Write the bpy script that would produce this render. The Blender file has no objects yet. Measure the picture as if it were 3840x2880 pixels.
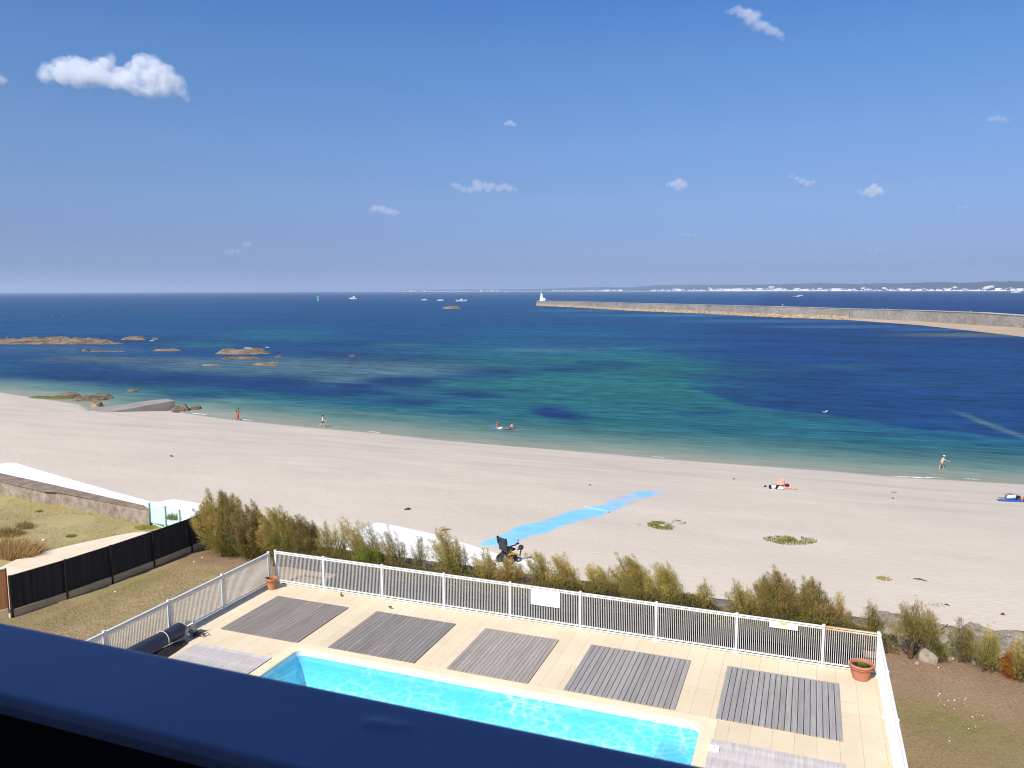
import bpy, bmesh, math, random
import numpy as np
from mathutils import Vector, Matrix

random.seed(11)
rng = np.random.default_rng(11)
scn = bpy.context.scene
COL = scn.collection
PI = math.pi

# ------------------------------------------------------------------ camera model (photo measured at 3840 x 2880)
F, CX, CY = 2960.0, 1920.0, 1440.0
PITCH, ROLL, YAW = math.atan(351.0 / F), math.radians(0.18), math.radians(20.7625)
H = 10.6                       # eye height above the pool terrace (z = 0)
SEA = -7.5
FW = Vector((-math.sin(YAW) * math.cos(PITCH), math.cos(YAW) * math.cos(PITCH), -math.sin(PITCH)))
R0 = Vector((math.cos(YAW), math.sin(YAW), 0))
U0 = R0.cross(FW)
cr, sr = math.cos(ROLL), math.sin(ROLL)
RT, UP = R0 * cr - U0 * sr, R0 * sr + U0 * cr
CAM = Vector((0, 0, H))


def ray(px, py):
    return FW + RT * ((px - CX) / F) - UP * ((py - CY) / F)


def at(px, py, z):
    d = ray(px, py)
    return CAM + d * ((z - H) / d.z)


def at_dist(px, py, dist):
    d = ray(px, py)
    return CAM + d * (dist / d.dot(FW))


def proj(p):
    v = Vector(p) - CAM
    d = v.dot(FW)
    return CX + F * v.dot(RT) / d, CY - F * v.dot(UP) / d


def height_to(p, py):
    lo, hi = p[2], p[2] + 30
    for _ in range(40):
        m = (lo + hi) / 2
        if proj((p[0], p[1], m))[1] > py:
            lo = m
        else:
            hi = m
    return lo - p[2]


def S(r, g, b, k=1.0):
    def f(c):
        c /= 255.0
        return (c / 12.92 if c <= 0.04045 else ((c + 0.055) / 1.055) ** 2.4) * k
    return (f(r), f(g), f(b))


# ------------------------------------------------------------------ numpy noise
def _hash(ix, iy, seed):
    n = (ix.astype(np.int64) * 374761393 + iy.astype(np.int64) * 668265263 + seed * 974634277) & 0x7fffffff
    n = ((n ^ (n >> 13)) * 1274126177) & 0x7fffffff
    return ((n ^ (n >> 16)) & 0xffff) / 65535.0


def vnoise(x, y, seed=0):
    x = np.asarray(x, float); y = np.asarray(y, float)
    ix, iy = np.floor(x), np.floor(y)
    fx, fy = x - ix, y - iy
    fx = fx * fx * (3 - 2 * fx); fy = fy * fy * (3 - 2 * fy)
    a = _hash(ix, iy, seed); b = _hash(ix + 1, iy, seed)
    c = _hash(ix, iy + 1, seed); d = _hash(ix + 1, iy + 1, seed)
    return (a * (1 - fx) + b * fx) * (1 - fy) + (c * (1 - fx) + d * fx) * fy


def fbm(x, y, seed=0, octv=4):
    t, amp, s = 0, 0.5, 0
    for i in range(octv):
        t = t + amp * vnoise(np.asarray(x) * 2 ** i, np.asarray(y) * 2 ** i, seed + i * 17)
        s += amp; amp *= 0.5
    return t / s


def sstep(a, b, x):
    t = np.clip((np.asarray(x, float) - a) / (b - a), 0, 1)
    return t * t * (3 - 2 * t)


# ------------------------------------------------------------------ materials
def newmat(name):
    m = bpy.data.materials.new(name)
    m.use_nodes = True
    nt = m.node_tree
    nt.nodes.clear()
    out = nt.nodes.new('ShaderNodeOutputMaterial')
    return m, nt, out


def N(nt, t, **kw):
    n = nt.nodes.new(t)
    for k, v in kw.items():
        if k in n.inputs:
            n.inputs[k].default_value = v
        else:
            setattr(n, k, v)
    return n


def rgba(c):
    return (c[0], c[1], c[2], 1)


def coords(nt, world=True, scale=(1, 1, 1), rot=(0, 0, 0)):
    if world:
        g = N(nt, 'ShaderNodeNewGeometry'); o = g.outputs['Position']
    else:
        g = N(nt, 'ShaderNodeTexCoord'); o = g.outputs['Object']
    mp = N(nt, 'ShaderNodeMapping')
    mp.inputs['Scale'].default_value = scale
    mp.inputs['Rotation'].default_value = rot
    nt.links.new(o, mp.inputs['Vector'])
    return mp.outputs['Vector']


def noise(nt, vec, scale, detail=4, rough=0.55, lo=None, hi=None):
    n = N(nt, 'ShaderNodeTexNoise')
    n.inputs['Scale'].default_value = scale
    n.inputs['Detail'].default_value = detail
    n.inputs['Roughness'].default_value = rough
    nt.links.new(vec, n.inputs['Vector'])
    o = n.outputs['Fac']
    if lo is not None:
        mr = N(nt, 'ShaderNodeMapRange')
        mr.inputs['From Min'].default_value = lo
        mr.inputs['From Max'].default_value = hi
        nt.links.new(o, mr.inputs['Value'])
        o = mr.outputs['Result']
    return o


def mix(nt, fac, a, b, blend='MIX'):
    n = N(nt, 'ShaderNodeMix', data_type='RGBA', blend_type=blend)
    for s, v in ((0, fac), (6, a), (7, b)):
        if isinstance(v, (int, float)):
            n.inputs[s].default_value = v
        elif isinstance(v, tuple):
            n.inputs[s].default_value = rgba(v)
        else:
            nt.links.new(v, n.inputs[s])
    return n.outputs[2]


def pm(name, col, rough=0.6, var=0.12, scale=4.0, bump=0.0, bscale=40.0, spec=0.4, metal=0.0, attr=None,
       col2=None, scale3=(1, 1, 1), world=False, coat=0.0, fine=0.0, fscale=60.0, bdist=0.02):
    """procedural principled material: two-tone noise colour, optional fine grain, noise bump"""
    m, nt, out = newmat(name)
    b = N(nt, 'ShaderNodeBsdfPrincipled')
    b.inputs['Roughness'].default_value = rough
    b.inputs['Specular IOR Level'].default_value = spec
    b.inputs['Metallic'].default_value = metal
    b.inputs['Coat Weight'].default_value = coat
    v = coords(nt, world, scale3)
    c = col
    if attr:
        a = N(nt, 'ShaderNodeAttribute', attribute_name=attr)
        c = a.outputs['Color']
    if var > 0:
        f = noise(nt, v, scale, 5, 0.6, 0.3, 0.7)
        if col2 is not None:
            c = mix(nt, f, c, col2)
        else:
            k = mix(nt, f, (1 - var,) * 3, (1 + var,) * 3)
            c = mix(nt, 1.0, c, k, 'MULTIPLY')
    if fine > 0:
        f = noise(nt, v, fscale, 3, 0.7, 0.25, 0.75)
        k = mix(nt, f, (1 - fine,) * 3, (1 + fine,) * 3)
        c = mix(nt, 1.0, c, k, 'MULTIPLY')
    if isinstance(c, tuple):
        b.inputs['Base Color'].default_value = rgba(c)
    else:
        nt.links.new(c, b.inputs['Base Color'])
    if bump > 0:
        h = noise(nt, v, bscale, 5, 0.6)
        bp = N(nt, 'ShaderNodeBump')
        bp.inputs['Strength'].default_value = bump
        bp.inputs['Distance'].default_value = bdist
        nt.links.new(h, bp.inputs['Height'])
        nt.links.new(bp.outputs['Normal'], b.inputs['Normal'])
    nt.links.new(b.outputs[0], out.inputs['Surface'])
    return m


# ------------------------------------------------------------------ mesh builder
class MB:
    def __init__(s):
        s.v, s.f, s.c, s.mi = [], [], [], []
        s.col = (1, 1, 1)

    def add(s, vs, fs, col=None, mi=0):
        o = len(s.v)
        s.v += [tuple(v) for v in vs]
        s.f += [tuple(i + o for i in f) for f in fs]
        s.c += [col or s.col] * len(vs)
        s.mi += [mi] * len(fs)
        return s

    def box(s, c, d, rz=0.0, col=None, rot=None, bev=0.0, mi=0):
        hx, hy, hz = d[0] / 2, d[1] / 2, d[2] / 2
        M = rot if rot is not None else Matrix.Rotation(rz, 3, 'Z')
        if bev <= 0:
            p = [(-hx, -hy, -hz), (hx, -hy, -hz), (hx, hy, -hz), (-hx, hy, -hz), (-hx, -hy, hz), (hx, -hy, hz), (hx, hy, hz), (-hx, hy, hz)]
            f = [(0, 3, 2, 1), (4, 5, 6, 7), (0, 1, 5, 4), (1, 2, 6, 5), (2, 3, 7, 6), (3, 0, 4, 7)]
        else:
            b = min(bev, hx * .9, hy * .9, hz * .9)
            p, f = [], []
            rings = [(-hz, b), (-hz + b, 0), (hz - b, 0), (hz, b)]
            for z, i in rings:
                x, y = hx - i, hy - i
                k = b if i == 0 else b * .4
                p += [(-x + k, -y, z), (x - k, -y, z), (x, -y + k, z), (x, y - k, z), (x - k, y, z), (-x + k, y, z), (-x, y - k, z), (-x, -y + k, z)]
            for r in range(3):
                for i in range(8):
                    j = (i + 1) % 8
                    f.append((r * 8 + i, r * 8 + j, r * 8 + 8 + j, r * 8 + 8 + i))
            f.append(tuple(range(7, -1, -1))); f.append(tuple(range(24, 32)))
        c = Vector(c)
        return s.add([M @ Vector(q) + c for q in p], f, col, mi)

    def prism(s, poly, z0, z1, col=None, mi=0):
        n = len(poly)
        ar = sum(poly[i][0] * poly[(i + 1) % n][1] - poly[(i + 1) % n][0] * poly[i][1] for i in range(n))
        if ar < 0:
            poly = poly[::-1]
        g0 = z0 if callable(z0) else (lambda x, y: z0)
        g1 = z1 if callable(z1) else (lambda x, y: z1)
        vs = [(x, y, g0(x, y)) for x, y in poly] + [(x, y, g1(x, y)) for x, y in poly]
        f = [tuple(range(n - 1, -1, -1)), tuple(range(n, 2 * n))]
        f += [(i, (i + 1) % n, n + (i + 1) % n, n + i) for i in range(n)]
        return s.add(vs, f, col, mi)

    def tube(s, path, radii, n=8, col=None, cap=True, flat=1.0, mi=0):
        path = [Vector(p) for p in path]
        if not hasattr(radii, '__len__'):
            radii = [radii] * len(path)
        vs, fs = [], []
        prev = None
        for i, p in enumerate(path):
            t = (path[min(i + 1, len(path) - 1)] - path[max(i - 1, 0)]).normalized()
            a = prev if prev is not None else (Vector((0, 0, 1)) if abs(t.z) < .9 else Vector((1, 0, 0)))
            x = (a - t * a.dot(t))
            if x.length < 1e-5:
                x = t.orthogonal()
            x.normalize(); prev = x
            y = t.cross(x)
            for k in range(n):
                an = 2 * PI * k / n
                vs.append(p + (x * math.cos(an) + y * math.sin(an) * flat) * radii[i])
        for i in range(len(path) - 1):
            for k in range(n):
                k2 = (k + 1) % n
                fs.append((i * n + k, i * n + k2, (i + 1) * n + k2, (i + 1) * n + k))
        if cap:
            fs.append(tuple(range(n - 1, -1, -1)))
            fs.append(tuple(range((len(path) - 1) * n, len(path) * n)))
        return s.add(vs, fs, col, mi)

    def lathe(s, prof, n=24, c=(0, 0, 0), col=None, sx=1.0, sy=1.0, cap=True, mi=0):
        vs, fs = [], []
        for r, z in prof:
            for k in range(n):
                a = 2 * PI * k / n
                vs.append((c[0] + r * sx * math.cos(a), c[1] + r * sy * math.sin(a), c[2] + z))
        for i in range(len(prof) - 1):
            for k in range(n):
                k2 = (k + 1) % n
                fs.append((i * n + k, i * n + k2, (i + 1) * n + k2, (i + 1) * n + k))
        if cap:
            fs.append(tuple(range(n - 1, -1, -1)))
            fs.append(tuple(range((len(prof) - 1) * n, len(prof) * n)))
        return s.add(vs, fs, col, mi)

    def ellipsoid(s, c, r, n=12, m=8, col=None, rot=None, noise_amp=0.0, seed=0, mi=0):
        vs, fs = [], []
        rr = random.Random(seed)
        M = rot if rot is not None else Matrix.Identity(3)
        for i in range(m + 1):
            th = PI * i / m
            for k in range(n):
                a = 2 * PI * k / n
                w = 1 + noise_amp * (rr.random() * 2 - 1) * (0 if i in (0, m) else 1)
                vs.append(M @ Vector((r[0] * math.sin(th) * math.cos(a) * w, r[1] * math.sin(th) * math.sin(a) * w, -r[2] * math.cos(th) * (w if 0 < i < m else 1))) + Vector(c))
        for i in range(m):
            for k in range(n):
                k2 = (k + 1) % n
                fs.append((i * n + k, i * n + k2, (i + 1) * n + k2, (i + 1) * n + k))
        return s.add(vs, fs, col, mi)

    def build(s, name, mat, parent=None, smooth=False, world=False):
        me = bpy.data.meshes.new(name)
        vs = s.v
        if world and parent is not None:
            l = parent.location
            vs = [(v[0] - l.x, v[1] - l.y, v[2] - l.z) for v in vs]
        me.from_pydata(vs, [], s.f)
        if any(c != (1, 1, 1) for c in s.c):
            ca = me.color_attributes.new('Col', 'FLOAT_COLOR', 'POINT')
            ca.data.foreach_set('color', np.array([rgba(c) for c in s.c], np.float32).ravel())
        if smooth:
            me.polygons.foreach_set('use_smooth', [True] * len(me.polygons))
        for m in (mat if isinstance(mat, (list, tuple)) else [mat]):
            me.materials.append(m)
        if any(s.mi):
            me.polygons.foreach_set('material_index', s.mi)
        me.update()
        o = bpy.data.objects.new(name, me)
        COL.objects.link(o)
        if parent is not None:
            o.parent = parent
        return o


def np_mesh(name, verts, faces, mat, parent=None, smooth=False, col=None, attrs=None):
    """verts (n,3), faces (m,k) of one size k"""
    verts = np.asarray(verts, np.float32); faces = np.asarray(faces, np.int32)
    me = bpy.data.meshes.new(name)
    me.vertices.add(len(verts)); me.vertices.foreach_set('co', verts.ravel())
    m, k = faces.shape
    me.loops.add(m * k); me.loops.foreach_set('vertex_index', faces.ravel())
    me.polygons.add(m)
    me.polygons.foreach_set('loop_start', np.arange(0, m * k, k, dtype=np.int32))
    me.polygons.foreach_set('loop_total', np.full(m, k, np.int32))
    if smooth:
        me.polygons.foreach_set('use_smooth', np.ones(m, bool))
    if col is not None:
        ca = me.color_attributes.new('Col', 'FLOAT_COLOR', 'POINT')
        c4 = np.ones((len(verts), 4), np.float32); c4[:, :3] = col
        ca.data.foreach_set('color', c4.ravel())
    for an, av in (attrs or {}).items():
        a = me.attributes.new(an, 'FLOAT', 'POINT')
        a.data.foreach_set('value', np.asarray(av, np.float32))
    me.materials.append(mat)
    me.update(calc_edges=True); me.validate()
    o = bpy.data.objects.new(name, me)
    COL.objects.link(o)
    if parent is not None:
        o.parent = parent
    return o


def grid_faces(nr, nc):
    i = np.arange(nr * nc).reshape(nr, nc)
    return np.stack([i[:-1, :-1], i[:-1, 1:], i[1:, 1:], i[1:, :-1]], -1).reshape(-1, 4)


def tag(o, label, cat, group=None, kind=None):
    if label: o['label'] = label
    if cat: o['category'] = cat
    if group: o['group'] = group
    if kind: o['kind'] = kind
    return o


def struct(o, label=None):
    o['kind'] = 'structure'
    if label: o['label'] = label
    return o


def thing(name, label, cat, loc=(0, 0, 0), rz=0.0, group=None):
    o = bpy.data.objects.new(name, None)
    COL.objects.link(o)
    o.location = loc; o.rotation_euler = (0, 0, rz)
    o.empty_display_size = 0.2
    return tag(o, label, cat, group)


def dup(root, loc, rz, label=None, group=None, scale=None):
    r = root.copy(); COL.objects.link(r)
    r.location = loc; r.rotation_euler = (0, 0, rz)
    if scale: r.scale = scale
    if label: r['label'] = label
    if group: r['group'] = group
    for ch in list(root.children):
        c = ch.copy(); COL.objects.link(c); c.parent = r
        for g in list(ch.children):
            d = g.copy(); COL.objects.link(d); d.parent = c
    return r


# ------------------------------------------------------------------ light, sky, camera
SUNV = Vector((0.22, 0.98, -1.0)).normalized()          # direction the light travels
sl = bpy.data.lights.new('sun', 'SUN')
sl.energy = 4.4; sl.angle = math.radians(0.53); sl.color = (1.0, 0.95, 0.87)
so = bpy.data.objects.new('sun', sl); COL.objects.link(so)
so.rotation_euler = SUNV.to_track_quat('-Z', 'Y').to_euler()
so.location = (-20, -40, 60)

w = bpy.data.worlds.new('World'); scn.world = w; w.use_nodes = True
nt = w.node_tree; nt.nodes.clear()
wo = nt.nodes.new('ShaderNodeOutputWorld')
bg = nt.nodes.new('ShaderNodeBackground')
sky = nt.nodes.new('ShaderNodeTexSky')
sky.sky_type = 'NISHITA'; sky.sun_disc = False
sky.sun_elevation = math.asin(-SUNV.z)
sky.sun_rotation = math.atan2(-SUNV.x, -SUNV.y)
sky.altitude = 20; sky.air_density = 1.0; sky.dust_density = 1.0; sky.ozone_density = 6.0
bg.inputs['Strength'].default_value = 0.10
# elevation-dependent colour balance of the sky (camera white balance of the photograph)
tcw = nt.nodes.new('ShaderNodeTexCoord'); sepw = nt.nodes.new('ShaderNodeSeparateXYZ'); rmp = nt.nodes.new('ShaderNodeValToRGB')
nt.links.new(tcw.outputs['Generated'], sepw.inputs[0]); nt.links.new(sepw.outputs['Z'], rmp.inputs['Fac'])
GR = [(0.0, (.72, .87, 1.44)), (.0096, (.61, .75, 1.28)), (.0295, (.49, .59, 1.0)), (.0624, (.52, .565, .86)), (.1203, (.615, .65, .84)), (.1823, (.64, .735, .895)), (.264, (.58, .785, .985)), (.3285, (.49, .745, 1.045)), (1.0, (.50, .74, 1.0))]
rmp.color_ramp.interpolation = 'EASE'
while len(rmp.color_ramp.elements) < len(GR): rmp.color_ramp.elements.new(.5)
for el, (ps_, c_) in zip(rmp.color_ramp.elements, GR): el.position = ps_
for el, (ps_, c_) in zip(rmp.color_ramp.elements, GR): el.position = ps_; el.color = (c_[0] / 2, c_[1] / 2, c_[2] / 2, 1)
mlw = nt.nodes.new('ShaderNodeVectorMath'); mlw.operation = 'MULTIPLY'; sc2 = nt.nodes.new('ShaderNodeVectorMath'); sc2.operation = 'SCALE'; sc2.inputs['Scale'].default_value = 2.0
nt.links.new(sky.outputs[0], mlw.inputs[0]); nt.links.new(rmp.outputs['Color'], mlw.inputs[1]); nt.links.new(mlw.outputs[0], sc2.inputs[0])
nt.links.new(sc2.outputs[0], bg.inputs['Color'])
nt.links.new(bg.outputs[0], wo.inputs['Surface'])

cd = bpy.data.cameras.new('camera')
cam = bpy.data.objects.new('camera', cd); COL.objects.link(cam)
cd.sensor_fit = 'HORIZONTAL'; cd.sensor_width = 36.0; cd.lens = 36.0 * F / 3840.0
cd.clip_start = 0.05; cd.clip_end = 80000
cd.dof.use_dof = True; cd.dof.focus_distance = 40.0; cd.dof.aperture_fstop = 11.0
M3 = Matrix((RT, UP, -FW)).transposed()
cam.matrix_world = Matrix.Translation(CAM) @ M3.to_4x4()
scn.camera = cam

scn.view_settings.view_transform = 'Standard'
scn.view_settings.look = 'None'
scn.view_settings.exposure = 0.4
scn.view_settings.gamma = 1.0
scn.cycles.use_denoising = True
scn.cycles.filter_width = 1.15
scn.cycles.max_bounces = 10
scn.cycles.transparent_max_bounces = 24
scn.cycles.volume_bounces = 10
scn.cycles.caustics_reflective = False
scn.cycles.caustics_refractive = False
scn.cycles.sample_clamp_indirect = 6

# ------------------------------------------------------------------ shared materials
M = {}
M['white_paint'] = pm('white_paint', (0.78, 0.78, 0.76), 0.4, 0.04, 3, spec=0.5)
M['stained_paint'] = pm('stained_paint', (0.78, 0.74, 0.66), 0.5, 0.5, 2.5, col2=S(200, 150, 80), spec=0.4, world=True)
M['terracotta'] = pm('terracotta', S(196, 132, 104, .85), 0.85, 0.12, 9, 0.15, 60, spec=0.2)
M['soil'] = pm('potting_soil', S(62, 46, 36), 0.95, 0.3, 20, 0.6, 40, spec=0.1)
M['concrete'] = pm('concrete', (0.42, 0.39, 0.35), 0.85, 0.14, 1.2, 0.2, 25, spec=0.2, world=True, fine=0.1)
M['white_concrete'] = pm('white_concrete', (0.86, 0.85, 0.82), 0.8, 0.05, 0.7, 0.08, 20, spec=0.2, world=True, fine=0.04)
M['path_concrete'] = pm('path_concrete', S(236, 216, 186, .88), 0.85, 0.10, 1.0, 0.15, 30, spec=0.2, world=True, fine=0.06)
M['stone_wall'] = pm('stone_wall', S(178, 164, 148, .9), 0.9, 0.3, 2.2, 0.6, 6, spec=0.15, world=True, col2=S(128, 113, 98, .9), fine=0.2, fscale=9, bdist=0.06)
M['seawall'] = pm('seawall_stone', S(120, 112, 106), 0.9, 0.3, 1.5, 0.5, 8, spec=0.15, world=True, col2=S(82, 76, 74), fine=0.2, fscale=14)
M['tan_concrete'] = pm('tan_concrete', S(214, 190, 156, .85), 0.85, 0.14, 1.2, 0.2, 25, spec=0.2, world=True, fine=0.1)
M['black_fence'] = pm('black_fence_cloth', (0.016, 0.015, 0.018), 0.75, 0.5, 1.0, scale3=(0.2, 6, 0.05), spec=0.25, world=True, col2=(0.05, 0.047, 0.055))
M['black_metal'] = pm('black_metal', (0.012, 0.012, 0.014), 0.5, 0.1, 8, spec=0.4)
M['brown_wood'] = pm('brown_wood_panel', S(182, 124, 80, .9), 0.7, 0.2, 2.0, scale3=(5, 5, 0.25), spec=0.25, fine=0.12, fscale=6)
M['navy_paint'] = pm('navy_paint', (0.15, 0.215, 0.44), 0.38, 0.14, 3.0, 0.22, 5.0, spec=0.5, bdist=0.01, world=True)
M['navy_shaded'] = pm('navy_shaded_parapet', (0.008, 0.010, 0.015), 0.7, 0.1, 3.0, spec=0.15)  # navy of the rail's inner face, its shade painted in as near black
M['facade'] = pm('facade_render', (0.62, 0.59, 0.54), 0.85, 0.06, 1.5, 0.1, 40, spec=0.2)
M['glass_dark'] = pm('window_glass', (0.02, 0.025, 0.03), 0.06, 0.0, spec=0.6)
M['rubber'] = pm('rubber', (0.02, 0.02, 0.022), 0.8, 0.1, 10, spec=0.2)
M['black_plastic'] = pm('black_plastic', (0.02, 0.021, 0.026), 0.5, 0.1, 8, spec=0.4)
M['yellow_paint'] = pm('yellow_paint', S(228, 170, 30), 0.4, 0.05, 5, spec=0.5)
M['grey_metal'] = pm('grey_metal', (0.45, 0.46, 0.47), 0.35, 0.06, 8, metal=0.8)
M['bark'] = pm('bark', S(98, 80, 64), 0.95, 0.3, 14, 0.5, 30, spec=0.1)
M['granite'] = pm('granite_boulder', S(184, 170, 150, .9), 0.9, 0.3, 3, 0.5, 9, spec=0.15, col2=S(128, 114, 98, .9), fine=0.2, fscale=25)
M['mid_white'] = pm('white_gelcoat', (0.8, 0.8, 0.8), 0.3, 0.02, 2, spec=0.5)

# ------------------------------------------------------------------ terrain helpers
SHORE_PX = [(0, 1469), (65, 1480), (217, 1501), (312, 1516), (350, 1541), (600, 1541), (668, 1540), (781, 1560), (894, 1575), (1203, 1605), (1437, 1625),
            (1654, 1649), (1920, 1672), (2267, 1699), (2484, 1718), (2800, 1741), (3125, 1765), (3340, 1785), (3550, 1797), (3840, 1814)]
_sh = [at(x, y, SEA) for x, y in SHORE_PX]
SHX = np.array([-260.0] + [p.x for p in _sh] + [60.0, 160.0]); SHY = np.array([118.0] + [p.y for p in _sh] + [87.0, 95.0])
_o = np.argsort(SHX); SHX, SHY = SHX[_o], SHY[_o]
WALL_Y = 27.3


def shore_y(x):
    return np.interp(x, SHX, SHY)


def sand_z(x, y):
    x = np.asarray(x, float); y = np.asarray(y, float)
    sy = shore_y(x)
    t = (y - 40.0) / (sy - 40.0)
    z = np.where(t < 0, -3.35 - 0.0 * t, -3.35 - 4.15 * (0.35 * np.clip(t, 0, 9) + 0.65 * np.clip(t, 0, 9) ** 1.6))
    z = z + (fbm(x * .12, y * .25, 3, 3) - .5) * 0.22 * (1 - sstep(0.75, 0.95, t)) * sstep(-.2, .15, t)
    return z


def on_sand(px, py):
    d = ray(px, py)
    lo, hi = 20.0, 200.0
    prev = lo
    for s in np.arange(20, 240, 0.5):
        p = CAM + d * s
        if p.z < float(sand_z(p.x, p.y)):
            a, b = s - .5, s
            for _ in range(25):
                m = (a + b) / 2; p = CAM + d * m
                if p.z < float(sand_z(p.x, p.y)): b = m
                else: a = m
            return CAM + d * b
    return at(px, py, SEA)


def garden_z(x, y):
    x = np.asarray(x, float); y = np.asarray(y, float)
    z = -0.14 - 0.42 * sstep(-18.6, -23.5, x) - 0.06 * sstep(2, 8, x)
    z = z - 0.12 * sstep(25.5, 27.3, y)
    return z + (fbm(x * .7, y * .7, 5, 3) - .5) * 0.10


# ------------------------------------------------------------------ sand beach
def sand_material():
    m, nt, out = newmat('beach_sand')
    b = N(nt, 'ShaderNodeBsdfPrincipled'); b.inputs['Roughness'].default_value = 0.9
    b.inputs['Specular IOR Level'].default_value = 0.15
    v = coords(nt)
    vs = coords(nt, True, (0.06, 0.55, 0.3), (0, 0, 0.02))
    c = mix(nt, noise(nt, v, 0.09, 4, .6, .3, .7), S(232, 217, 196, .77), S(227, 211, 192, .75))
    streak = noise(nt, vs, 1.0, 6, .65, .42, .72)
    tr = N(nt, 'ShaderNodeAttribute', attribute_name='streak')
    mu = N(nt, 'ShaderNodeMath', operation='MULTIPLY'); nt.links.new(streak, mu.inputs[0]); nt.links.new(tr.outputs['Fac'], mu.inputs[1])
    c = mix(nt, mu.outputs[0], c, S(196, 184, 170, .66))
    we = N(nt, 'ShaderNodeAttribute', attribute_name='wet')
    c = mix(nt, we.outputs['Fac'], c, S(160, 150, 138, .7))
    grain = noise(nt, v, 26, 3, .7, .25, .75)
    c = mix(nt, 1.0, c, mix(nt, grain, (.93,) * 3, (1.05,) * 3), 'MULTIPLY')
    # scattered dark specks (seaweed crumbs)
    vo = N(nt, 'ShaderNodeTexVoronoi', feature='F1'); vo.inputs['Scale'].default_value = 0.9
    nt.links.new(coords(nt, True, (0.5, 1.0, 1)), vo.inputs['Vector'])
    lt = N(nt, 'ShaderNodeMath', operation='LESS_THAN'); lt.inputs[1].default_value = 0.035
    nt.links.new(vo.outputs['Distance'], lt.inputs[0])
    c = mix(nt, lt.outputs[0], c, S(150, 132, 112))
    nt.links.new(c, b.inputs['Base Color'])
    h = noise(nt, v, 1.3, 6, .62)
    h2 = noise(nt, coords(nt, True, (1.0, 1.3, 1)), 3.2, 4, .65)
    ad = N(nt, 'ShaderNodeMath', operation='ADD'); nt.links.new(h, ad.inputs[0]); nt.links.new(h2, ad.inputs[1])
    bp = N(nt, 'ShaderNodeBump'); bp.inputs['Strength'].default_value = 0.35; bp.inputs['Distance'].default_value = 0.12
    nt.links.new(ad.outputs[0], bp.inputs['Height']); nt.links.new(bp.outputs['Normal'], b.inputs['Normal'])
    nt.links.new(b.outputs[0], out.inputs['Surface'])
    return m


M['sand'] = sand_material()
xs = np.concatenate([np.arange(-260, -140, 4.0), np.arange(-140, 40, 0.7), np.arange(40, 160, 4.0)])
ts = np.concatenate([np.arange(28.0, 44, 0.8), np.arange(44, 82, 0.6), np.arange(82, 104, 0.35), np.arange(104, 130, 1.5)])
X, Y = np.meshgrid(xs, ts)
Z = sand_z(X, Y)
sy = shore_y(X)
d = sy - Y
wet = np.clip(1 - sstep(0.15, 1.1 + 1.0 * fbm(X * .08, Y * 0, 8, 3), d), 0, 1) * .8
stre = 0.08 + 0.38 * sstep(34, 14, d)
o = np_mesh('beach_sand', np.stack([X, Y, Z], -1).reshape(-1, 3), grid_faces(len(ts), len(xs)), M['sand'], smooth=True,
            attrs={'wet': wet.ravel(), 'streak': stre.ravel()})
struct(o, 'pale sand beach sloping down to the sea')

# ------------------------------------------------------------------ sea
sea_pts = []


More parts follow.
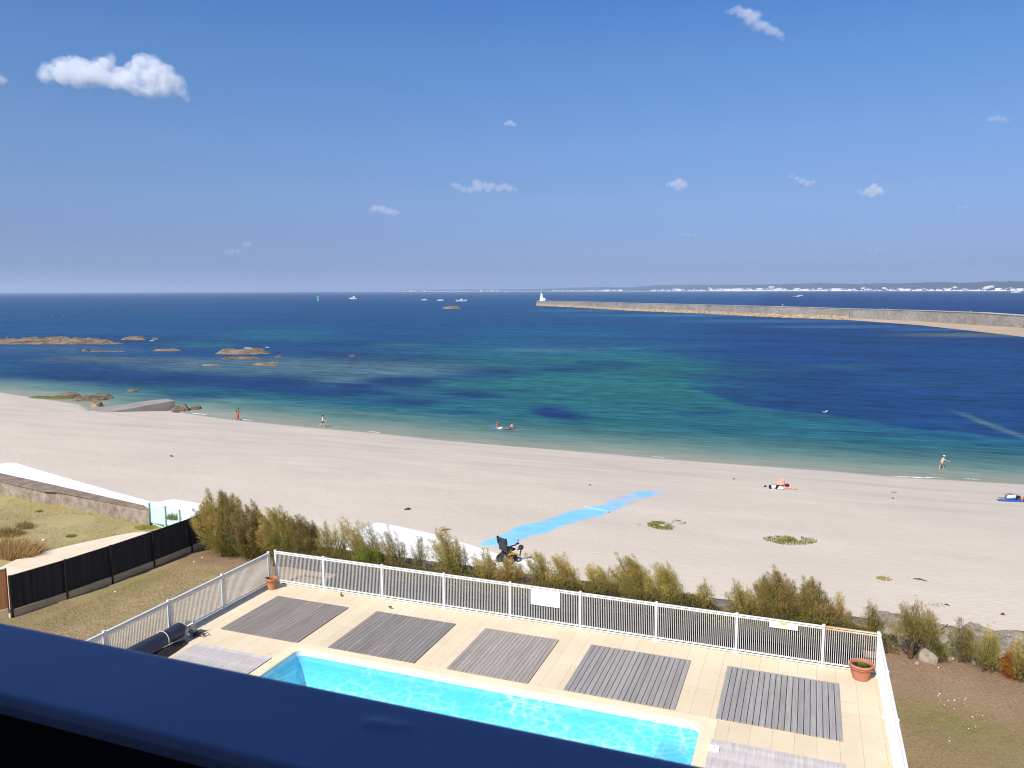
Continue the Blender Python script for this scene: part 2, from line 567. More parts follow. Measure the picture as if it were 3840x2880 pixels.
def sea_colors(Xw, Yw):
    """pigment of the water body / bed as seen through it, on world coordinates"""
    wx = Xw + (fbm(Xw * .03, Yw * .05, 21, 4) - .5) * 40
    wy = Yw + (fbm(Xw * .03 + 9, Yw * .05 + 4, 22, 4) - .5) * 22
    dist = np.hypot(Xw, Yw)
    dsh = Yw - shore_y(np.clip(Xw, -250, 150)) + (fbm(Xw * .05, Yw * .05, 23, 4) - .5) * 3
    deep = np.array(S(34, 84, 138)); mid = np.array(S(34, 78, 134)); teal = np.array(S(48, 112, 126))
    navy = np.array(S(26, 60, 118)); shal = np.array(S(138, 154, 146)); edge = np.array(S(190, 172, 160)); far = np.array(S(50, 90, 140))
    silt = np.array(S(104, 124, 138))

    def lerp(c, t, k):
        return c * (1 - k[..., None]) + np.array(t) * k[..., None]
    c = np.zeros(Xw.shape + (3,)) + mid
    c = lerp(c, deep, sstep(200, 420, dist))
    c = lerp(c, far, sstep(900, 4000, dist))

    def blob(px, py, hw, hh, col, soft=0.6, warp=1.0, amt=1.0, rot=0.0):
        nonlocal c
        p = at(px, py, SEA)
        r = (at(px + hw, py, SEA) - p); f = (at(px, py - hh, SEA) - p)
        f2 = (p - at(px, py + hh, SEA))
        A = np.array([[r.x, .5 * (f.x + f2.x)], [r.y, .5 * (f.y + f2.y)]])
        Ai = np.linalg.inv(A)
        dx = Xw + (wx - Xw) * warp - p.x; dy = Yw + (wy - Yw) * warp - p.y
        a = Ai[0, 0] * dx + Ai[0, 1] * dy; b = Ai[1, 0] * dx + Ai[1, 1] * dy
        if rot:
            ca, sa = math.cos(rot), math.sin(rot)
            a, b = a * ca + b * sa, -a * sa + b * ca
        q = np.sqrt(a * a + b * b)
        c = lerp(c, col, amt * (1 - sstep(1 - soft, 1 + soft * .6, q)))
    # broad teal sand in the bay
    blob(2250, 1420, 800, 150, teal, .8, .8, .9)
    blob(2500, 1400, 520, 110, S(46, 116, 122), .7, .8, .75)
    blob(1750, 1340, 500, 60, teal, .8, .8, .55)
    blob(1050, 1255, 260, 26, S(44, 108, 140), .8, .6, .7)
    blob(1980, 1260, 420, 40, S(40, 100, 140), .8, .6, .6)
    blob(760, 1290, 150, 14, S(58, 124, 140), .8, .4, .5)
    # inshore zone
    c = lerp(c, teal, (1 - sstep(12, 42, dsh)) * .85)
    # submerged reef, grey-beige
    blob(960, 1375, 560, 44, silt, .8, .6, .75)
    blob(1400, 1380, 330, 52, silt, .8, .8, .7)
    blob(600, 1350, 280, 14, S(100, 116, 136), .8, .5, .6)
    blob(250, 1312, 330, 22, S(84, 112, 142), .9, .4, .5)
    blob(330, 1348, 220, 14, S(110, 116, 120), .8, .3, .6)
    blob(1210, 1430, 200, 22, S(98, 122, 128), .8, .6, .6)
    blob(2020, 1312, 190, 8, S(92, 130, 140), .9, .2, .55)
    blob(2300, 1306, 160, 4, S(80, 122, 142), .9, .1, .5)
    blob(1510, 1296, 130, 8, S(82, 120, 138), .9, .2, .5)
    # weed beds, dark blue
    for px, py, hw, hh, am in ((1568, 1428, 190, 24, .95), (1338, 1452, 120, 20, .9), (1040, 1440, 210, 36, .9), (1150, 1472, 130, 16, .8), (1470, 1505, 150, 17, .8),
                               (1763, 1475, 110, 17, .8), (1790, 1395, 150, 22, .7), (1350, 1570, 90, 8, .75), (2065, 1541, 110, 27, 1.0), (2690, 1545, 90, 9, .7), (1700, 1540, 130, 10, .5), (2250, 1365, 120, 16, .6),
                               (1450, 1345, 260, 22, .6), (1250, 1330, 140, 12, .5), (260, 1412, 520, 42, .85), (700, 1420, 280, 34, .8), (80, 1452, 60, 4, .7), (2050, 1380, 120, 14, .6), (1300, 1520, 100, 8, .5), (700, 1490, 150, 14, .55)):
        blob(px, py, hw, hh, navy, .7, .45, am)
    blob(90, 1450, 330, 26, S(74, 118, 142), .9, .5, .6)
    # the big weed field on the right, with its clean lower edge
    p1, p2, p3 = at(2740, 1528, SEA), at(3180, 1575, SEA), at(3840, 1660, SEA)
    ex = np.array([-400, p1.x - 26, p1.x, p2.x, p3.x, 400]); ey = np.array([400, p1.y + 60, p1.y + 4, p2.y, p3.y, p3.y - 30])
    edge_y = np.interp(Xw, ex, ey) + (fbm(Xw * .15, Yw * .1, 31, 4) - .5) * 6
    pl = at(2880, 1400, SEA)
    k = sstep(0, 2.2, Yw - edge_y) * sstep(-34, 10, (wx - (pl.x - (Yw - pl.y) * .05 - 6)))
    c = lerp(c, S(27, 66, 126), k * .92)
    blob(3720, 1400, 500, 110, S(30, 78, 134), .9, .7, .5)
    blob(3150, 1375, 190, 12, S(58, 104, 138), .9, .2, .5)
    blob(3440, 1440, 240, 8, S(48, 96, 136), .9, .2, .5)
    # sandy streak at the right edge
    a, b2 = at(3590, 1545, SEA), at(3900, 1668, SEA)
    ab = Vector((b2.x - a.x, b2.y - a.y)); L = ab.length; ab /= L
    sx_, sy_ = Xw - a.x + (wx - Xw) * .1, Yw - a.y
    tt = sx_ * ab.x + sy_ * ab.y; nn = np.abs(-sx_ * ab.y + sy_ * ab.x)
    c = lerp(c, S(112, 134, 146), (1 - sstep(0.2, 1.3, nn)) * sstep(-4, 6, tt) * (1 - sstep(L, L + 6, tt)) * .6)
    # calm streak along the breakwater
    for px, py, hw, hh in ((2500, 1183, 420, 5), (2900, 1204, 380, 7), (3160, 1225, 300, 7), (2150, 1165, 180, 4), (3500, 1236, 200, 5)):
        blob(px, py, hw, hh, S(84, 126, 178), .9, .05, .6)
    # shoreline grade
    c = lerp(c, shal, (1 - sstep(3.0, 20, dsh)) * .85)
    c = lerp(c, edge, (1 - sstep(-.5, 9.0, dsh)) * .95)
    # sandy shoal in front of the right part of the breakwater
    blob(3640, 1256, 300, 9, S(128, 122, 104), .9, .03, .6)
    # long slow variation
    k = fbm(Xw * .012, Yw * .035, 41, 5)
    c = c * (0.86 + .28 * k)[..., None]
    return c


rows = np.concatenate([np.arange(2050, 1300, -2.6), np.arange(1300, 1120, -1.3), np.arange(1120, 1094.5, -.6), [1093.9, 1093.3, 1092.8, 1092.4, 1092.1]])
dep = np.arctan((rows - 1440.0) / F) + PITCH
dep = np.clip(dep, 0.00068, None)
rad = (H - SEA) / np.tan(dep)
az = np.radians(np.concatenate([np.arange(-60, -37, 1.0), np.arange(-37, 37.01, 0.14), np.arange(38, 61, 1.0)])) - YAW
Rr, Az = np.meshgrid(rad, az, indexing='ij')
Xs, Ys = Rr * np.sin(Az), Rr * np.cos(Az)
cs = sea_colors(Xs, Ys)


def sea_material():
    m, nt, out = newmat('sea_water')
    # water body + wave-averaged sky reflection (a rough sea never reaches mirror-like grazing reflectance)
    b = N(nt, 'ShaderNodeBsdfDiffuse'); g = N(nt, 'ShaderNodeBsdfGlossy'); g.inputs['Roughness'].default_value = .22
    fr = N(nt, 'ShaderNodeFresnel'); fr.inputs['IOR'].default_value = 1.33
    fm = N(nt, 'ShaderNodeMapRange'); fm.inputs['From Min'].default_value = .02; fm.inputs['From Max'].default_value = .8; fm.inputs['To Min'].default_value = .02; fm.inputs['To Max'].default_value = .17
    msx = N(nt, 'ShaderNodeMixShader')
    a = N(nt, 'ShaderNodeAttribute', attribute_name='Col')
    v1 = coords(nt, True, (0.28, 1.0, 1), (0, 0, -0.10))
    v2 = coords(nt, True, (0.35, 1.0, 1), (0, 0, 0.22))
    v3 = coords(nt, True, (0.12, 1.0, 1), (0, 0, 0.05))
    n1 = noise(nt, v1, 1.05, 3, .55); n2 = noise(nt, v2, 0.42, 3, .5); n3 = noise(nt, v1, 3.4, 2, .5)
    n4 = noise(nt, v3, 0.06, 5, .6, .35, .65)
    def ma(op, x, y):
        q = N(nt, 'ShaderNodeMath', operation=op)
        for i, t in enumerate((x, y)):
            if isinstance(t, (int, float)): q.inputs[i].default_value = t
            else: nt.links.new(t, q.inputs[i])
        return q.outputs[0]
    h = ma('ADD', ma('ADD', ma('MULTIPLY', n1, 0.42), ma('MULTIPLY', n2, 0.75)), ma('MULTIPLY', n3, 0.10))
    amp = N(nt, 'ShaderNodeAttribute', attribute_name='chop')
    h = ma('MULTIPLY', h, amp.outputs['Fac'])
    bp = N(nt, 'ShaderNodeBump'); bp.inputs['Strength'].default_value = 1.0; bp.inputs['Distance'].default_value = 0.8
    nt.links.new(h, bp.inputs['Height'])
    for q in (b, g, fr): nt.links.new(bp.outputs['Normal'], q.inputs['Normal'])
    nt.links.new(fr.outputs[0], fm.inputs['Value']); nt.links.new(fm.outputs['Result'], msx.inputs[0]); nt.links.new(b.outputs[0], msx.inputs[1]); nt.links.new(g.outputs[0], msx.inputs[2])
    k = mix(nt, n4, (0.86,) * 3, (1.12,) * 3)
    c = mix(nt, 1.0, a.outputs['Color'], k, 'MULTIPLY')
    # wave shading painted into the colour: darker troughs, lighter crests
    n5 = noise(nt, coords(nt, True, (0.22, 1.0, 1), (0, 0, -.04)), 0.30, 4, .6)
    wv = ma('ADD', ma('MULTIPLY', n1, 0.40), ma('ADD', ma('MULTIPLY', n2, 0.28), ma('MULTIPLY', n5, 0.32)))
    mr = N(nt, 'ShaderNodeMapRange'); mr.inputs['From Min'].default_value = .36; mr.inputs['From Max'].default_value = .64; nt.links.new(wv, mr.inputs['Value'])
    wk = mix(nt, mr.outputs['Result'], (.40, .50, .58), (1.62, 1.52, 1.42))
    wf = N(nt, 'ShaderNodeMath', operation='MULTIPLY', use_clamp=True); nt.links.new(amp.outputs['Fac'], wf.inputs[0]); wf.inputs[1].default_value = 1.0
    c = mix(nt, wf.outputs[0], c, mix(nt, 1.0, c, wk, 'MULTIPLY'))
    sc = N(nt, 'ShaderNodeMix', data_type='RGBA', blend_type='MULTIPLY'); sc.inputs[0].default_value = 1.0
    nt.links.new(c, sc.inputs[6]); sc.inputs[7].default_value = (0.54, 0.70, 0.62, 1)
    nt.links.new(sc.outputs[2], b.inputs['Color'])
    nt.links.new(msx.outputs[0], out.inputs['Surface'])
    return m


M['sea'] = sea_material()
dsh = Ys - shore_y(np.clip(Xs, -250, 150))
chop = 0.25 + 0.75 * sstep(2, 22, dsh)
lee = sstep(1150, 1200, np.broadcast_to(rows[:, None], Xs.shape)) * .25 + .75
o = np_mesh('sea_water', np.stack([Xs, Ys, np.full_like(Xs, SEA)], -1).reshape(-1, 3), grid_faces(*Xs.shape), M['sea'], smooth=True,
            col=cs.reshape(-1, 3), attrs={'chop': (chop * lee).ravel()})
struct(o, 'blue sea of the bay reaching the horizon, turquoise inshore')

# foam at the water line
mb = MB()
rr = random.Random(5)
for px0, px1, py0, py1, wd in ((3330, 3550, 1786, 1794, .28), (3610, 3680, 1795, 1799, .2), (1380, 1430, 1618, 1623, .3), (715, 780, 1549, 1556, .4), (900, 950, 1572, 1577, .35), (2440, 2500, 1711, 1717, .14)):
    a, b2 = at(px0, py0, SEA + .02), at(px1, py1, SEA + .02)
    n = 22
    top, bot = [], []
    for i in range(n + 1):
        t = i / n
        p = a.lerp(b2, t)
        wv = wd * math.sin(PI * min(max(t, .02), .98)) * (0.5 + rr.random())
        off = (rr.random() - .5) * .15
        top.append((p.x, p.y + off + wv / 2, SEA + .03)); bot.append((p.x, p.y + off - wv / 2, SEA + .03))
    vs = bot + top
    mb.add(vs, [(i, i + 1, n + 2 + i, n + 1 + i) for i in range(n)])
for px, py, hw in ((570, 1276, 10), (930, 1304, 20), (1003, 1301, 10), (196, 1181, 4), (236, 1186, 3), (1000, 1324, 4)):
    p = at(px, py, SEA + .12); r = (at(px + hw, py, SEA + .12) - p).length
    pr = [(p.x + r * math.cos(t) * (0.7 + .5 * rr.random()), p.y + r * .35 * math.sin(t), ) for t in np.linspace(0, 2 * PI, 14)[:-1]]
    mb.prism(pr, SEA + .01, SEA + .07)
M['foam'] = pm('sea_foam', (0.85, 0.86, 0.86), 0.9, 0.1, 6, spec=0.1)
tag(mb.build('sea_foam', M['foam']), 'thin white foam along the water line and on the reef edges', None, None, 'stuff')

# ------------------------------------------------------------------ garden ground
def ground_material(name, cols, patch=0.35, speck=None):
    m, nt, out = newmat(name)
    b = N(nt, 'ShaderNodeBsdfPrincipled'); b.inputs['Roughness'].default_value = 0.95
    b.inputs['Specular IOR Level'].default_value = 0.1
    v = coords(nt)
    a = N(nt, 'ShaderNodeAttribute', attribute_name='green')
    n1 = noise(nt, v, patch, 5, .6, .35, .65)
    n2 = noise(nt, coords(nt, True, (1, 1.6, 1)), 1.7, 5, .65, .35, .7)
    n3 = noise(nt, coords(nt, True, (1, 2.2, 1)), 13, 4, .7, .3, .72)
    soil = mix(nt, n1, cols[0], cols[1])
    dry = mix(nt, n2, cols[2], cols[3])
    grn = mix(nt, n2, cols[4], cols[5])
    ds = N(nt, 'ShaderNodeAttribute', attribute_name='dry')
    def thr(att, nz, k):
        q = N(nt, 'ShaderNodeMath', operation='MULTIPLY_ADD'); nt.links.new(nz, q.inputs[0]); q.inputs[1].default_value = k
        s = N(nt, 'ShaderNodeMath', operation='SUBTRACT'); nt.links.new(att.outputs['Fac'], s.inputs[0]); s.inputs[1].default_value = k / 2
        nt.links.new(s.outputs[0], q.inputs[2]); q.use_clamp = True
        return q.outputs[0]
    c = mix(nt, thr(ds, n3, .9), soil, dry)
    c = mix(nt, thr(a, n3, .8), c, grn)
    c = mix(nt, 1.0, c, mix(nt, n3, (.72,) * 3, (1.25,) * 3), 'MULTIPLY')
    nt.links.new(c, b.inputs['Base Color'])
    h = noise(nt, v, 11, 6, .7)
    bp = N(nt, 'ShaderNodeBump'); bp.inputs['Strength'].default_value = 0.9; bp.inputs['Distance'].default_value = 0.06
    nt.links.new(h, bp.inputs['Height']); nt.links.new(bp.outputs['Normal'], b.inputs['Normal'])
    nt.links.new(b.outputs[0], out.inputs['Surface'])
    return m


M['garden'] = ground_material('garden_soil_and_grass', (S(166, 134, 108, .9), S(142, 114, 92, .9), S(192, 168, 130, .9), S(166, 146, 110, .9), S(130, 124, 74, .9), S(150, 140, 88, .9)))
TX0, TX1, TY0, TY1 = -18.2, 2.16, 3.0, 23.1
xs = np.unique(np.concatenate([np.arange(-25.5, 45, 0.5), [TX0 + .1, TX1 - .1]])); ys = np.unique(np.concatenate([np.arange(-3, 27.31, 0.4), [TY0 + .1, TY1 - .1, 27.3]]))
X, Y = np.meshgrid(xs, ys); Z = garden_z(X, Y)
fc = grid_faces(len(ys), len(xs))
cx = X.ravel()[fc].mean(1); cy = Y.ravel()[fc].mean(1)
fc = fc[~((cx > TX0 + .05) & (cx < TX1 - .05) & (cy > TY0 + .05) & (cy < TY1 - .05))]
gn = np.where(X > 2, 1.25 * np.exp(-(((X - 3.9) / 1.9) ** 2 + ((Y - 21.1 + (X - 3.9) * .2) / 1.15) ** 2)) + .55 * sstep(20.6, 18.5, Y) + 0 * sstep(24.0, 20.8, Y + (X - 6) * .35 + (fbm(X * .6, Y * .6, 4, 3) - .5) * 3), .12 + .55 * sstep(-22.4, -23.9, X) * sstep(26, 22, Y))
gn = gn * (0.45 + .8 * fbm(X * .45, Y * .45, 12, 3))
dr = np.where(X > 2, .45 * fbm(X * .5, Y * .5, 6, 3), .95 * sstep(26.5, 22.5, Y) + .1)
dr = dr * sstep(.18, .42, fbm(X * .28, Y * .28, 14, 3))
dr = np.where(Y > 24.6, dr * .4, dr)
o = np_mesh('garden_ground', np.stack([X, Y, Z], -1).reshape(-1, 3), fc, M['garden'], smooth=True, attrs={'green': gn.ravel(), 'dry': dr.ravel()})
struct(o, 'brown garden soil and dry lawn around the pool terrace')

# shade between fence and hedge, painted as a strip of darkened soil
M['shade_soil'] = pm('shade_dark_soil', S(46, 41, 39), .95, .35, 2.5, .7, 16, spec=.05, col2=S(26, 24, 24), world=True, fine=.3, fscale=22)
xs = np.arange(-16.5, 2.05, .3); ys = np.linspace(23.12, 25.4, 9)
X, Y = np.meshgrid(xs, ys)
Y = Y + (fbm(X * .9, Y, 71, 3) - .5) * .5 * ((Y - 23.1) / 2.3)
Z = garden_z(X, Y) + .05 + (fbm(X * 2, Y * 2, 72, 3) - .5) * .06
o = np_mesh('shade_strip', np.stack([X, Y, Z], -1).reshape(-1, 3), grid_faces(len(ys), len(xs)), M['shade_soil'], smooth=True)
struct(o, 'soil strip painted dark as shade between the back fence and the hedge')

# neighbour lot
LOTZ = -1.5
M['lot'] = ground_material('lot_dry_grass', (S(190, 166, 126, .92), S(170, 150, 110, .92), S(196, 178, 138, .92), S(176, 158, 116, .92), S(160, 152, 84, .92), S(180, 168, 100, .92)))


def lot_z(x, y):
    return LOTZ + (fbm(np.asarray(x) * .5, np.asarray(y) * .5, 9, 3) - .5) * .16


xs = np.arange(-75, -24.6, 0.5); ys = np.arange(4, 33.6, 0.5)
X, Y = np.meshgrid(xs, ys)
wl = np.interp(X, [-75, -45, -41, -40, -32, -24], [37.3, 32.7, 32.3, 32.4, 31.1, 31.1])
Y = np.minimum(Y, wl)
Z = lot_z(X, Y)
gn = .25 + .6 * sstep(1.6, .2, wl - Y) * fbm(X * 1.2, Y * 1.2, 3, 2) + .3 * (fbm(X * .4, Y * .4, 15, 3) - .4)
o = np_mesh('lot_ground', np.stack([X, Y, Z], -1).reshape(-1, 3), grid_faces(len(ys), len(xs)), M['lot'], smooth=True,
            attrs={'green': gn.ravel(), 'dry': (.55 + .5 * (fbm(X * .3, Y * .3, 8, 3) - .4)).ravel()})
struct(o, 'dry grass of the vacant plot beyond the black fence')

mb = MB()
pp = [at(x, y, LOTZ + .12) for x, y in ((-260, 2245), (0, 2128), (60, 2098), (150, 2072), (260, 2046), (330, 2030), (420, 2011), (500, 1996), (540, 1993), (565, 1998))]
poly = [(p.x, p.y) for p in pp] + [(-25.2, 31.0), (-25.2, 12.0), (-42, 12.0)]
mb.prism(poly, LOTZ - .3, LOTZ + .12)
struct(mb.build('concrete_path', M['path_concrete']), 'pale concrete path beside the black fence')

# ------------------------------------------------------------------ pool terrace
PX0, PX1, PY0, PY1 = -13.92, -2.15, 14.6, 18.72         # pool opening


def paving_material():
    m, nt, out = newmat('terrace_paving')
    b = N(nt, 'ShaderNodeBsdfPrincipled'); b.inputs['Roughness'].default_value = 0.75
    b.inputs['Specular IOR Level'].default_value = 0.25
    v = coords(nt)
    br = N(nt, 'ShaderNodeTexBrick')
    br.offset = 0.0; br.offset_frequency = 2
    for k, val in (('Scale', 1.0), ('Mortar Size', 0.004), ('Mortar Smooth', 0.3), ('Brick Width', 0.50), ('Row Height', 2.93), ('Bias', 0.0)):
        br.inputs[k].default_value = val
    br.inputs['Color1'].default_value = rgba(S(243, 224, 192, .85)); br.inputs['Color2'].default_value = rgba(S(238, 218, 184, .85))
    br.inputs['Mortar'].default_value = rgba(S(188, 166, 136, .75))
    nt.links.new(v, br.inputs['Vector'])
    c = mix(nt, noise(nt, v, .55, 5, .6, .35, .7), (0.90, 0.89, 0.87), (1.04, 1.03, 1.02))
    c = mix(nt, 1.0, br.outputs['Color'], c, 'MULTIPLY')
    st = noise(nt, v, 2.1, 6, .7, .60, .78)
    c = mix(nt, st, c, S(222, 196, 158, .72))
    gr = noise(nt, v, 90, 2, .7, .25, .75)
    c = mix(nt, 1.0, c, mix(nt, gr, (.92,) * 3, (1.06,) * 3), 'MULTIPLY')
    nt.links.new(c, b.inputs['Base Color'])
    bp = N(nt, 'ShaderNodeBump'); bp.inputs['Strength'].default_value = 0.15; bp.inputs['Distance'].default_value = 0.01
    nt.links.new(gr, bp.inputs['Height']); nt.links.new(bp.outputs['Normal'], b.inputs['Normal'])
    nt.links.new(b.outputs[0], out.inputs['Surface'])
    return m


M['paving'] = paving_material()
CW = 0.36
mb = MB()
bx0, bx1, by0, by1 = PX0 - CW, PX1 + CW, PY0 - CW, PY1 + CW
for x0, x1, y0, y1 in ((TX0, bx0, TY0, TY1), (bx1, TX1, TY0, TY1), (bx0, bx1, by1, TY1), (bx0, bx1, TY0, by0)):
    mb.prism([(x0, y0), (x1, y0), (x1, y1), (x0, y1)], -0.45, 0.0)
struct(mb.build('terrace_paving', M['paving']), 'cream stone paving of the pool terrace')


# pool : basin, coping, water
def rounded(x0, x1, y0, y1, r, n=6):
    pts = []
    for cx_, cy_, a0 in ((x1 - r, y1 - r, 0), (x0 + r, y1 - r, 90), (x0 + r, y0 + r, 180), (x1 - r, y0 + r, 270)):
        for i in range(n + 1):
            a = math.radians(a0 + 90 * i / n)
            pts.append((cx_ + r * math.cos(a), cy_ + r * math.sin(a)))
    return pts


pool = thing('swimming_pool', 'long rectangular turquoise swimming pool set in the cream terrace', 'pool', ((PX0 + PX1) / 2, (PY0 + PY1) / 2, 0))
inn = rounded(PX0, PX1, PY0, PY1, .26)
outr = rounded(bx0 + .003, bx1 - .003, by0 + .003, by1 - .003, .02)
n = len(inn)
mb = MB()
ztop = 0.012
vs = [(x, y, ztop) for x, y in outr] + [(x, y, ztop + .012) for x, y in [(ix + (ox - ix) * .12, iy + (oy - iy) * .12) for (ix, iy), (ox, oy) in zip(inn, outr)]] + \
     [(x, y, ztop - .012) for x, y in inn] + [(x, y, -0.07) for x, y in inn] + [(x, y, -0.2) for x, y in outr]
fs = []
for i in range(n):
    j = (i + 1) % n
    for a, b2 in ((0, 1), (1, 2), (2, 3), (4, 0)):
        fs.append((a * n + i, a * n + j, b2 * n + j, b2 * n + i))
mb.add(vs, fs)
M['coping'] = pm('pool_coping', S(247, 230, 192, .86), 0.6, 0.07, 1.2, 0.06, 40, spec=0.3, world=True, fine=0.04)
mb.build('coping', M['coping'], pool, world=True)


def liner_material():
    m, nt, out = newmat('pool_liner')
    b = N(nt, 'ShaderNodeBsdfPrincipled'); b.inputs['Roughness'].default_value = 0.6
    v = coords(nt)
    c = mix(nt, noise(nt, v, .8, 3, .5, .3, .7), (0.70, 0.88, 0.97), (0.76, 0.92, 0.98))
    nt.links.new(c, b.inputs['Base Color']); nt.links.new(b.outputs[0], out.inputs['Surface'])
    return m


M['liner'] = liner_material()
mb = MB()
low = rounded(PX0 + .02, PX1 - .02, PY0 + .02, PY1 - .02, .24)
vs = [(x, y, -0.03) for x, y in rounded(PX0 - .004, PX1 + .004, PY0 - .004, PY1 + .004, .26)] + [(x, y, -1.35) for x, y in low]
fs = [(i, n + i, n + (i + 1) % n, (i + 1) % n) for i in range(n)] + [tuple(range(n, 2 * n))]
mb.add(vs, fs)
mb.build('basin', M['liner'], pool, world=True)
mb = MB()
bt = rounded(PX0 + .003, PX1 - .003, PY0 + .003, PY1 - .003, .257); nb_ = len(bt)
mb.add([(x, y, -.035) for x, y in bt] + [(x, y, -.165) for x, y in bt], [(i, nb_ + i, nb_ + (i + 1) % nb_, (i + 1) % nb_) for i in range(nb_)])
mb.build('waterline_band', pm('waterline_band', (.82, .86, .90), .4, .05, 3, spec=.4), pool, world=True)
mb = MB()
for i, (xw, z) in enumerate(((1.7, -1.05), (1.35, -.75), (.95, -.45))):
    mb.prism([(PX1 - xw, PY0 + .08), (PX1 - .08, PY0 + .08), (PX1 - .08, PY1 - .08), (PX1 - xw, PY1 - .08)], -1.34, z)
mb.build('pool_steps', pm('pool_steps_white', (0.74, 0.88, 0.92), 0.6, 0.04, 1.5), pool, world=True)


def pool_water_material():
    m, nt, out = newmat('pool_water')
    v = coords(nt)
    # caustic light painted as a bright web into the transmission colour
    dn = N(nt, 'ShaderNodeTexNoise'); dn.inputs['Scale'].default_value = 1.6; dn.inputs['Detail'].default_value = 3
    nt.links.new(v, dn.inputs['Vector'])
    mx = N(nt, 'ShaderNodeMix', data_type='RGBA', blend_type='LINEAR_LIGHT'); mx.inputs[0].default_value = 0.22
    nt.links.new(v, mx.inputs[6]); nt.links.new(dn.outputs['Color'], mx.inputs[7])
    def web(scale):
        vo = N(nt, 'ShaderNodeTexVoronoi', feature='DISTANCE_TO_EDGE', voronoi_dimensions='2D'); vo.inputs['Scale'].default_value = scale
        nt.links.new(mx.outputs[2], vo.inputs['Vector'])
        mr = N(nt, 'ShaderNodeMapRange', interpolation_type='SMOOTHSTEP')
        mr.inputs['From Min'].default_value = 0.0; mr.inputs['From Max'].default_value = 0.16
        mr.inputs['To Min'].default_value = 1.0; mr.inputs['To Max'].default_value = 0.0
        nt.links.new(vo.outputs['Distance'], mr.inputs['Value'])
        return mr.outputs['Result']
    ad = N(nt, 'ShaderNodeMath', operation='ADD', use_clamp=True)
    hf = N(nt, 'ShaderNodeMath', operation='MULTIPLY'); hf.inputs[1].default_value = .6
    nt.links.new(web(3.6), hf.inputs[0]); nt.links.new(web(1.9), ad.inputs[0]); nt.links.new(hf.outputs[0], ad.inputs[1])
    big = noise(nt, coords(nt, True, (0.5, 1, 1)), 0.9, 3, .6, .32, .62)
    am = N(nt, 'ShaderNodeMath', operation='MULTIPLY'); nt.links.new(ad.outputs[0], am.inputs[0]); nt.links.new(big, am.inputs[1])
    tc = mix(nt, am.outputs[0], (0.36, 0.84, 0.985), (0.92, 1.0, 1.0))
    tb = N(nt, 'ShaderNodeBsdfTransparent'); nt.links.new(tc, tb.inputs['Color'])
    gl = N(nt, 'ShaderNodeBsdfGlossy'); gl.inputs['Roughness'].default_value = 0.05
    fr = N(nt, 'ShaderNodeFresnel'); fr.inputs['IOR'].default_value = 1.33
    h = noise(nt, v, 3.2, 4, .6)
    bp = N(nt, 'ShaderNodeBump'); bp.inputs['Strength'].default_value = 0.3; bp.inputs['Distance'].default_value = 0.03
    nt.links.new(h, bp.inputs['Height']); nt.links.new(bp.outputs['Normal'], gl.inputs['Normal']); nt.links.new(bp.outputs['Normal'], fr.inputs['Normal'])
    ms = N(nt, 'ShaderNodeMixShader')
    nt.links.new(fr.outputs[0], ms.inputs[0]); nt.links.new(tb.outputs[0], ms.inputs[1]); nt.links.new(gl.outputs[0], ms.inputs[2])
    nt.links.new(ms.outputs[0], out.inputs['Surface'])
    return m


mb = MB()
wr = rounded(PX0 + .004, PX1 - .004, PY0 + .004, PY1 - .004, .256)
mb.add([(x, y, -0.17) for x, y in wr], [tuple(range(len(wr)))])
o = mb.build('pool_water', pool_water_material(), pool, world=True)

# wooden decks
M['deck'] = pm('grey_weathered_wood', (1, 1, 1), 0.75, 0.16, 1.6, 0.25, 8, spec=0.2, attr='Col', scale3=(9, .5, 1), fine=0.1, fscale=5, world=True)
M['deck_under'] = pm('deck_underside', (0.02, 0.02, 0.02), 0.9, 0)


def deck(x0, x1, y0, y1, label, nb=20, along='y', tone=1.0, seed=0, joints=0, tint=(138, 130, 126), gap=.005):
    r = random.Random(seed)
    t = thing('wood_deck', label, 'deck', ((x0 + x1) / 2, (y0 + y1) / 2, 0.004), 0, 'grey slatted wood decks set around the pool')
    ub = MB(); ub.box(((x0 + x1) / 2, (y0 + y1) / 2, .006), (x1 - x0 - .01, y1 - y0 - .01, .008))
    ub.build('deck_frame', M['deck_under'], t, world=True)
    mb = MB()
    L0, L1 = (x0, x1) if along == 'y' else (y0, y1)
    pit = (L1 - L0) / nb
    for i in range(nb):
        a, b2 = L0 + i * pit + gap, L0 + (i + 1) * pit - gap
        k = tone * (1.02 + .2 * r.random()); h = (r.random() - .5) * .04
        segs = joints + 1
        M0, M1 = (y0, y1) if along == 'y' else (x0, x1)
        cuts = [M0] + [M0 + (M1 - M0) * ((j + 1) / segs) for j in range(segs)]
        for j in range(segs):
            k2 = k * (0.97 + .06 * r.random())
            c = S(*tint)
            c = (c[0] * k2 * (1 + h), c[1] * k2, c[2] * k2 * (1 - h * .8))
            s0, s1 = cuts[j] + (.0 if j == 0 else .002), cuts[j + 1] - (.0 if j == segs - 1 else .002)
            if along == 'y':
                mb.box(((a + b2) / 2, (s0 + s1) / 2, .020), (b2 - a, s1 - s0, .022 + r.random() * .003), col=c)
            else:
                mb.box(((s0 + s1) / 2, (a + b2) / 2, .020), (s1 - s0, b2 - a, .022 + r.random() * .003), col=c)
    mb.build('boards', M['deck'], t, world=True)
    return t


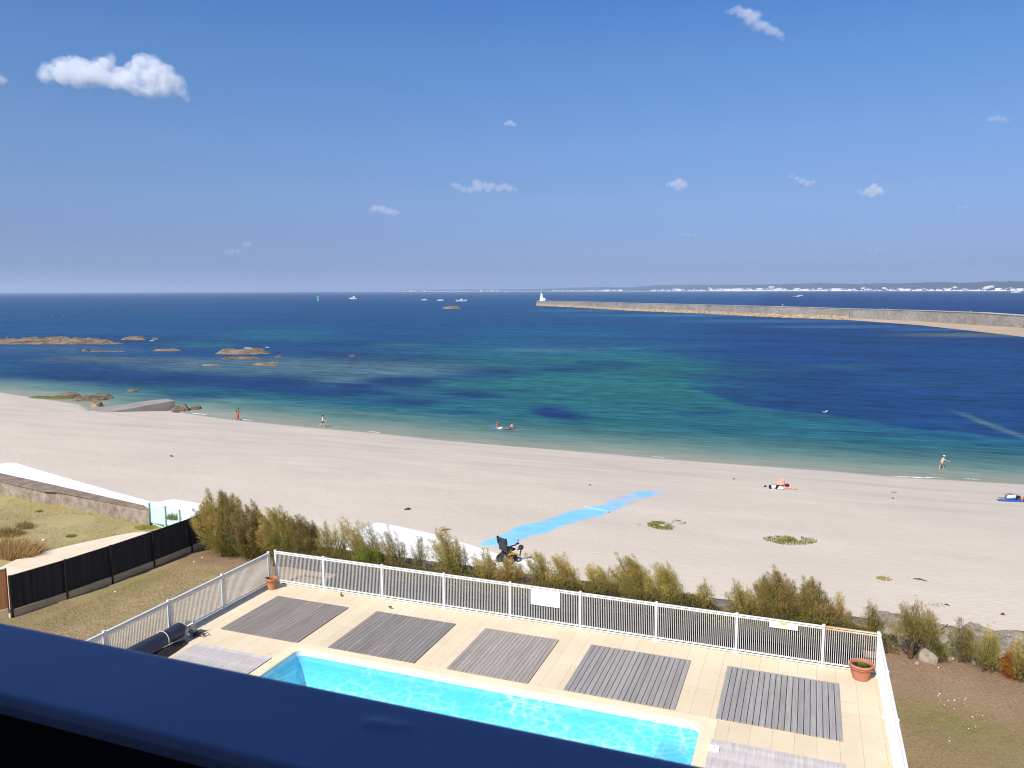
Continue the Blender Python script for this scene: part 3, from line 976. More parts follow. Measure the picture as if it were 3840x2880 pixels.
deck(-17.08, -14.2, 19.03, 21.88, 'grey board deck by the far left fence corner, nearest the small pot', 20, seed=1, tint=(132, 123, 116))
deck(-13.15, -10.26, 19.08, 21.93, 'grey board deck second from the left behind the pool, leaves lying above it', 20, seed=2, tint=(128, 121, 115))
deck(-9.25, -6.82, 19.12, 21.96, 'pale worn middle deck with sand-dusted boards, narrowest of the row', 20, seed=3, tone=1.15, joints=1, tint=(142, 134, 125))
deck(-5.82, -2.86, 19.14, 22.0, 'deck of wide grey boards with dark gaps, below the white sign on the fence', 20, seed=4, tint=(146, 140, 135), gap=.008)
deck(-1.86, 1.08, 19.11, 22.02, 'deck with broken dashed gaps at the right, in front of the large planter pot', 20, seed=5, joints=6, tint=(148, 143, 139), gap=.009)
deck(-17.03, -14.3, 14.9, 17.95, 'pale bleached deck at the left end of the pool, beside the rolled cover', 20, along='x', seed=6, tone=1.5, tint=(150, 143, 138))
deck(-1.85, 1.09, 15.0, 18.13, 'pale bleached deck at the right end of the pool with a white hatch', 20, along='x', seed=7, tone=1.6, tint=(150, 144, 140))
mb = MB(); mb.box((-1.73, 17.7, .052), (.24, .24, .035), bev=.008)
hb = thing('skimmer_hatch', 'small white square hatch lid on the pale deck corner at the pool right end', 'hatch', (-1.73, 17.7, .034))
mb.build('lid', M['mid_white'], hb, world=True)
mb = MB(); mb.tube([(-1.73, 17.62, .071), (-1.73, 17.64, .085), (-1.73, 17.76, .085), (-1.73, 17.78, .071)], .006, 6)
mb.build('handle', M['mid_white'], hb, world=True)


# ------------------------------------------------------------------ white fences
def fence_run(name, label, p0, p1, posts, nper=41, ends=(True, True), stain_last=False):
    a, b2 = Vector((p0[0], p0[1], 0)), Vector((p1[0], p1[1], 0))
    u = (b2 - a).normalized(); rz = math.atan2(u.y, u.x)
    root = thing(name, label, 'fence', tuple(a), 0)
    ps = [a + u * s for s in posts]
    for i, p in enumerate(ps):
        mb = MB()
        mb.box((p.x, p.y, .60), (.07, .07, 1.20), rz, bev=.008)
        mb.box((p.x, p.y, 1.217), (.085, .085, .03), rz, bev=.01)
        mb.box((p.x, p.y, .008), (.15, .15, .016), rz)
        mb.build('post', M['white_paint'], root, world=True)
    for i in range(len(ps) - 1):
        q0, q1 = ps[i] + u * .04, ps[i + 1] - u * .04
        L = (q1 - q0).length; c = (q0 + q1) / 2
        mb = MB()
        k = max(4, round(nper * L / 2.3))
        for j in range(k):
            p = q0 + u * (L * (j + .5) / k)
            mb.box((p.x, p.y, .60), (.012, .012, .985), rz)
        pan = mb.build('baluster_panel', M['white_paint'], root, world=True)
        def rail(nm, z, h, d, mat=M['white_paint']):
            r = MB(); r.box((c.x, c.y, z), (L, d, h), rz, bev=.006)
            o = r.build(nm, mat, None)
            me = o.data
            off = np.empty(len(me.vertices) * 3, np.float32); me.vertices.foreach_get('co', off)
            off = off.reshape(-1, 3) - np.array([a.x, a.y, 0], np.float32); me.vertices.foreach_set('co', off.ravel())
            o.parent = pan
        st = M['stained_paint'] if (stain_last and i == len(ps) - 2) else M['white_paint']
        rail('top_rail', 1.175, .034, .06, st)
        rail('upper_rail', 1.112, .04, .034, st)
        rail('bottom_rail', .108, .04, .034)
        rail('sill_rail', .036, .03, .05)
    return root


fence_run('pool_fence', 'long white baluster fence between the terrace and the tamarisk hedge, carrying two signs', (-18.0, 23.0), (2.08, 23.0),
          [0.02, 2.08, 4.46, 6.82, 9.19, 11.55, 13.94, 16.29, 18.65, 20.06], stain_last=True)
fence_run('pool_fence', 'white baluster fence on the left of the terrace, behind the rolled pool cover', (-18.09, 22.75), (-18.09, 8.0),
          [0.0, 2.42, 4.78, 7.14, 9.5, 11.86, 14.22], 41)
fence_run('pool_fence', 'white fence on the right of the terrace, seen edge-on beside the brown garden', (2.08, 22.87), (2.14, 8.0),
          [0.0, 2.24, 4.61, 6.98, 9.35, 11.7, 14.1], 41)

# signs on the back fence
def at_y(px, py, Y):
    d = ray(px, py)
    return CAM + d * (Y / d.y)


M['sign_white'] = pm('sign_white', (0.84, 0.84, 0.84), 0.35, 0.02, 2, spec=0.4)
M['sign_grey'] = pm('sign_grey_line', (0.55, 0.55, 0.57), 0.5, 0)
M['sign_yellow'] = pm('sign_yellow', S(246, 190, 70), 0.5, 0.08, 6)
M['sign_dark'] = pm('sign_dark_mark', (0.10, 0.10, 0.11), 0.5, 0)
yS = 22.95
tl, br_ = at_y(1990, 2203, yS), at_y(2100, 2268, yS)
sx0, sx1, sz1, sz0 = tl.x, br_.x, 1.155, .60
t = thing('fence_sign', 'large plain white board hung on the middle of the back fence, with faint grey outlines', 'sign', ((sx0 + sx1) / 2, yS, sz1))
mb = MB(); mb.box(((sx0 + sx1) / 2, yS, (sz0 + sz1) / 2), (sx1 - sx0, .012, sz1 - sz0), bev=.004)
mb.build('board', M['sign_white'], t, world=True)
mb = MB()
W_, H_ = sx1 - sx0, sz1 - sz0


def sp(u, v):
    return (sx0 + u * W_, yS - .0085, sz1 - v * H_)


def line(mb, pts, r=.004):
    mb.tube([sp(*p) for p in pts], r, 5)


line(mb, [(.12, .25), (.95, .34), (.90, .50), (.55, .51), (.30, .50), (.14, .42), (.12, .25)])
mb.build('upper_outline', M['sign_grey'], t, world=True)
mb = MB(); line(mb, [(.27, .90), (.27, .68), (.76, .72), (.76, .94)], .003)
mb.build('lower_outline', M['sign_grey'], t, world=True)
for u in (.03, .97):
    mb = MB(); mb.tube([(sx0 + u * W_, yS - .008, sz1 - .03), (sx0 + u * W_, yS - .02, sz1 + .03), (sx0 + u * W_, yS + .05, sz1 + .035)], .005, 6)
    mb.build('cable_tie', M['black_plastic'], t, world=True)
tl, br_ = at_y(2885, 2325, yS), at_y(2993, 2355, yS)
sx0, sx1, sz1, sz0 = tl.x, br_.x, 1.155, .955
t = thing('fence_sign', 'narrow white sign with a yellow half disc, on the right of the back fence', 'sign', ((sx0 + sx1) / 2, yS, sz1))
mb = MB(); mb.box(((sx0 + sx1) / 2, yS, (sz0 + sz1) / 2), (sx1 - sx0, .012, sz1 - sz0), bev=.004)
mb.build('board', M['sign_white'], t, world=True)
mb = MB(); cxs = sx0 + .50 * (sx1 - sx0)
pts = [(cxs + .105 * math.cos(a), sz1 - .01 + .085 * math.sin(a)) for a in np.linspace(PI, 2 * PI, 14)]
mb.add([(x, yS - .0075, z) for x, z in pts] + [(x, yS - .0095, z) for x, z in pts], [tuple(range(13, -1, -1)), tuple(range(14, 28))] + [(i, i + 1, 15 + i, 14 + i) for i in range(13)])
mb.build('yellow_half_disc', M['sign_yellow'], t, world=True)
for u, v, d in ((.06, .2, .016), (.19, .62, .014), (.205, .66, .010), (.80, .56, .016)):
    mb = MB(); mb.box((sx0 + u * (sx1 - sx0), yS - .008, sz1 - v * (sz1 - sz0)), (d * 1.6, .004, d), bev=.001)
    mb.build('dark_mark', M['sign_dark'], t, world=True)


# ------------------------------------------------------------------ pots
def pot(name, label, loc, rtop, rbot, h, rim, handles=False, plant=None):
    t = thing(name, label, 'plant pot', loc)
    mb = MB()
    pr = [(rbot * .6, 0.0), (rbot, 0.0), (rbot * 1.02, .02), (rbot + (rtop - rbot) * .6 * .86, h * .55), (rtop * .90, h - rim), (rtop * .99, h - rim + .005), (rtop, h - rim * .5), (rtop * .99, h - .01), (rtop * .96, h), (rtop * .86, h), (rtop * .84, h - .02), (rtop * .80, h - rim * 1.5)]
    mb.lathe(pr, 36, cap=False)
    mb.build('pot_body', M['terracotta'], t, smooth=True)
    mb = MB()
    ns = []
    for i in range(5):
        ns.append((rtop * .815 * (1 - i / 4.0) + .001, h - rim * 1.15 + .02 * i / 4))
    mb.lathe(ns, 24, cap=False)
    mb.build('soil', M['soil'], t, smooth=True)
    if handles:
        for sgn in (-1, 1):
            mb = MB(); mb.tube([(sgn * rtop * .95, 0, h - rim * 1.1), (sgn * (rtop + .05), 0, h - rim * .9), (sgn * (rtop + .06), 0, h - rim * .5), (sgn * (rtop + .04), 0, h - rim * .15), (sgn * rtop * .97, 0, h - rim * .05)], .014, 8)
            mb.build('handle', M['terracotta'], t, smooth=True)
    if handles is False:
        mb = MB(); mb.lathe([(rtop * .93, h - rim * 1.55), (rtop * .965, h - rim * 1.45), (rtop * .965, h - rim * 1.25), (rtop * .93, h - rim * 1.15)], 36, cap=False)
        mb.build('band', M['terracotta'], t, smooth=True)
    return t


pot('flower_pot', 'small terracotta pot with handles in the far left fence corner, holding bare soil', (-17.72, 22.42, 0), .21, .145, .41, .08, True)
bp_ = pot('flower_pot', 'large terracotta tub with green sprigs in the far right fence corner', (1.64, 22.62, 0), .325, .215, .43, .075, False)

# ------------------------------------------------------------------ rolled pool cover
M['tarp'] = pm('navy_tarp', S(62, 66, 88, .55), 0.42, 0.25, 2, 0.6, 4, spec=0.5, scale3=(4, .6, 4), bdist=0.03)
M['tarp_dark'] = pm('tarp_underside', S(58, 52, 48, .7), 0.6, 0.15, 2, 0.3, 6, spec=0.3, bdist=0.03)
M['rope'] = pm('pale_rope', (0.6, 0.58, 0.5), 0.8, 0.1, 30)
t = thing('pool_cover_reel', 'rolled pool cover under a navy tarp, tied with pale rope by the left fence', 'pool cover', (-17.66, 15.0, 0))
ax, az_ = -17.66, .34
ys = np.linspace(18.08, 10.5, 44)
nn = 20
vs, fs = [], []
for i, y in enumerate(ys):
    bul = .20 + .035 * math.sin(i * .9) * math.exp(-i * .03) + .012 * math.sin(i * 2.3)
    if i == 0: bul = .12
    if 5 <= i <= 6: bul *= .93
    for k in range(nn):
        a = 2 * PI * k / nn
        w_ = bul * (1 + .10 * math.cos(a - 1.1) + .04 * math.sin(3 * a + y))
        vs.append((ax + w_ * math.cos(a), y, az_ + w_ * 1.02 * math.sin(a)))
for i in range(len(ys) - 1):
    for k in range(nn):
        k2 = (k + 1) % nn
        fs.append((i * nn + k, (i + 1) * nn + k, (i + 1) * nn + k2, i * nn + k2))
fs.append(tuple(range(nn)))
mb = MB(); mb.add(vs, fs); mb.build('tarp_roll', M['tarp'], t, smooth=True, world=True)
# loose flap draped over the roll towards the terrace
vs, fs = [], []
prof = [(-.10, .565), (.05, .58), (.16, .50), (.215, .38), (.235, .25)]
for i, y in enumerate(ys[4:]):
    for (dx, z) in prof:
        vs.append((ax + dx + .012 * math.sin(y * 3 + dx * 9), y, z + .012 * math.sin(y * 2.1)))
npf = len(prof)
for i in range(len(ys) - 5):
    for k in range(npf - 1):
        fs.append((i * npf + k, i * npf + k + 1, (i + 1) * npf + k + 1, (i + 1) * npf + k))
mb = MB(); mb.add(vs, fs)
mb.build('tarp_flap', M['tarp'], t, smooth=True, world=True)
vs, fs = [], []
prof = [(.14, .18), (.24, .20), (.33, .11), (.40, .025), (.46, .012)]
for i, y in enumerate(np.linspace(17.9, 10.5, 36)):
    e = min(1.0, .35 + i * .18)
    for (dx, z) in prof:
        vs.append((ax + dx * (1 if dx < .2 else e * .3 + .7) + .02 * math.sin(y * 2.3), y, max(.01, z * e)))
for i in range(35):
    for k in range(npf - 1):
        fs.append((i * npf + k, i * npf + k + 1, (i + 1) * npf + k + 1, (i + 1) * npf + k))
mb = MB(); mb.add(vs, fs); mb.build('cover_sheet', M['tarp_dark'], t, smooth=True, world=True)
for yy in (17.25, 15.0):
    mb = MB(); mb.tube([(ax + .245 * math.cos(a), yy, az_ + .25 * math.sin(a)) for a in np.linspace(-.9, PI + .6, 18)], .012, 6)
    mb.build('rope', M['rope'], t, world=True)
mb = MB(); mb.tube([(ax + .222 * math.cos(a), 17.93, az_ + .224 * math.sin(a)) for a in np.linspace(-.5, PI + .4, 18)], .010, 6)
mb.build('hem', M['rope'], t, world=True)
mb = MB(); mb.box((ax, 18.35, .27), (.30, .03, .40), bev=.005); mb.tube([(ax + .17, 18.37, 0), (ax + .17, 18.37, .58)], .016, 8); mb.tube([(ax, 18.0, .33), (ax, 18.37, .33)], .03, 8)
mb.build('reel_stand', M['grey_metal'], t, world=True)
mb = MB()
rr = random.Random(8)
for i in range(26):
    a = rr.random() * 6.28; x_, y_ = ax + .05 + rr.random() * .45, 18.28 + rr.random() * .28
    mb.tube([(x_, y_, .02 + rr.random() * .12), (x_ + .1 * math.cos(a), y_ + .1 * math.sin(a), .04 + rr.random() * .12), (x_ + .18 * math.cos(a + .5), y_ + .16 * math.sin(a + .5), .02)], .010, 5)
mb.build('strap_bundle', M['black_plastic'], t, world=True)

# two sparrows on the paving
M['bird'] = pm('sparrow_plumage', S(84, 72, 58), 0.8, 0.3, 20)
def bird(label, px, py, rz):
    p = at(px, py, 0)
    t = thing('sparrow', label, 'bird', (p.x, p.y, 0), rz, 'small birds on the paving')
    mb = MB()
    mb.tube([(-.10, 0, .055), (-.05, 0, .06), (-.02, 0, .065), (.02, 0, .07), (.045, 0, .085), (.06, 0, .10), (.08, 0, .105), (.095, 0, .10)], [.008, .014, .03, .034, .026, .02, .02, .004], 8)
    mb.build('body', M['bird'], t, smooth=True)
    mb = MB(); mb.tube([(0, .015, .04), (.005, .015, .0)], .004, 5); mb.tube([(0, -.015, .04), (.005, -.015, .0)], .004, 5)
    mb.build('legs', M['bark'], t)
bird('small dark bird on the paving near the fence, above the first deck', 1280, 2237, 2.2)
bird('small dark bird on the paving between the second deck and the fence', 1463, 2283, -.4)

# ------------------------------------------------------------------ balcony and building behind the camera
t = thing('balcony_railing', 'broad navy painted balcony rail running across the bottom left foreground', 'railing', (0, .72, 9.08))
mb = MB()
RY0, RY1, RZ = .640, .808, 10.1
vs, fs = [], []
xs_ = np.concatenate([np.linspace(-6, -1.3, 20), np.linspace(-1.28, .3, 300), np.linspace(.4, 4, 12)]); ysr = np.linspace(0, 1, 33)
for x in xs_:
    for q in ysr:
        y = RY0 + (RY1 - RY0) * q
        e = min(q, 1 - q) * (RY1 - RY0)
        z = RZ - (0.008 * (1 - min(1, e / .012)) ** 2 if e < .012 else 0)
        for bx, by, br_, bh in ((-.455, .752, .011, .0028), (-.425, .757, .009, .0016), (-.58, .72, .02, .0005), (-.8, .70, .03, .0004), (-.3, .695, .02, .0004)):
            z += bh * math.exp(-((x - bx) ** 2 * .5 + (y - by) ** 2) / br_ ** 2)
        vs.append((x, y, z))
nq = len(ysr)
for i in range(len(xs_) - 1):
    for k in range(nq - 1):
        fs.append((i * nq + k, (i + 1) * nq + k, (i + 1) * nq + k + 1, i * nq + k + 1))
mb.add(vs, fs)
mb.add([(-6, RY0, RZ - .008), (4, RY0, RZ - .008), (4, RY0, RZ - .020), (-6, RY0, RZ - .020)], [(0, 3, 2, 1)])
mb.add([(-6, RY1, RZ - .008), (4, RY1, RZ - .008), (4, RY1, RZ - .020), (-6, RY1, RZ - .020)], [(0, 1, 2, 3)])
mb.add([(-6, RY0, RZ - .020), (4, RY0, RZ - .020), (4, RY1, RZ - .020), (-6, RY1, RZ - .020)], [(0, 3, 2, 1)])
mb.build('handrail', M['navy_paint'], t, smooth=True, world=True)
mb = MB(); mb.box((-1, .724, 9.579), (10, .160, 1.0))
mb.build('parapet', M['navy_shaded'], t, world=True)

t = thing('apartment_building', 'apartment block with the balcony the view is taken from', 'building', (-3, -6, -.2))
mb = MB()
mb.box((-3, -6.2, 8.0), (26, 9.9, 16.4)); mb.box((-3, -6.2, 16.35), (26.6, 10.5, .3))
mb.build('wall', M['facade'], t, world=True)
mb = MB()
for z in (3.06, 6.06, 9.0, 12.06):
    mb.box((-1, -.2, z), (10.2, 2.1, .16))
mb.build('balcony_slab', M['concrete'], t, world=True)
for x in (-3.2, 1.2):
    for z in (1.2, 4.2, 7.2, 10.2, 13.2):
        f = MB(); f.box((x, -1.235, z), (2.2, .05, 2.2)); fo = f.build('window', M['white_paint'], t, world=True)
        g = MB(); g.box((x, -1.205, z), (2.0, .02, 2.0)); g2 = g.build('pane', M['glass_dark'], None)
        for v_ in g2.data.vertices: v_.co -= Vector(t.location)
        g2.parent = fo

# ------------------------------------------------------------------ black fence on the left, with brown panel
gl = [(p.x, p.y) for p in (at(x, y, -.62) for x, y in ((43, 2320), (249, 2251), (418, 2190), (575, 2130), (716, 2073), (775, 2046)))] + [(-24.55, 28.2)]
t = thing('garden_fence', 'black cloth covered fence on a low concrete base, along the left lawn', 'fence', (-24.6, 20, -.6))
pz = lambda i: -.62 + .02 * i
for i in range(len(gl) - 1):
    a, b2 = Vector((*gl[i], 0)), Vector((*gl[i + 1], 0))
    u = (b2 - a).normalized(); nrm = Vector((u.y, -u.x, 0)); rz = math.atan2(u.y, u.x); L = (b2 - a).length; c = (a + b2) / 2
    mb = MB(); mb.box((c.x, c.y, -.56), (L, .12, .50), rz); mb.build('concrete_base', M['tan_concrete'], t, world=True)
    mb = MB()
    k = 40
    vs, fs = [], []
    for j in range(k + 1):
        p = a + u * (L * j / k) + nrm * (.012 * math.sin(j * 1.9) + .01 * math.sin(j * .7))
        for z in (-.33, .30, .88):
            vs.append((p.x, p.y, z + (.006 * math.sin(j * .8) if z > .5 else 0)))
    for j in range(k):
        for q in range(2):
            fs.append((j * 3 + q, (j + 1) * 3 + q, (j + 1) * 3 + q + 1, j * 3 + q + 1))
    nv = len(vs)
    vs += [(x - nrm.x * .03, y - nrm.y * .03, z) for x, y, z in vs]
    fs += [tuple(reversed([q + nv for q in f])) for f in list(fs)]
    for j in range(k):
        fs.append((j * 3 + 2, (j + 1) * 3 + 2, nv + (j + 1) * 3 + 2, nv + j * 3 + 2))
    mb.add(vs, fs); mb.build('cloth_panel', M['black_fence'], t, world=True)
    mb = MB(); mb.box((c.x, c.y, .885), (L, .045, .03), rz); mb.build('top_rail', M['black_metal'], t, world=True)
for i, q in enumerate(gl):
    mb = MB(); mb.box((q[0] + .07, q[1], .13), (.06, .06, 1.62), 0); mb.build('post', M['black_metal'], t, world=True)
t = thing('wood_fence_panel', 'brown wooden fence panel at the left edge, end of the black fence', 'fence panel', (-25.2, 17.3, -.6))
pe = at(-110, 2356, -.62); a, b2 = Vector((gl[0][0] - .05, gl[0][1] - .06, 0)), Vector((pe.x, pe.y, 0)); u = (b2 - a).normalized(); rz = math.atan2(u.y, u.x); c = (a + b2) / 2; L = (b2 - a).length
mb = MB()
for j in range(16):
    p = a + u * (L * (j + .5) / 16); mb.box((p.x, p.y, .47), (L / 16 - .004, .025 + .004 * (j % 2), 1.38), rz)
mb.build('boards', M['brown_wood'], t, world=True)
mb = MB(); mb.box((c.x, c.y, -.45), (L, .12, .44), rz); mb.build('concrete_base', M['tan_concrete'], t, world=True)
mb = MB(); mb.box((a.x + .02, a.y + .01, .40), (.05, .05, 1.60), rz); mb.build('post', pm('rust_red_post', S(120, 62, 46), .7), t, world=True)
mb = MB(); mb.box((c.x, c.y, 1.175), (L, .05, .03), rz); mb.build('cap_rail', M['concrete'], t, world=True)

# ------------------------------------------------------------------ stone wall, glass gate, promenade
ZP = -3.3
t = thing('stone_wall', 'low rough stone wall between the vacant plot and the white promenade', 'wall', (-40, 32, LOTZ))
mb = MB()
op = [at(x, y, -.66) for x, y in ((-420, 1680), (0, 1778), (200, 1822), (540, 1900))]
ip = [at(x, y, -.66) for x, y in ((558, 1912), (208, 1840), (166, 1840), (0, 1802), (-420, 1702))]
mb.prism([(p.x, p.y) for p in op + ip], ZP - .3, -.70)
mb.build('wall_body', M['stone_wall'], t, world=True)
mb = MB()
op = [at(x, y, -.66) for x, y in ((-420, 1678), (0, 1776), (200, 1820), (541, 1898))]
ip = [at(x, y, -.66) for x, y in ((560, 1913), (209, 1843), (164, 1842), (0, 1804), (-420, 1704))]
mb.prism([(p.x, p.y) for p in op + ip], -.698, -.62)
mb.build('wall_cap', pm('wall_cap_stone', S(164, 146, 126, .85), .9, .3, 1.5, .4, 12, spec=.15, col2=S(122, 106, 92, .85), world=True, fine=.15), t, world=True)
t = thing('gate_pillar', 'squat brown stone pillar beside the glass gate, half behind the big tamarisk', 'pillar', (-29.4, 32.4, ZP))
mb = MB(); a = at(729, 1925, -.9)
mb.box((a.x + .75, a.y + .25, -2.1), (1.5, .55, 2.4), -.1, bev=.05); mb.box((a.x + .75, a.y + .25, -.87), (1.5, .5, .1), -.1, bev=.06)
mb.build('pillar_body', M['stone_wall'], t, world=True)

M['mint_metal'] = pm('mint_green_metal', S(186, 220, 204), 0.4, 0.05, 5, spec=0.5)
m, nt_, out_ = newmat('clear_glass')
tb = N(nt_, 'ShaderNodeBsdfTransparent'); tb.inputs['Color'].default_value = (.90, .97, .94, 1)
gb = N(nt_, 'ShaderNodeBsdfGlossy'); gb.inputs['Roughness'].default_value = .03
ms = N(nt_, 'ShaderNodeMixShader'); ms.inputs[0].default_value = .06; nt_.links.new(tb.outputs[0], ms.inputs[1]); nt_.links.new(gb.outputs[0], ms.inputs[2]); nt_.links.new(ms.outputs[0], out_.inputs['Surface'])
M['glass'] = m
t = thing('glass_gate', 'glass gate with three pale green posts at the end of the stone wall', 'gate', (-31, 30.8, LOTZ))
gp = [at(562, 1963, LOTZ), at(622, 1984, LOTZ), at(675, 1990, LOTZ)]
hts = [height_to(gp[0], 1887), height_to(gp[1], 1900), height_to(gp[2], 1913)]
for p, h in zip(gp, hts):
    mb = MB(); mb.box((p.x, p.y, LOTZ + h / 2), (.09, .13, h), .15, bev=.012); mb.box((p.x, p.y, LOTZ + h), (.12, .17, .035), .15)
    mb.build('post', M['mint_metal'], t, world=True)
for i in range(2):
    a, b2 = gp[i], gp[i + 1]; u = (b2 - a).normalized(); L = (b2 - a).length; c = (a + b2) / 2; h = min(hts[i], hts[i + 1]) - .12
    mb = MB(); mb.box((c.x, c.y, LOTZ + .06 + h / 2), (L - .16, .012, h - .06), math.atan2(u.y, u.x)); mb.build('glass_pane', M['glass'], t, world=True)
    mb = MB(); mb.box((c.x, c.y, LOTZ + .04), (L - .14, .06, .05), math.atan2(u.y, u.x)); mb.build('bottom_rail', M['mint_metal'], t, world=True)

# promenade slabs and steps
mb = MB()
pp = [at(x, y, ZP) for x, y in ((-420, 1640), (0, 1740), (30, 1735), (60, 1736), (150, 1764), (240, 1790), (400, 1836), (560, 1880), (592, 1882), (650, 1872), (700, 1879), (760, 1891), (800, 1915))]
poly = [(p.x, p.y) for p in pp] + [(-29, 35.0), (-29, 31.6), (-33, 31.4), (-42, 32.6), (-55, 35.5)]
mb.prism(poly, ZP - 1.2, lambda x, y: ZP)
o = mb.build('promenade', M['white_concrete']); struct(o, 'bright white concrete promenade at the foot of the stone wall')
mb = MB()
pp = [at(x, y, ZP) for x, y in ((1398, 1966), (1404, 1961), (1420, 1960), (1500, 1975), (1660, 2010), (1820, 2062), (1905, 2088), (1975, 2091), (2060, 2110), (2130, 2150))]
poly = [(p.x, p.y) for p in pp] + [(-9.2, 33.0), (-24.0, 33.0), (-24.4, 37.0)]
mb.prism(poly, ZP - 1.0, ZP)
o = mb.build('promenade_ramp', M['white_concrete']); struct(o, 'bright white concrete ramp behind the tamarisk hedge')
# sea wall carrying the garden
t = thing('sea_wall', 'dark stone sea wall at the far edge of the garden', 'wall', (0, WALL_Y, -3.4))
mb = MB()
mb.prism([(-24.6, WALL_Y + .02), (45, WALL_Y + .02), (45, WALL_Y + .5), (-24.6, WALL_Y + .5)], -4.2, -.30)
mb.build('wall_body', M['seawall'], t, world=True)
vs, fs = [], []
xx = np.arange(-24.6, 45, .3)
for i, x in enumerate(xx):
    nz = [float(fbm(x * .9, k * 3.1, 77, 3)) - .5 for k in range(4)]
    vs += [(x, WALL_Y - .5, -.36 + nz[0] * .1), (x, WALL_Y - .1, -.24 + nz[1] * .12), (x, WALL_Y + .34, -.24 + nz[2] * .12), (x, WALL_Y + .56 + nz[3] * .12, -.36), (x, WALL_Y + .56, -.6)]
for i in range(len(xx) - 1):
    for k in range(4):
        fs.append((i * 5 + k, (i + 1) * 5 + k, (i + 1) * 5 + k + 1, i * 5 + k + 1))
mb = MB(); mb.add(vs, fs); mb.build('wall_cap', M['seawall'], t, world=True)

# ------------------------------------------------------------------ breakwater + lighthouse
def stone_far(name, c1, c2, scale, bump=.8, bs=.5, band=None):
    m, nt, out = newmat(name)
    b = N(nt, 'ShaderNodeBsdfPrincipled'); b.inputs['Roughness'].default_value = .95; b.inputs['Specular IOR Level'].default_value = .1
    v = coords(nt)
    c = mix(nt, noise(nt, v, scale, 6, .7, .32, .68), c1, c2)
    c = mix(nt, 1.0, c, mix(nt, noise(nt, v, scale * 9, 4, .7, .3, .7), (.72,) * 3, (1.22,) * 3), 'MULTIPLY')
    nt.links.new(c, b.inputs['Base Color'])
    bp = N(nt, 'ShaderNodeBump'); bp.inputs['Strength'].default_value = bump; bp.inputs['Distance'].default_value = .5
    nt.links.new(noise(nt, v, bs, 6, .7), bp.inputs['Height']); nt.links.new(bp.outputs['Normal'], b.inputs['Normal'])
    nt.links.new(b.outputs[0], out.inputs['Surface'])
    return m


M['bw_wall'] = stone_far('breakwater_masonry', S(176, 168, 158, .82), S(140, 132, 124, .82), .10)
M['bw_top'] = pm('breakwater_top', S(206, 196, 182, .9), .9, .1, .2, world=True)
M['bw_rubble'] = stone_far('breakwater_rubble', S(214, 186, 146, .92), S(120, 100, 78, .85), .5, 1.0, 1.2)
M['far_sand'] = pm('shoal_sand', S(190, 166, 136, .85), .95, .1, .1, world=True)
BW = [(2018, 1145, 1127.5), (2180, 1153, 1131), (2354, 1163, 1136), (2614, 1173, 1142), (2880, 1186, 1148.5), (3184, 1197, 1157.5), (3444, 1205, 1164), (3661, 1219, 1172), (3840, 1230, 1184), (4100, 1262, 1200)]
SHOAL = [(2010, 1146), (2180, 1154), (2354, 1165), (2614, 1175), (2880, 1189), (3184, 1200), (3444, 1219), (3661, 1243), (3840, 1264), (4100, 1300)]
gp_, tp_, hz_ = [], [], []
for (px, yb, yt), (sx_, sy_) in zip(BW, SHOAL):
    wl_ = at(sx_, sy_, SEA)                       # waterline in front
    base = at(px, yb, SEA + .9) if px > 3190 else wl_ + Vector((wl_.x, wl_.y, 0)).normalized() * (5.5 if px < 3100 else 6.5)
    gp_.append(base); hz_.append(max(4.6, min(7.5, height_to((base.x, base.y, SEA), yt)))); tp_.append(wl_)


def resample(pts, n):
    pts = [Vector(p) for p in pts]
    L = [0]
    for a, b2 in zip(pts, pts[1:]): L.append(L[-1] + (b2 - a).length)
    out = []
    for i in range(n):
        s = L[-1] * i / (n - 1)
        k = max(j for j in range(len(L)) if L[j] <= s + 1e-6); k = min(k, len(pts) - 2)
        out.append(pts[k].lerp(pts[k + 1], (s - L[k]) / (L[k + 1] - L[k])))
    return out


t = thing('breakwater', 'long grey stone breakwater running out across the bay to the lighthouse', 'breakwater', tuple(gp_[5].to_2d()) + (SEA,))
NB = 220
bp3 = resample([Vector((p.x, p.y, h)) for p, h in zip(gp_, hz_)], NB)
vs, fs, vt, ft = [], [], [], []
for i, p in enumerate(bp3):
    q = bp3[min(i + 1, NB - 1)] - bp3[max(i - 1, 0)]; nrm = Vector((-q.y, q.x, 0)).normalized()
    if nrm.dot(Vector((p.x, p.y, 0))) < 0: nrm = -nrm       # away from the camera
    zt = SEA + p.z
    jit = (random.random() - .5) * .15
    vs += [(p.x, p.y, SEA - 1), (p.x + nrm.x * .5, p.y + nrm.y * .5, SEA + p.z * .5), (p.x + nrm.x * .9, p.y + nrm.y * .9, zt - .35), (p.x + nrm.x * .7, p.y + nrm.y * .7, zt - .35), (p.x + nrm.x * .7, p.y + nrm.y * .7, zt + jit * .3)]
    vt += [(p.x + nrm.x * .7, p.y + nrm.y * .7, zt + jit * .3), (p.x + nrm.x * 6, p.y + nrm.y * 6, zt), (p.x + nrm.x * 6.5, p.y + nrm.y * 6.5, SEA - 1)]
for i in range(NB - 1):
    for k in range(4): fs.append((i * 5 + k, i * 5 + k + 1, (i + 1) * 5 + k + 1, (i + 1) * 5 + k))
    for k in range(2): ft.append((i * 3 + k, i * 3 + k + 1, (i + 1) * 3 + k + 1, (i + 1) * 3 + k))
fs.append((0, 1, 2, 3, 4)); ft.append((0, 2, 1))
mb = MB(); mb.add(vs, fs); mb.build('masonry_face', M['bw_wall'], t, world=True)
mb = MB(); mb.add(vt, ft)
e0 = bp3[0]; nrm = Vector((-(bp3[1] - e0).y, (bp3[1] - e0).x, 0)).normalized()
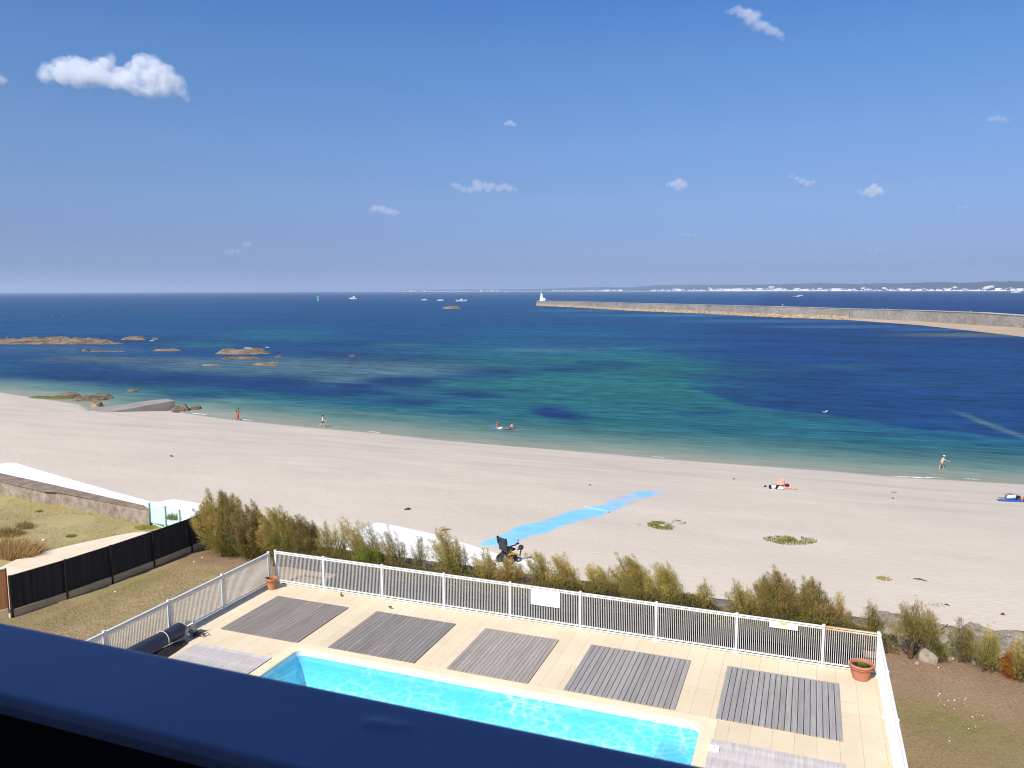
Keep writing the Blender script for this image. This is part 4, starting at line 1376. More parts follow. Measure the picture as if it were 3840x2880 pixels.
if nrm.dot(Vector((e0.x, e0.y, 0))) < 0: nrm = -nrm
mb.add([(e0.x, e0.y, SEA - 1), (e0.x + nrm.x * 6.5, e0.y + nrm.y * 6.5, SEA - 1), (e0.x + nrm.x * 6, e0.y + nrm.y * 6, SEA + e0.z), (e0.x + nrm.x * .7, e0.y + nrm.y * .7, SEA + e0.z)], [(0, 1, 2, 3)])
mb.build('walkway', M['bw_top'], t, world=True)
# rubble toe (left two thirds)
toe_a = resample([Vector((p.x, p.y, 0)) for p in gp_[:6]], 420); toe_b = resample([Vector((p.x, p.y, 0)) for p in tp_[:6]], 420)
vs, fs = [], []
for i, (a, b2) in enumerate(zip(toe_a, toe_b)):
    for k in range(7):
        u = k / 6
        p = a.lerp(b2, u * 1.04 - .02)
        z = SEA + 2.0 * (1 - u) ** .8 - .15 + (fbm(i * .55, k * 1.3, 51, 3) - .42) * 2.6 * (1 - .55 * u)
        vs.append((p.x, p.y, float(z)))
for i in range(419):
    for k in range(6): fs.append((i * 7 + k, i * 7 + k + 1, (i + 1) * 7 + k + 1, (i + 1) * 7 + k))
mb = MB(); mb.add(vs, fs); mb.build('rubble_toe', M['bw_rubble'], t, world=True)
ds_ = at(3184, 1190, SEA + 3)
mb = MB(); mb.tube([gp_[5] + Vector((-.4, -.6, -1)), gp_[5] + Vector((0, 0, hz_[5]))], .12, 6); mb.build('drain_pipe', M['bw_rubble'], t, world=True)
# sandy spit at the right foot of the breakwater
ta = resample([Vector((p.x, p.y, 0)) for p in gp_[5:]], 60); tb_ = resample([Vector((p.x, p.y, 0)) for p in tp_[5:]], 60)
vs, fs = [], []
for i, (a, b2) in enumerate(zip(ta, tb_)):
    for k in range(6):
        u = k / 5; p = a.lerp(b2, -.06 + u * 1.16); vs.append((p.x, p.y, SEA + .95 * (1 - u) ** 1.0 - .02 - (.2 if k == 5 else 0)))
for i in range(59):
    for k in range(5): fs.append((i * 6 + k, i * 6 + k + 1, (i + 1) * 6 + k + 1, (i + 1) * 6 + k))
mb = MB(); mb.add(vs, fs); struct(mb.build('sand_spit', M['far_sand'], None, True), 'brown sand strip along the right foot of the breakwater')

# lighthouse at the end of the breakwater
lp = at(2030, 1146, SEA); d0 = (lp - CAM).length
lz = SEA + hz_[0]
lp = Vector((gp_[0].x, gp_[0].y, 0)) + (Vector((gp_[1].x, gp_[1].y, 0)) - Vector((gp_[0].x, gp_[0].y, 0))).normalized() * 12 + nrm * 2.6
s_ = (lp.length) / F                               # metres per photo pixel there
M['lh_white'] = pm('lighthouse_white', (.84, .83, .80), .6, .04, .5, spec=.3)
M['lh_green'] = pm('lighthouse_green', S(120, 176, 180), .5, .08, 1, spec=.4)
M['lh_dark'] = pm('lantern_dark', (.03, .05, .06), .3, .05, 1, spec=.5)
t = thing('lighthouse', 'small white lighthouse with a green lantern at the tip of the breakwater', 'lighthouse', (lp.x, lp.y, lz))
mb = MB(); mb.lathe([(4.4 * s_, 17.5 * s_), (3.7 * s_, 27 * s_), (3.9 * s_, 28 * s_)], 20); mb.build('tower', M['lh_white'], t)
mb = MB(); mb.lathe([(5.3 * s_, 28 * s_), (5.3 * s_, 28.8 * s_)], 20)
for k in range(14):
    a = 2 * PI * k / 14; mb.tube([(5.1 * s_ * math.cos(a), 5.1 * s_ * math.sin(a), 28.8 * s_), (5.1 * s_ * math.cos(a), 5.1 * s_ * math.sin(a), 31 * s_)], .06, 4)
mb.lathe([(5.2 * s_, 31 * s_), (5.2 * s_, 31.3 * s_)], 20, cap=False); mb.build('gallery', M['lh_green'], t)
mb = MB(); mb.lathe([(3.0 * s_, 28.8 * s_), (2.9 * s_, 36 * s_)], 16); mb.build('lantern_room', M['lh_green'], t)
mb = MB(); mb.box((2.4 * s_, -1.6 * s_, 33.8 * s_), (2.2 * s_, 2.6 * s_, 4.2 * s_), .4); mb.build('lantern_window', M['lh_dark'], t)
mb = MB(); mb.lathe([(3.5 * s_, 36 * s_), (3.2 * s_, 37.4 * s_), (1.8 * s_, 39.4 * s_), (.5 * s_, 40.4 * s_), (.35 * s_, 42.4 * s_)], 16); mb.build('dome', M['lh_green'], t, True)
mb = MB(); mb.lathe([(8.0 * s_, 0), (7.6 * s_, 6 * s_), (6.6 * s_, 10 * s_), (5.4 * s_, 12 * s_), (4.6 * s_, 18 * s_)], 16)
mb.lathe([(5.4 * s_, 0), (5.2 * s_, 7 * s_), (3.6 * s_, 9.4 * s_)], 12, c=(8.6 * s_, 3.6 * s_, 0)); mb.build('base_house', M['lh_white'], t)
mb = MB(); mb.box((9.5 * s_, -1.9 * s_, 3 * s_), (2 * s_, .3, 4.4 * s_), .3); mb.build('door', M['lh_dark'], t)

# ------------------------------------------------------------------ far shore
def hill_material():
    m, nt, out = newmat('far_wooded_hills')
    b = N(nt, 'ShaderNodeBsdfPrincipled'); b.inputs['Roughness'].default_value = 1; b.inputs['Specular IOR Level'].default_value = 0
    v = coords(nt)
    c = mix(nt, noise(nt, v, .004, 6, .65, .4, .62), (.022, .036, .032), (.050, .066, .050))
    nt.links.new(c, b.inputs['Base Color']); nt.links.new(b.outputs[0], out.inputs['Surface'])
    return m


M['hills'] = hill_material()
TOPS = [(1468, 1093.0, 1094.5, 15500), (1490, 1089.2, 1094.2, 15400), (1530, 1087.2, 1094, 15200), (1600, 1086.6, 1093.6, 15000), (1700, 1086.2, 1093.4, 14600), (1800, 1085.8, 1093.0, 14200), (1920, 1085, 1092.6, 13600), (2020, 1084, 1092.2, 13000), (2100, 1081.5, 1091.8, 12400),
        (2140, 1079, 1091.4, 12000), (2280, 1076, 1090.6, 11400), (2300, 1078, 1090.4, 11200), (2376, 1077, 1090, 10800), (2462, 1070, 1089.4, 10400), (2593, 1068, 1088.8, 10000), (2680, 1070, 1088.4, 9800), (2745, 1068, 1088, 9600), (2880, 1067, 1088, 9300), (2960, 1065, 1088, 9000),
        (3064, 1061.5, 1088, 8600), (3200, 1065, 1088, 8200), (3320, 1062, 1088, 7800), (3420, 1061.5, 1088, 7400), (3525, 1057, 1088.4, 7000), (3600, 1061, 1088.6, 6800), (3660, 1058.5, 1088.8, 6600), (3717, 1055, 1089, 6400), (3760, 1057.5, 1089, 6300), (3786, 1054.5, 1089.2, 6200), (3840, 1055, 1089.4, 6100),
        (3960, 1052, 1089.6, 5900), (4150, 1054, 1090, 5700), (4500, 1050, 1090.5, 5400), (5200, 1050, 1092, 5000)]
tx = np.array([q[0] for q in TOPS], float); tt_ = np.array([q[1] for q in TOPS]); tbm = np.array([q[2] for q in TOPS]); td = np.array([q[3] for q in TOPS], float)
HX = np.concatenate([np.arange(1466, 3860, 3.0), np.arange(3860, 5200, 12.0)])
jag = (fbm(HX * .09, HX * 0, 61, 4) - .5) * 3.0 * sstep(1466, 1700, HX)
HT = np.interp(HX, tx, tt_) + jag; HBs = np.interp(HX, tx, tbm); HD = np.interp(HX, tx, td)


def shore_pt(px, extra=0.0, z=SEA):
    """point on the far shore at photo column px, pushed inland by extra metres"""
    dd = float(np.interp(px, tx, td)) + extra
    p = at_dist(px, 1090 - .003 * (px - 1900), dd)
    return Vector((p.x, p.y, z))


vs = []
prof_u = (0, 260, 700, 1300, 1900)
prof_z = (0.0, .22, .62, 1.0, .7)
for px, ty, by in zip(HX, HT, HBs):
    d1 = float(np.interp(px, tx, td))
    top = at_dist(px, ty, d1 + 1300).z
    for u, z in zip(prof_u, prof_z):
        p = shore_pt(px, u)
        nz = (float(fbm(px * .06, u * .01, 63, 4)) - .5) * .25 if 0 < u < 1300 else 0
        vs.append((p.x, p.y, SEA + .6 + (top - SEA) * max(0, z + nz * (0.6 if z > .3 else .2))))
o = np_mesh('far_hills', np.array(vs), grid_faces(len(HX), 5), M['hills'], smooth=True)
struct(o, 'wooded hills of the far shore across the bay')
vs = []
for px in HX:
    for u, z in ((-50, -.5), (0, 2.2), (40, 5.0), (90, 5.5)):
        p = shore_pt(px, u * (1 if px > 1900 else .7)); vs.append((p.x, p.y, SEA + z))
M['far_beach'] = pm('far_beach_sand', S(236, 224, 206, .9), .95, .08, .01, world=True)
o = np_mesh('far_beach', np.array(vs), grid_faces(len(HX), 4), M['far_beach'], smooth=True)
struct(o, 'thin pale beach line along the far shore')

# far houses: three kinds, each a thing of its own
M['far_wall'] = pm('far_house_wall', (.86, .85, .82), .8, .04, .2)
M['far_roof'] = pm('far_house_roof', S(104, 104, 116), .8, .1, .3)


def far_house(kind):
    mb = MB()
    if kind == 0:
        L, W, Hh, rh = 16, 10, 6, 4.5
    elif kind == 1:
        L, W, Hh, rh = 30, 12, 10, 4
    else:
        L, W, Hh, rh = 11, 9, 8, 5
    t = thing('far_house', 'x', 'house', (0, 0, 0))
    mb.box((0, 0, Hh / 2 - 1.5), (L, W, Hh + 3))
    mb.prism([(-L / 2, -W / 2), (-L / 2, W / 2), (-L / 2 + .3, W / 2), (-L / 2 + .3, -W / 2)], Hh, lambda x, y: Hh + rh * (1 - abs(y) / (W / 2)) + .01)
    mb.build('wall', M['far_wall'], t)
    r = MB()
    r.add([(-L / 2 - .4, -W / 2 - .4, Hh - .1), (L / 2 + .4, -W / 2 - .4, Hh - .1), (L / 2 + .4, 0, Hh + rh), (-L / 2 - .4, 0, Hh + rh), (-L / 2 - .4, W / 2 + .4, Hh - .1), (L / 2 + .4, W / 2 + .4, Hh - .1)],
          [(0, 1, 2, 3), (3, 2, 5, 4)])
    r.build('roof', M['far_roof'] if kind != 1 else M['far_wall'], t)
    return t


protos = [far_house(k) for k in range(3)]
used = [False] * 3
rr = random.Random(77)
zones = [  # px range, count, depth range inland, label, scale
    (1490, 1900, 26, (20, 120), 'white house on the low headland at the left end of the far shore', 1.5),
    (2070, 2330, 26, (10, 140), 'white house on the far shore just right of the lighthouse', 1.6),
    (2440, 2660, 26, (20, 220), 'white seafront house on the far shore below the long low hill', 1.6),
    (2660, 2900, 62, (20, 420), 'white house in the dense town on the far shore slope', 1.7),
    (2900, 3180, 44, (20, 260), 'white house along the far beach right of the dense town', 1.6),
    (3180, 3520, 34, (20, 320), 'white house under the wooded ridge of the far shore', 1.25),
    (3520, 3850, 38, (20, 420), 'white house among trees at the right end of the far shore', 1.15)]
for x0, x1, cnt, (u0, u1), lab, scv in zones:
    for i in range(cnt):
        px = x0 + (x1 - x0) * (i + rr.random()) / cnt
        u = u0 + (u1 - u0) * rr.random() ** 1.6
        if rr.random() < .45: u = u0 + 30 * rr.random()
        p = shore_pt(px, u)
        d1 = float(np.interp(px, tx, td)); top = at_dist(px, float(np.interp(px, HX, HT)), d1 + 1300).z
        zz = SEA + .6 + (top - SEA) * float(np.interp(u, prof_u, prof_z)) * .92
        k = rr.choices([0, 1, 2], [5, 3, 4])[0]
        yaw = math.atan2(p.y, p.x) + PI / 2 + (rr.random() - .5) * 1.4
        sc = scv * (0.8 + .5 * rr.random())
        g = 'white houses along the far shore'
        if not used[k]:
            o = protos[k]; used[k] = True
            o.location = (p.x, p.y, zz); o.rotation_euler = (0, 0, yaw); o.scale = (sc,) * 3; o['label'] = lab; o['group'] = g
        else:
            dup(protos[k], (p.x, p.y, zz), yaw, lab, g, (sc,) * 3)

# ------------------------------------------------------------------ rocks in the water
def reef_material():
    m, nt, out = newmat('reef_rock')
    b = N(nt, 'ShaderNodeBsdfPrincipled'); b.inputs['Roughness'].default_value = .9; b.inputs['Specular IOR Level'].default_value = .15
    v = coords(nt, True, (.35, 1.0, 3.2)); v2 = coords(nt, True, (.8, 1.6, 5.0))
    c = mix(nt, noise(nt, v, .55, 6, .65, .34, .66), S(168, 146, 122, .82), S(104, 88, 74, .80))
    c = mix(nt, noise(nt, v2, .8, 5, .7, .54, .66), c, S(56, 46, 40, .8))
    c = mix(nt, noise(nt, v2, 1.7, 4, .7, .60, .74), c, S(214, 196, 170, .9))
    nt.links.new(c, b.inputs['Base Color'])
    bp = N(nt, 'ShaderNodeBump'); bp.inputs['Strength'].default_value = 1; bp.inputs['Distance'].default_value = .5
    nt.links.new(noise(nt, v2, .9, 6, .7), bp.inputs['Height']); nt.links.new(bp.outputs['Normal'], b.inputs['Normal'])
    nt.links.new(b.outputs[0], out.inputs['Surface'])
    return m


M['reef'] = reef_material()
M['algae'] = pm('green_algae', S(92, 104, 40, .75), .8, .3, 1.4, .6, 8, col2=S(118, 108, 66, .75), spec=.3, world=True)


def reef(label, px, py, hw, dep, h, seed, name='reef', mat=None, skew=0.0, z0=None, flat=.5, asym=0.0, cat='rock', group='rocks rising from the water'):
    """heightfield rock: centre pixel on the water line, half width in px, half depth and height in m"""
    z0 = SEA if z0 is None else z0
    p = at(px, py, z0); r = at(px + hw, py, z0) - p
    hw_m = Vector((r.x, r.y, 0)).length; ax_ = Vector((r.x, r.y, 0)).normalized()
    away = Vector((-ax_.y, ax_.x, 0))
    if away.dot(p) < 0: away = -away
    nu, nv = max(24, min(150, int(hw_m * 3.2))), 26
    U, V = np.meshgrid(np.linspace(-1.15, 1.15, nu), np.linspace(-1.2, 1.2, nv), indexing='ij')
    x = U * hw_m; y = V * dep + skew * U * dep
    n1 = fbm(x * .22 + seed * 7, y * .6, seed, 4); n2 = fbm(x * .13 + seed * 3, y * .3, seed + 5, 3)
    q = np.sqrt(np.abs(U - asym * (1 - U * U)) ** 2.2 + np.abs(V) ** 2.4)
    mask = 1 - sstep(.55, 1.08, q + (n1 - .5) * .5)
    rid = 1 - np.abs(2 * fbm(x * .2 + y * .25 + seed, y * 1.0, seed + 9, 4) - 1) + .9 * (fbm(x * .7, y * 2.6 + x * .3, seed + 13, 4) - .5)
    z = -.35 + mask * (.36 + h * (flat * .5 + (1 - flat) * 1.0 * n2 * 1.3 + .75 * (rid - .6)))
    z = np.maximum(z, -.4)
    Xw = ax_.x * x + away.x * y; Yw = ax_.y * x + away.y * y
    o = np_mesh(name, np.stack([Xw, Yw, z], -1).reshape(-1, 3), grid_faces(nu, nv), mat or M['reef'], smooth=False)
    o.location = (p.x, p.y, z0)
    return tag(o, label, cat, group)


reef('long low brown reef at the left edge of the sea', 120, 1289, 385, 3.2, 2.3, 2, flat=.45)
reef('raised right end of the long left reef', 505, 1274, 52, 3.0, 1.3, 4, flat=.6)
reef('tiny islet with foam just right of the long reef', 586, 1273, 15, 1.6, 1.1, 5)
reef('thin tan rock ledge below the long reef', 405, 1319, 98, 1.0, .35, 6, flat=.8)
reef('small round boulder at the left tip of the thin tan ledge', 321, 1317, 12, .9, .9, 7, flat=.8)
reef('flat tan rock slab left of the central rocks', 628, 1316, 56, 1.6, .8, 8, flat=.7)
reef('largest jagged rock of the central group, its top edged with foam', 912, 1326, 105, 3.4, 1.7, 10, flat=.35)
reef('long lower rock shelf in front of the largest central rock', 900, 1346, 86, 1.7, .8, 11, flat=.5, skew=.35)
reef('ochre rock at the right front of the central group', 1000, 1368, 62, 2.4, .7, 12, flat=.75)
reef('smooth sand-coloured rock hump left of the ochre rock', 790, 1371, 46, 1.0, .35, 13, flat=.9)
reef('thin dark rock sliver left of the sand-coloured hump', 720, 1362, 30, .8, .25, 14, flat=.8)
reef('small dark rock right of the central group', 1042, 1340, 17, .8, .45, 15)
reef('tiny dark rock alone in the water right of the reefs', 1322, 1336, 14, .9, .35, 16)
reef('lone flat islet far out, left of the lighthouse', 1693, 1157.5, 32, 9, 3.0, 17, flat=.6)
reef('brown rock mound behind the green algae near the beach', 255, 1487, 52, 2.6, .7, 20, flat=.6)
reef('wide brown rock at the water edge, right of the green algae', 350, 1497, 78, 3.0, .8, 21, flat=.55)
reef('small dark rock offshore of the slipway', 500, 1466, 26, 1.2, .35, 22)
reef('flat rock in the shallows right of the slipway boulders', 735, 1533, 28, 1.2, .6, 23, flat=.7)
reef('bright green algae covered flat rock on the sand edge', 185, 1494, 112, 2.0, .42, 24, name='algae_rock', mat=M['algae'], flat=.8)
reef('dark rock beside the foot of the slipway', 365, 1524, 22, 1.0, .8, 26, mat=M['bw_rubble'])

# slipway
t = thing('slipway', 'grey concrete slipway running from the sand into the water on the left', 'slipway', (-97, 90, SEA))
zf = {}
pts = [(384, 1550, -6.95), (655, 1502.5, -6.05), (627, 1494.5, -6.0), (575, 1500, -6.1), (520, 1508, -6.35), (430, 1521, -6.75), (345, 1534, -7.0)]
w3 = [at(x, y, z) for x, y, z in pts]
vs = [tuple(p) for p in w3] + [(p.x, p.y, SEA - .6) for p in w3]
n = len(w3)
ar = sum(w3[i].x * w3[(i + 1) % n].y - w3[(i + 1) % n].x * w3[i].y for i in range(n))
f = [tuple(range(n))] + [(i, n + i, n + (i + 1) % n, (i + 1) % n) for i in range(n)]
mb = MB(); mb.add(vs, f)
M['slip'] = pm('slipway_concrete', S(168, 158, 150, .85), .9, .25, .5, .3, 3, col2=S(140, 128, 118, .85), world=True, fine=.1, fscale=5)
mb.build('ramp', M['slip'], t, world=True)


def boulder(label, p, r, seed, mat='granite', cat='boulder', group=None, name='boulder', squash=.7):
    rnd = random.Random(seed)
    bm = bmesh.new(); bmesh.ops.create_icosphere(bm, subdivisions=3, radius=1)
    ax3 = [Vector((rnd.random() - .5, rnd.random() - .5, rnd.random() - .5)).normalized() for _ in range(9)]
    of = [.40 + .26 * rnd.random() for _ in range(9)]
    for v in bm.verts:
        for a, o_ in zip(ax3, of):
            dd = v.co.dot(a)
            if dd > o_: v.co -= a * (dd - o_) * .85
        v.co *= 1 + .06 * (rnd.random() - .5)
        v.co = Vector((v.co.x * r[0], v.co.y * r[1], v.co.z * r[2] if v.co.z > 0 else v.co.z * r[2] * .5))
    me = bpy.data.meshes.new(name); bm.to_mesh(me); bm.free(); me.materials.append(M[mat])
    o = bpy.data.objects.new(name, me); COL.objects.link(o); o.location = p; o.rotation_euler = (0, 0, rnd.random() * 6)
    return tag(o, label, cat, group)


g = 'boulders at the slipway'
for i, (px, py, rx, rz_, lab) in enumerate(((700, 1541, 1.1, 1.3, 'tall brown boulder at the right end of the slipway pile'), (668, 1541, 1.3, 1.2, 'large brown boulder leaning on the slipway wall'), (640, 1540, 1.1, .8, 'mid-sized brown boulder in the middle of the slipway pile'),
                                            (685, 1530, 1.1, 1.5, 'rear boulder behind the slipway pile'), (610, 1534, .8, .55, 'small boulder left in the slipway pile'), (580, 1532, .9, .45, 'flat stone at the dark slipway wall'), (553, 1531, .7, .35, 'leftmost low stone against the slipway wall'), (658, 1546, .7, .6, 'small front boulder on the sand by the slipway'))):
    p = on_sand(px, py); boulder(lab, (p.x, p.y, p.z - .1), (rx, rx * .9, rz_), 300 + i, 'reef', 'boulder', g)
for i, (px0, py0, px1, py1, lab) in enumerate(((562, 1530, 584, 1514, 'driftwood stump leaning out of the slipway stones'), (590, 1534, 616, 1522, 'thick driftwood log among the slipway boulders'))):
    a = on_sand(px0, py0); L = (at(px1, py0, a.z) - at(px0, py0, a.z)).length
    mb = MB(); b2 = a + RT * L + Vector((0, 0, (py0 - py1) / F * 125)); mb.tube([a, a.lerp(b2, .5) + Vector((0, 0, .15)), b2], [.28, .24, .14], 7)
    tag(mb.build('driftwood', M['bark']), lab, 'driftwood', 'driftwood on the beach')

# ------------------------------------------------------------------ boats, buoy
def boat(name, label, px, py, L, kind, rz):
    p = at(px, py, SEA)
    t = thing(name, label, 'boat', (p.x, p.y, SEA), rz, 'white boats out on the bay')
    n = 9
    vs, fs = [], []
    B, D = L * .17, L * .13
    for i in range(n):
        u = i / (n - 1); x = L * (u - .5)
        w_ = B * (1 - max(0, (u - .45) / .55) ** 2.2) * (.9 + .1 * min(1, u * 4))
        zz = D * (1 + .35 * u * u)
        vs += [(x, -w_, zz), (x, -w_ * .75, 0), (x, 0, -.15 * D), (x, w_ * .75, 0), (x, w_, zz)]
    for i in range(n - 1):
        for k in range(4): fs.append((i * 5 + k, (i + 1) * 5 + k, (i + 1) * 5 + k + 1, i * 5 + k + 1))
        fs.append((i * 5 + 4, (i + 1) * 5 + 4, (i + 1) * 5, i * 5))
    fs.append((0, 1, 2, 3, 4))
    mb = MB(); mb.add(vs, fs); mb.build('hull', M['mid_white'], t)
    if kind >= 1:
        mb = MB(); mb.prism([(-L * .18, -B * .7), (L * .22, -B * .5), (L * .22, B * .5), (-L * .18, B * .7)], D * 1.05, D * 2.1)
        mb.prism([(-L * .22, -B * .6), (L * .06, -B * .5), (L * .06, B * .5), (-L * .22, B * .6)], D * 2.1, D * 2.9 if kind == 2 else D * 2.3)
        mb.build('cabin', M['mid_white'], t)
        mb = MB(); mb.prism([(-L * .1, -B * .72), (L * .225, -B * .53), (L * .225, B * .53), (-L * .1, B * .72)], D * 1.5, D * 1.9); mb.build('cabin_window', M['lh_dark'], t)
    if kind == 2:
        mb = MB(); mb.tube([(-L * .1, 0, D * 2.8), (-L * .12, 0, D * 4.6)], .08, 5); mb.build('mast', M['mid_white'], t)
    if kind == 0:
        mb = MB(); mb.box((-L * .02, 0, D * 1.3), (L * .16, B * .9, D * .7), bev=.1); mb.build('console', M['mid_white'], t)
    return t


boat('motor_boat', 'white cabin boat nearest the green channel marker', 1325, 1121.5, 16, 2, 3.6)
boat('speed_boat', 'left one of three low white speed boats before the headland', 1591, 1126, 12, 0, .4)
boat('speed_boat', 'middle one of three low white speed boats, stubby, before the headland', 1651, 1127.8, 12, 0, .3)
boat('speed_boat', 'right one of three low white speed boats, longest, above the lone islet', 1731, 1130, 19, 0, .55)
boat('motor_boat', 'tiny white boat on the horizon left of the green channel marker', 1043, 1097.3, 30, 1, .4)
boat('speed_boat', 'white speed boat trailing a wake beyond the breakwater', 3000, 1110, 15, 0, .35)
boat('motor_yacht', 'white motor yacht at the far right beyond the breakwater', 3811, 1098.5, 40, 1, .4)
a, b2 = at(2998, 1110.3, SEA + .1), at(2968, 1110.6, SEA + .1); mb = MB(); c = at(2995, 1112, SEA + .1)
mb.add([a, b2, c], [(0, 1, 2)]); tag(mb.build('boat_wake', M['foam']), 'white wake behind the far speed boat', None, None, 'stuff')
p = at(1195, 1128.5, SEA); s2 = Vector((p.x, p.y, 0)).length / F
t = thing('channel_marker', 'green cylindrical channel marker standing in the open sea', 'buoy', (p.x, p.y, SEA))
M['buoy_green'] = pm('buoy_green', S(64, 168, 136), .5, .06, .2, spec=.4)
mb = MB(); mb.lathe([(6.0 * s2, -1), (6.1 * s2, 1.5 * s2), (5.9 * s2, 2 * s2), (5.9 * s2, 18 * s2), (5.2 * s2, 18.6 * s2)], 20); mb.build('tower', M['buoy_green'], t)
mb = MB(); mb.lathe([(2.2 * s2, 18.6 * s2), (2.2 * s2, 19.4 * s2), (.6 * s2, 20.6 * s2), (.5 * s2, 22 * s2)], 10); mb.lathe([(4.9 * s2, -.5), (4.9 * s2, 1.2 * s2)], 20)
mb.build('topmark', M['lh_dark'], t)

# ------------------------------------------------------------------ vegetation
def leaf_material(name, trans=.4):
    m, nt, out = newmat(name)
    a = N(nt, 'ShaderNodeAttribute', attribute_name='Col')
    d = N(nt, 'ShaderNodeBsdfDiffuse'); tl_ = N(nt, 'ShaderNodeBsdfTranslucent'); ms = N(nt, 'ShaderNodeMixShader'); ms.inputs[0].default_value = trans
    nt.links.new(a.outputs['Color'], d.inputs['Color']); nt.links.new(a.outputs['Color'], tl_.inputs['Color'])
    nt.links.new(d.outputs[0], ms.inputs[1]); nt.links.new(tl_.outputs[0], ms.inputs[2]); nt.links.new(ms.outputs[0], out.inputs['Surface'])
    return m


M['leaf'] = leaf_material('feathery_leaf')
OLIVE, GREEN, GOLD, BROWN, DKGRN, RUST = (np.array(c) * 1.22 for c in (S(158, 146, 76, .95), S(128, 134, 62, .95), S(206, 178, 112, 1.0), S(160, 128, 94, .95), S(88, 98, 46, .95), S(186, 112, 56, .95)))


def sprig_mesh(name, P, D, Ln, Wd, Cc, parent):
    """diamond leaf strips: positions, directions, lengths, widths, colours"""
    n = len(P)
    D = D / (np.linalg.norm(D, axis=1, keepdims=True) + 1e-9)
    A = rng.normal(size=(n, 3)); side = np.cross(D, A); side /= (np.linalg.norm(side, axis=1, keepdims=True) + 1e-9)
    Ln = Ln[:, None]; Wd = Wd[:, None]
    v = np.stack([P, P + D * Ln * .45 + side * Wd, P + D * Ln, P + D * Ln * .45 - side * Wd], 1)
    f = np.arange(n * 4).reshape(n, 4)
    c = np.repeat(Cc, 4, axis=0)
    return np_mesh(name, v.reshape(-1, 3), f, M['leaf'], parent, col=np.clip(c, 0, 1))


def x_for_px(px, Y, zf):
    lo, hi = -60.0, 40.0
    for _ in range(50):
        m = (lo + hi) / 2
        if proj((m, Y, float(zf(m, Y))))[0] < px: lo = m
        else: hi = m
    return lo


TAM = 'tamarisk shrubs along the sea wall'


def tamarisk(label, px, Y, top, wid, npl, seed, cols=(OLIVE, GREEN, GOLD), lean=.45, low=.05, trunk=3, density=95, tip=.75, group=TAM, name='tamarisk', thick=1.0, zf=garden_z, side=0.0, trunk_r=.03, trunk_h=.5):
    r = np.random.default_rng(seed)
    wid *= .97
    x = x_for_px(px, Y, zf); z = float(zf(x, Y)); h = height_to((x, Y, z), top)
    t = thing(name, label, 'shrub', (x, Y, z), 0, group)
    wx_, wy_ = wid / 2, min(wid / 2, .9)
    LEAN = np.array([-.93, -.30, 0.0]) * lean + np.array([side, 0, 0])
    P, D, L, W, Cc = [], [], [], [], []
    stem = MB()
    for i in range(npl):
        a = r.random() * 2 * PI; q = r.random() ** .6
        ox, oy = wx_ * q * math.cos(a), wy_ * q * math.sin(a)
        s0 = np.array([ox * .55, oy * .55, h * (low + (.35 - low * .5) * r.random() ** 1.2 * (1 - .3 * q))])
        toph = h * (1 - .42 * q ** 2) * (.62 + .38 * r.random() ** .8)
        if i < 3: toph = h * (1.0 - .06 * i); q = .2
        e = np.array([ox * (1.0 if q > .2 else .4), oy, max(toph, s0[2] + .12 * h)]) + LEAN * (toph - s0[2]) * (.6 + .6 * r.random())
        mid = (s0 + e) / 2 - LEAN * (e[2] - s0[2]) * .32 + r.normal(size=3) * .06
        n = max(30, int(2.5 * density * np.linalg.norm(e - s0)))
        u = np.sort(r.random(n)) ** .9
        u3 = u[:, None]
        pts = (1 - u3) ** 2 * s0 + 2 * u3 * (1 - u3) * mid + u3 ** 2 * e
        tan = 2 * (1 - u3) * (mid - s0) + 2 * u3 * (e - mid)
        tan /= np.linalg.norm(tan, axis=1, keepdims=True)
        spread = (.14 * (1 - u3) ** .7 + .025) * (.8 + .35 * h)
        P.append(pts + r.normal(size=(n, 3)) * spread * .55)
        D.append(tan * 1.0 + r.normal(size=(n, 3)) * .5 + LEAN * .3)
        L.append((.07 + .12 * r.random(n)) * (1.05 - .35 * u) * (.7 + .25 * h))
        W.append((.0032 + .0028 * r.random(n)) * thick)
        base = cols[0] if r.random() < .6 else cols[1]
        cc = base[None] * (1 - u3 * tip * .75) + cols[2][None] * (u3 * tip * .75)
        cc = cc * (.70 + .5 * r.random()) * (.75 + .5 * r.random((n, 1)))
        Cc.append(cc)
        if i % 2 == 0:
            ps = [(1 - k) ** 2 * s0 + 2 * k * (1 - k) * mid + k ** 2 * e for k in (0, .3, .6, .95)]
            stem.tube([Vector(p) for p in ps], [.012, .009, .006, .002], 4)
    for i in range(trunk):
        a = r.random() * 6.28; q = r.random()
        p0 = Vector((wx_ * .25 * math.cos(a) * (i > 0), wy_ * .25 * math.sin(a) * (i > 0), -.12))
        p2 = Vector((wx_ * .55 * math.cos(a + .6) * q, wy_ * .4 * math.sin(a + .6), h * trunk_h * (.7 + .4 * r.random())))
        p1 = (p0 + p2) / 2 + Vector((r.normal() * .1, r.normal() * .08, 0))
        stem.tube([p0, p1, p2], [trunk_r * (1.5 if i == 0 else 1), trunk_r, trunk_r * .45], 7)
        for k in range(3):
            f0 = .4 + .2 * k; s = p0.lerp(p1, min(1, f0 * 1.2)) if f0 < .6 else p1.lerp(p2, f0 - .4)
            stem.tube([s, s + Vector((r.normal() * .22 * wid, r.normal() * .2, h * .22))], [trunk_r * .5, trunk_r * .2], 5)
    stem.build('stems', M['bark'], t)
    sprig_mesh('foliage', np.concatenate(P), np.concatenate(D), np.concatenate(L), np.concatenate(W), np.concatenate(Cc), t)
    return t


dk = (OLIVE * .85, DKGRN, BROWN * 1.1)
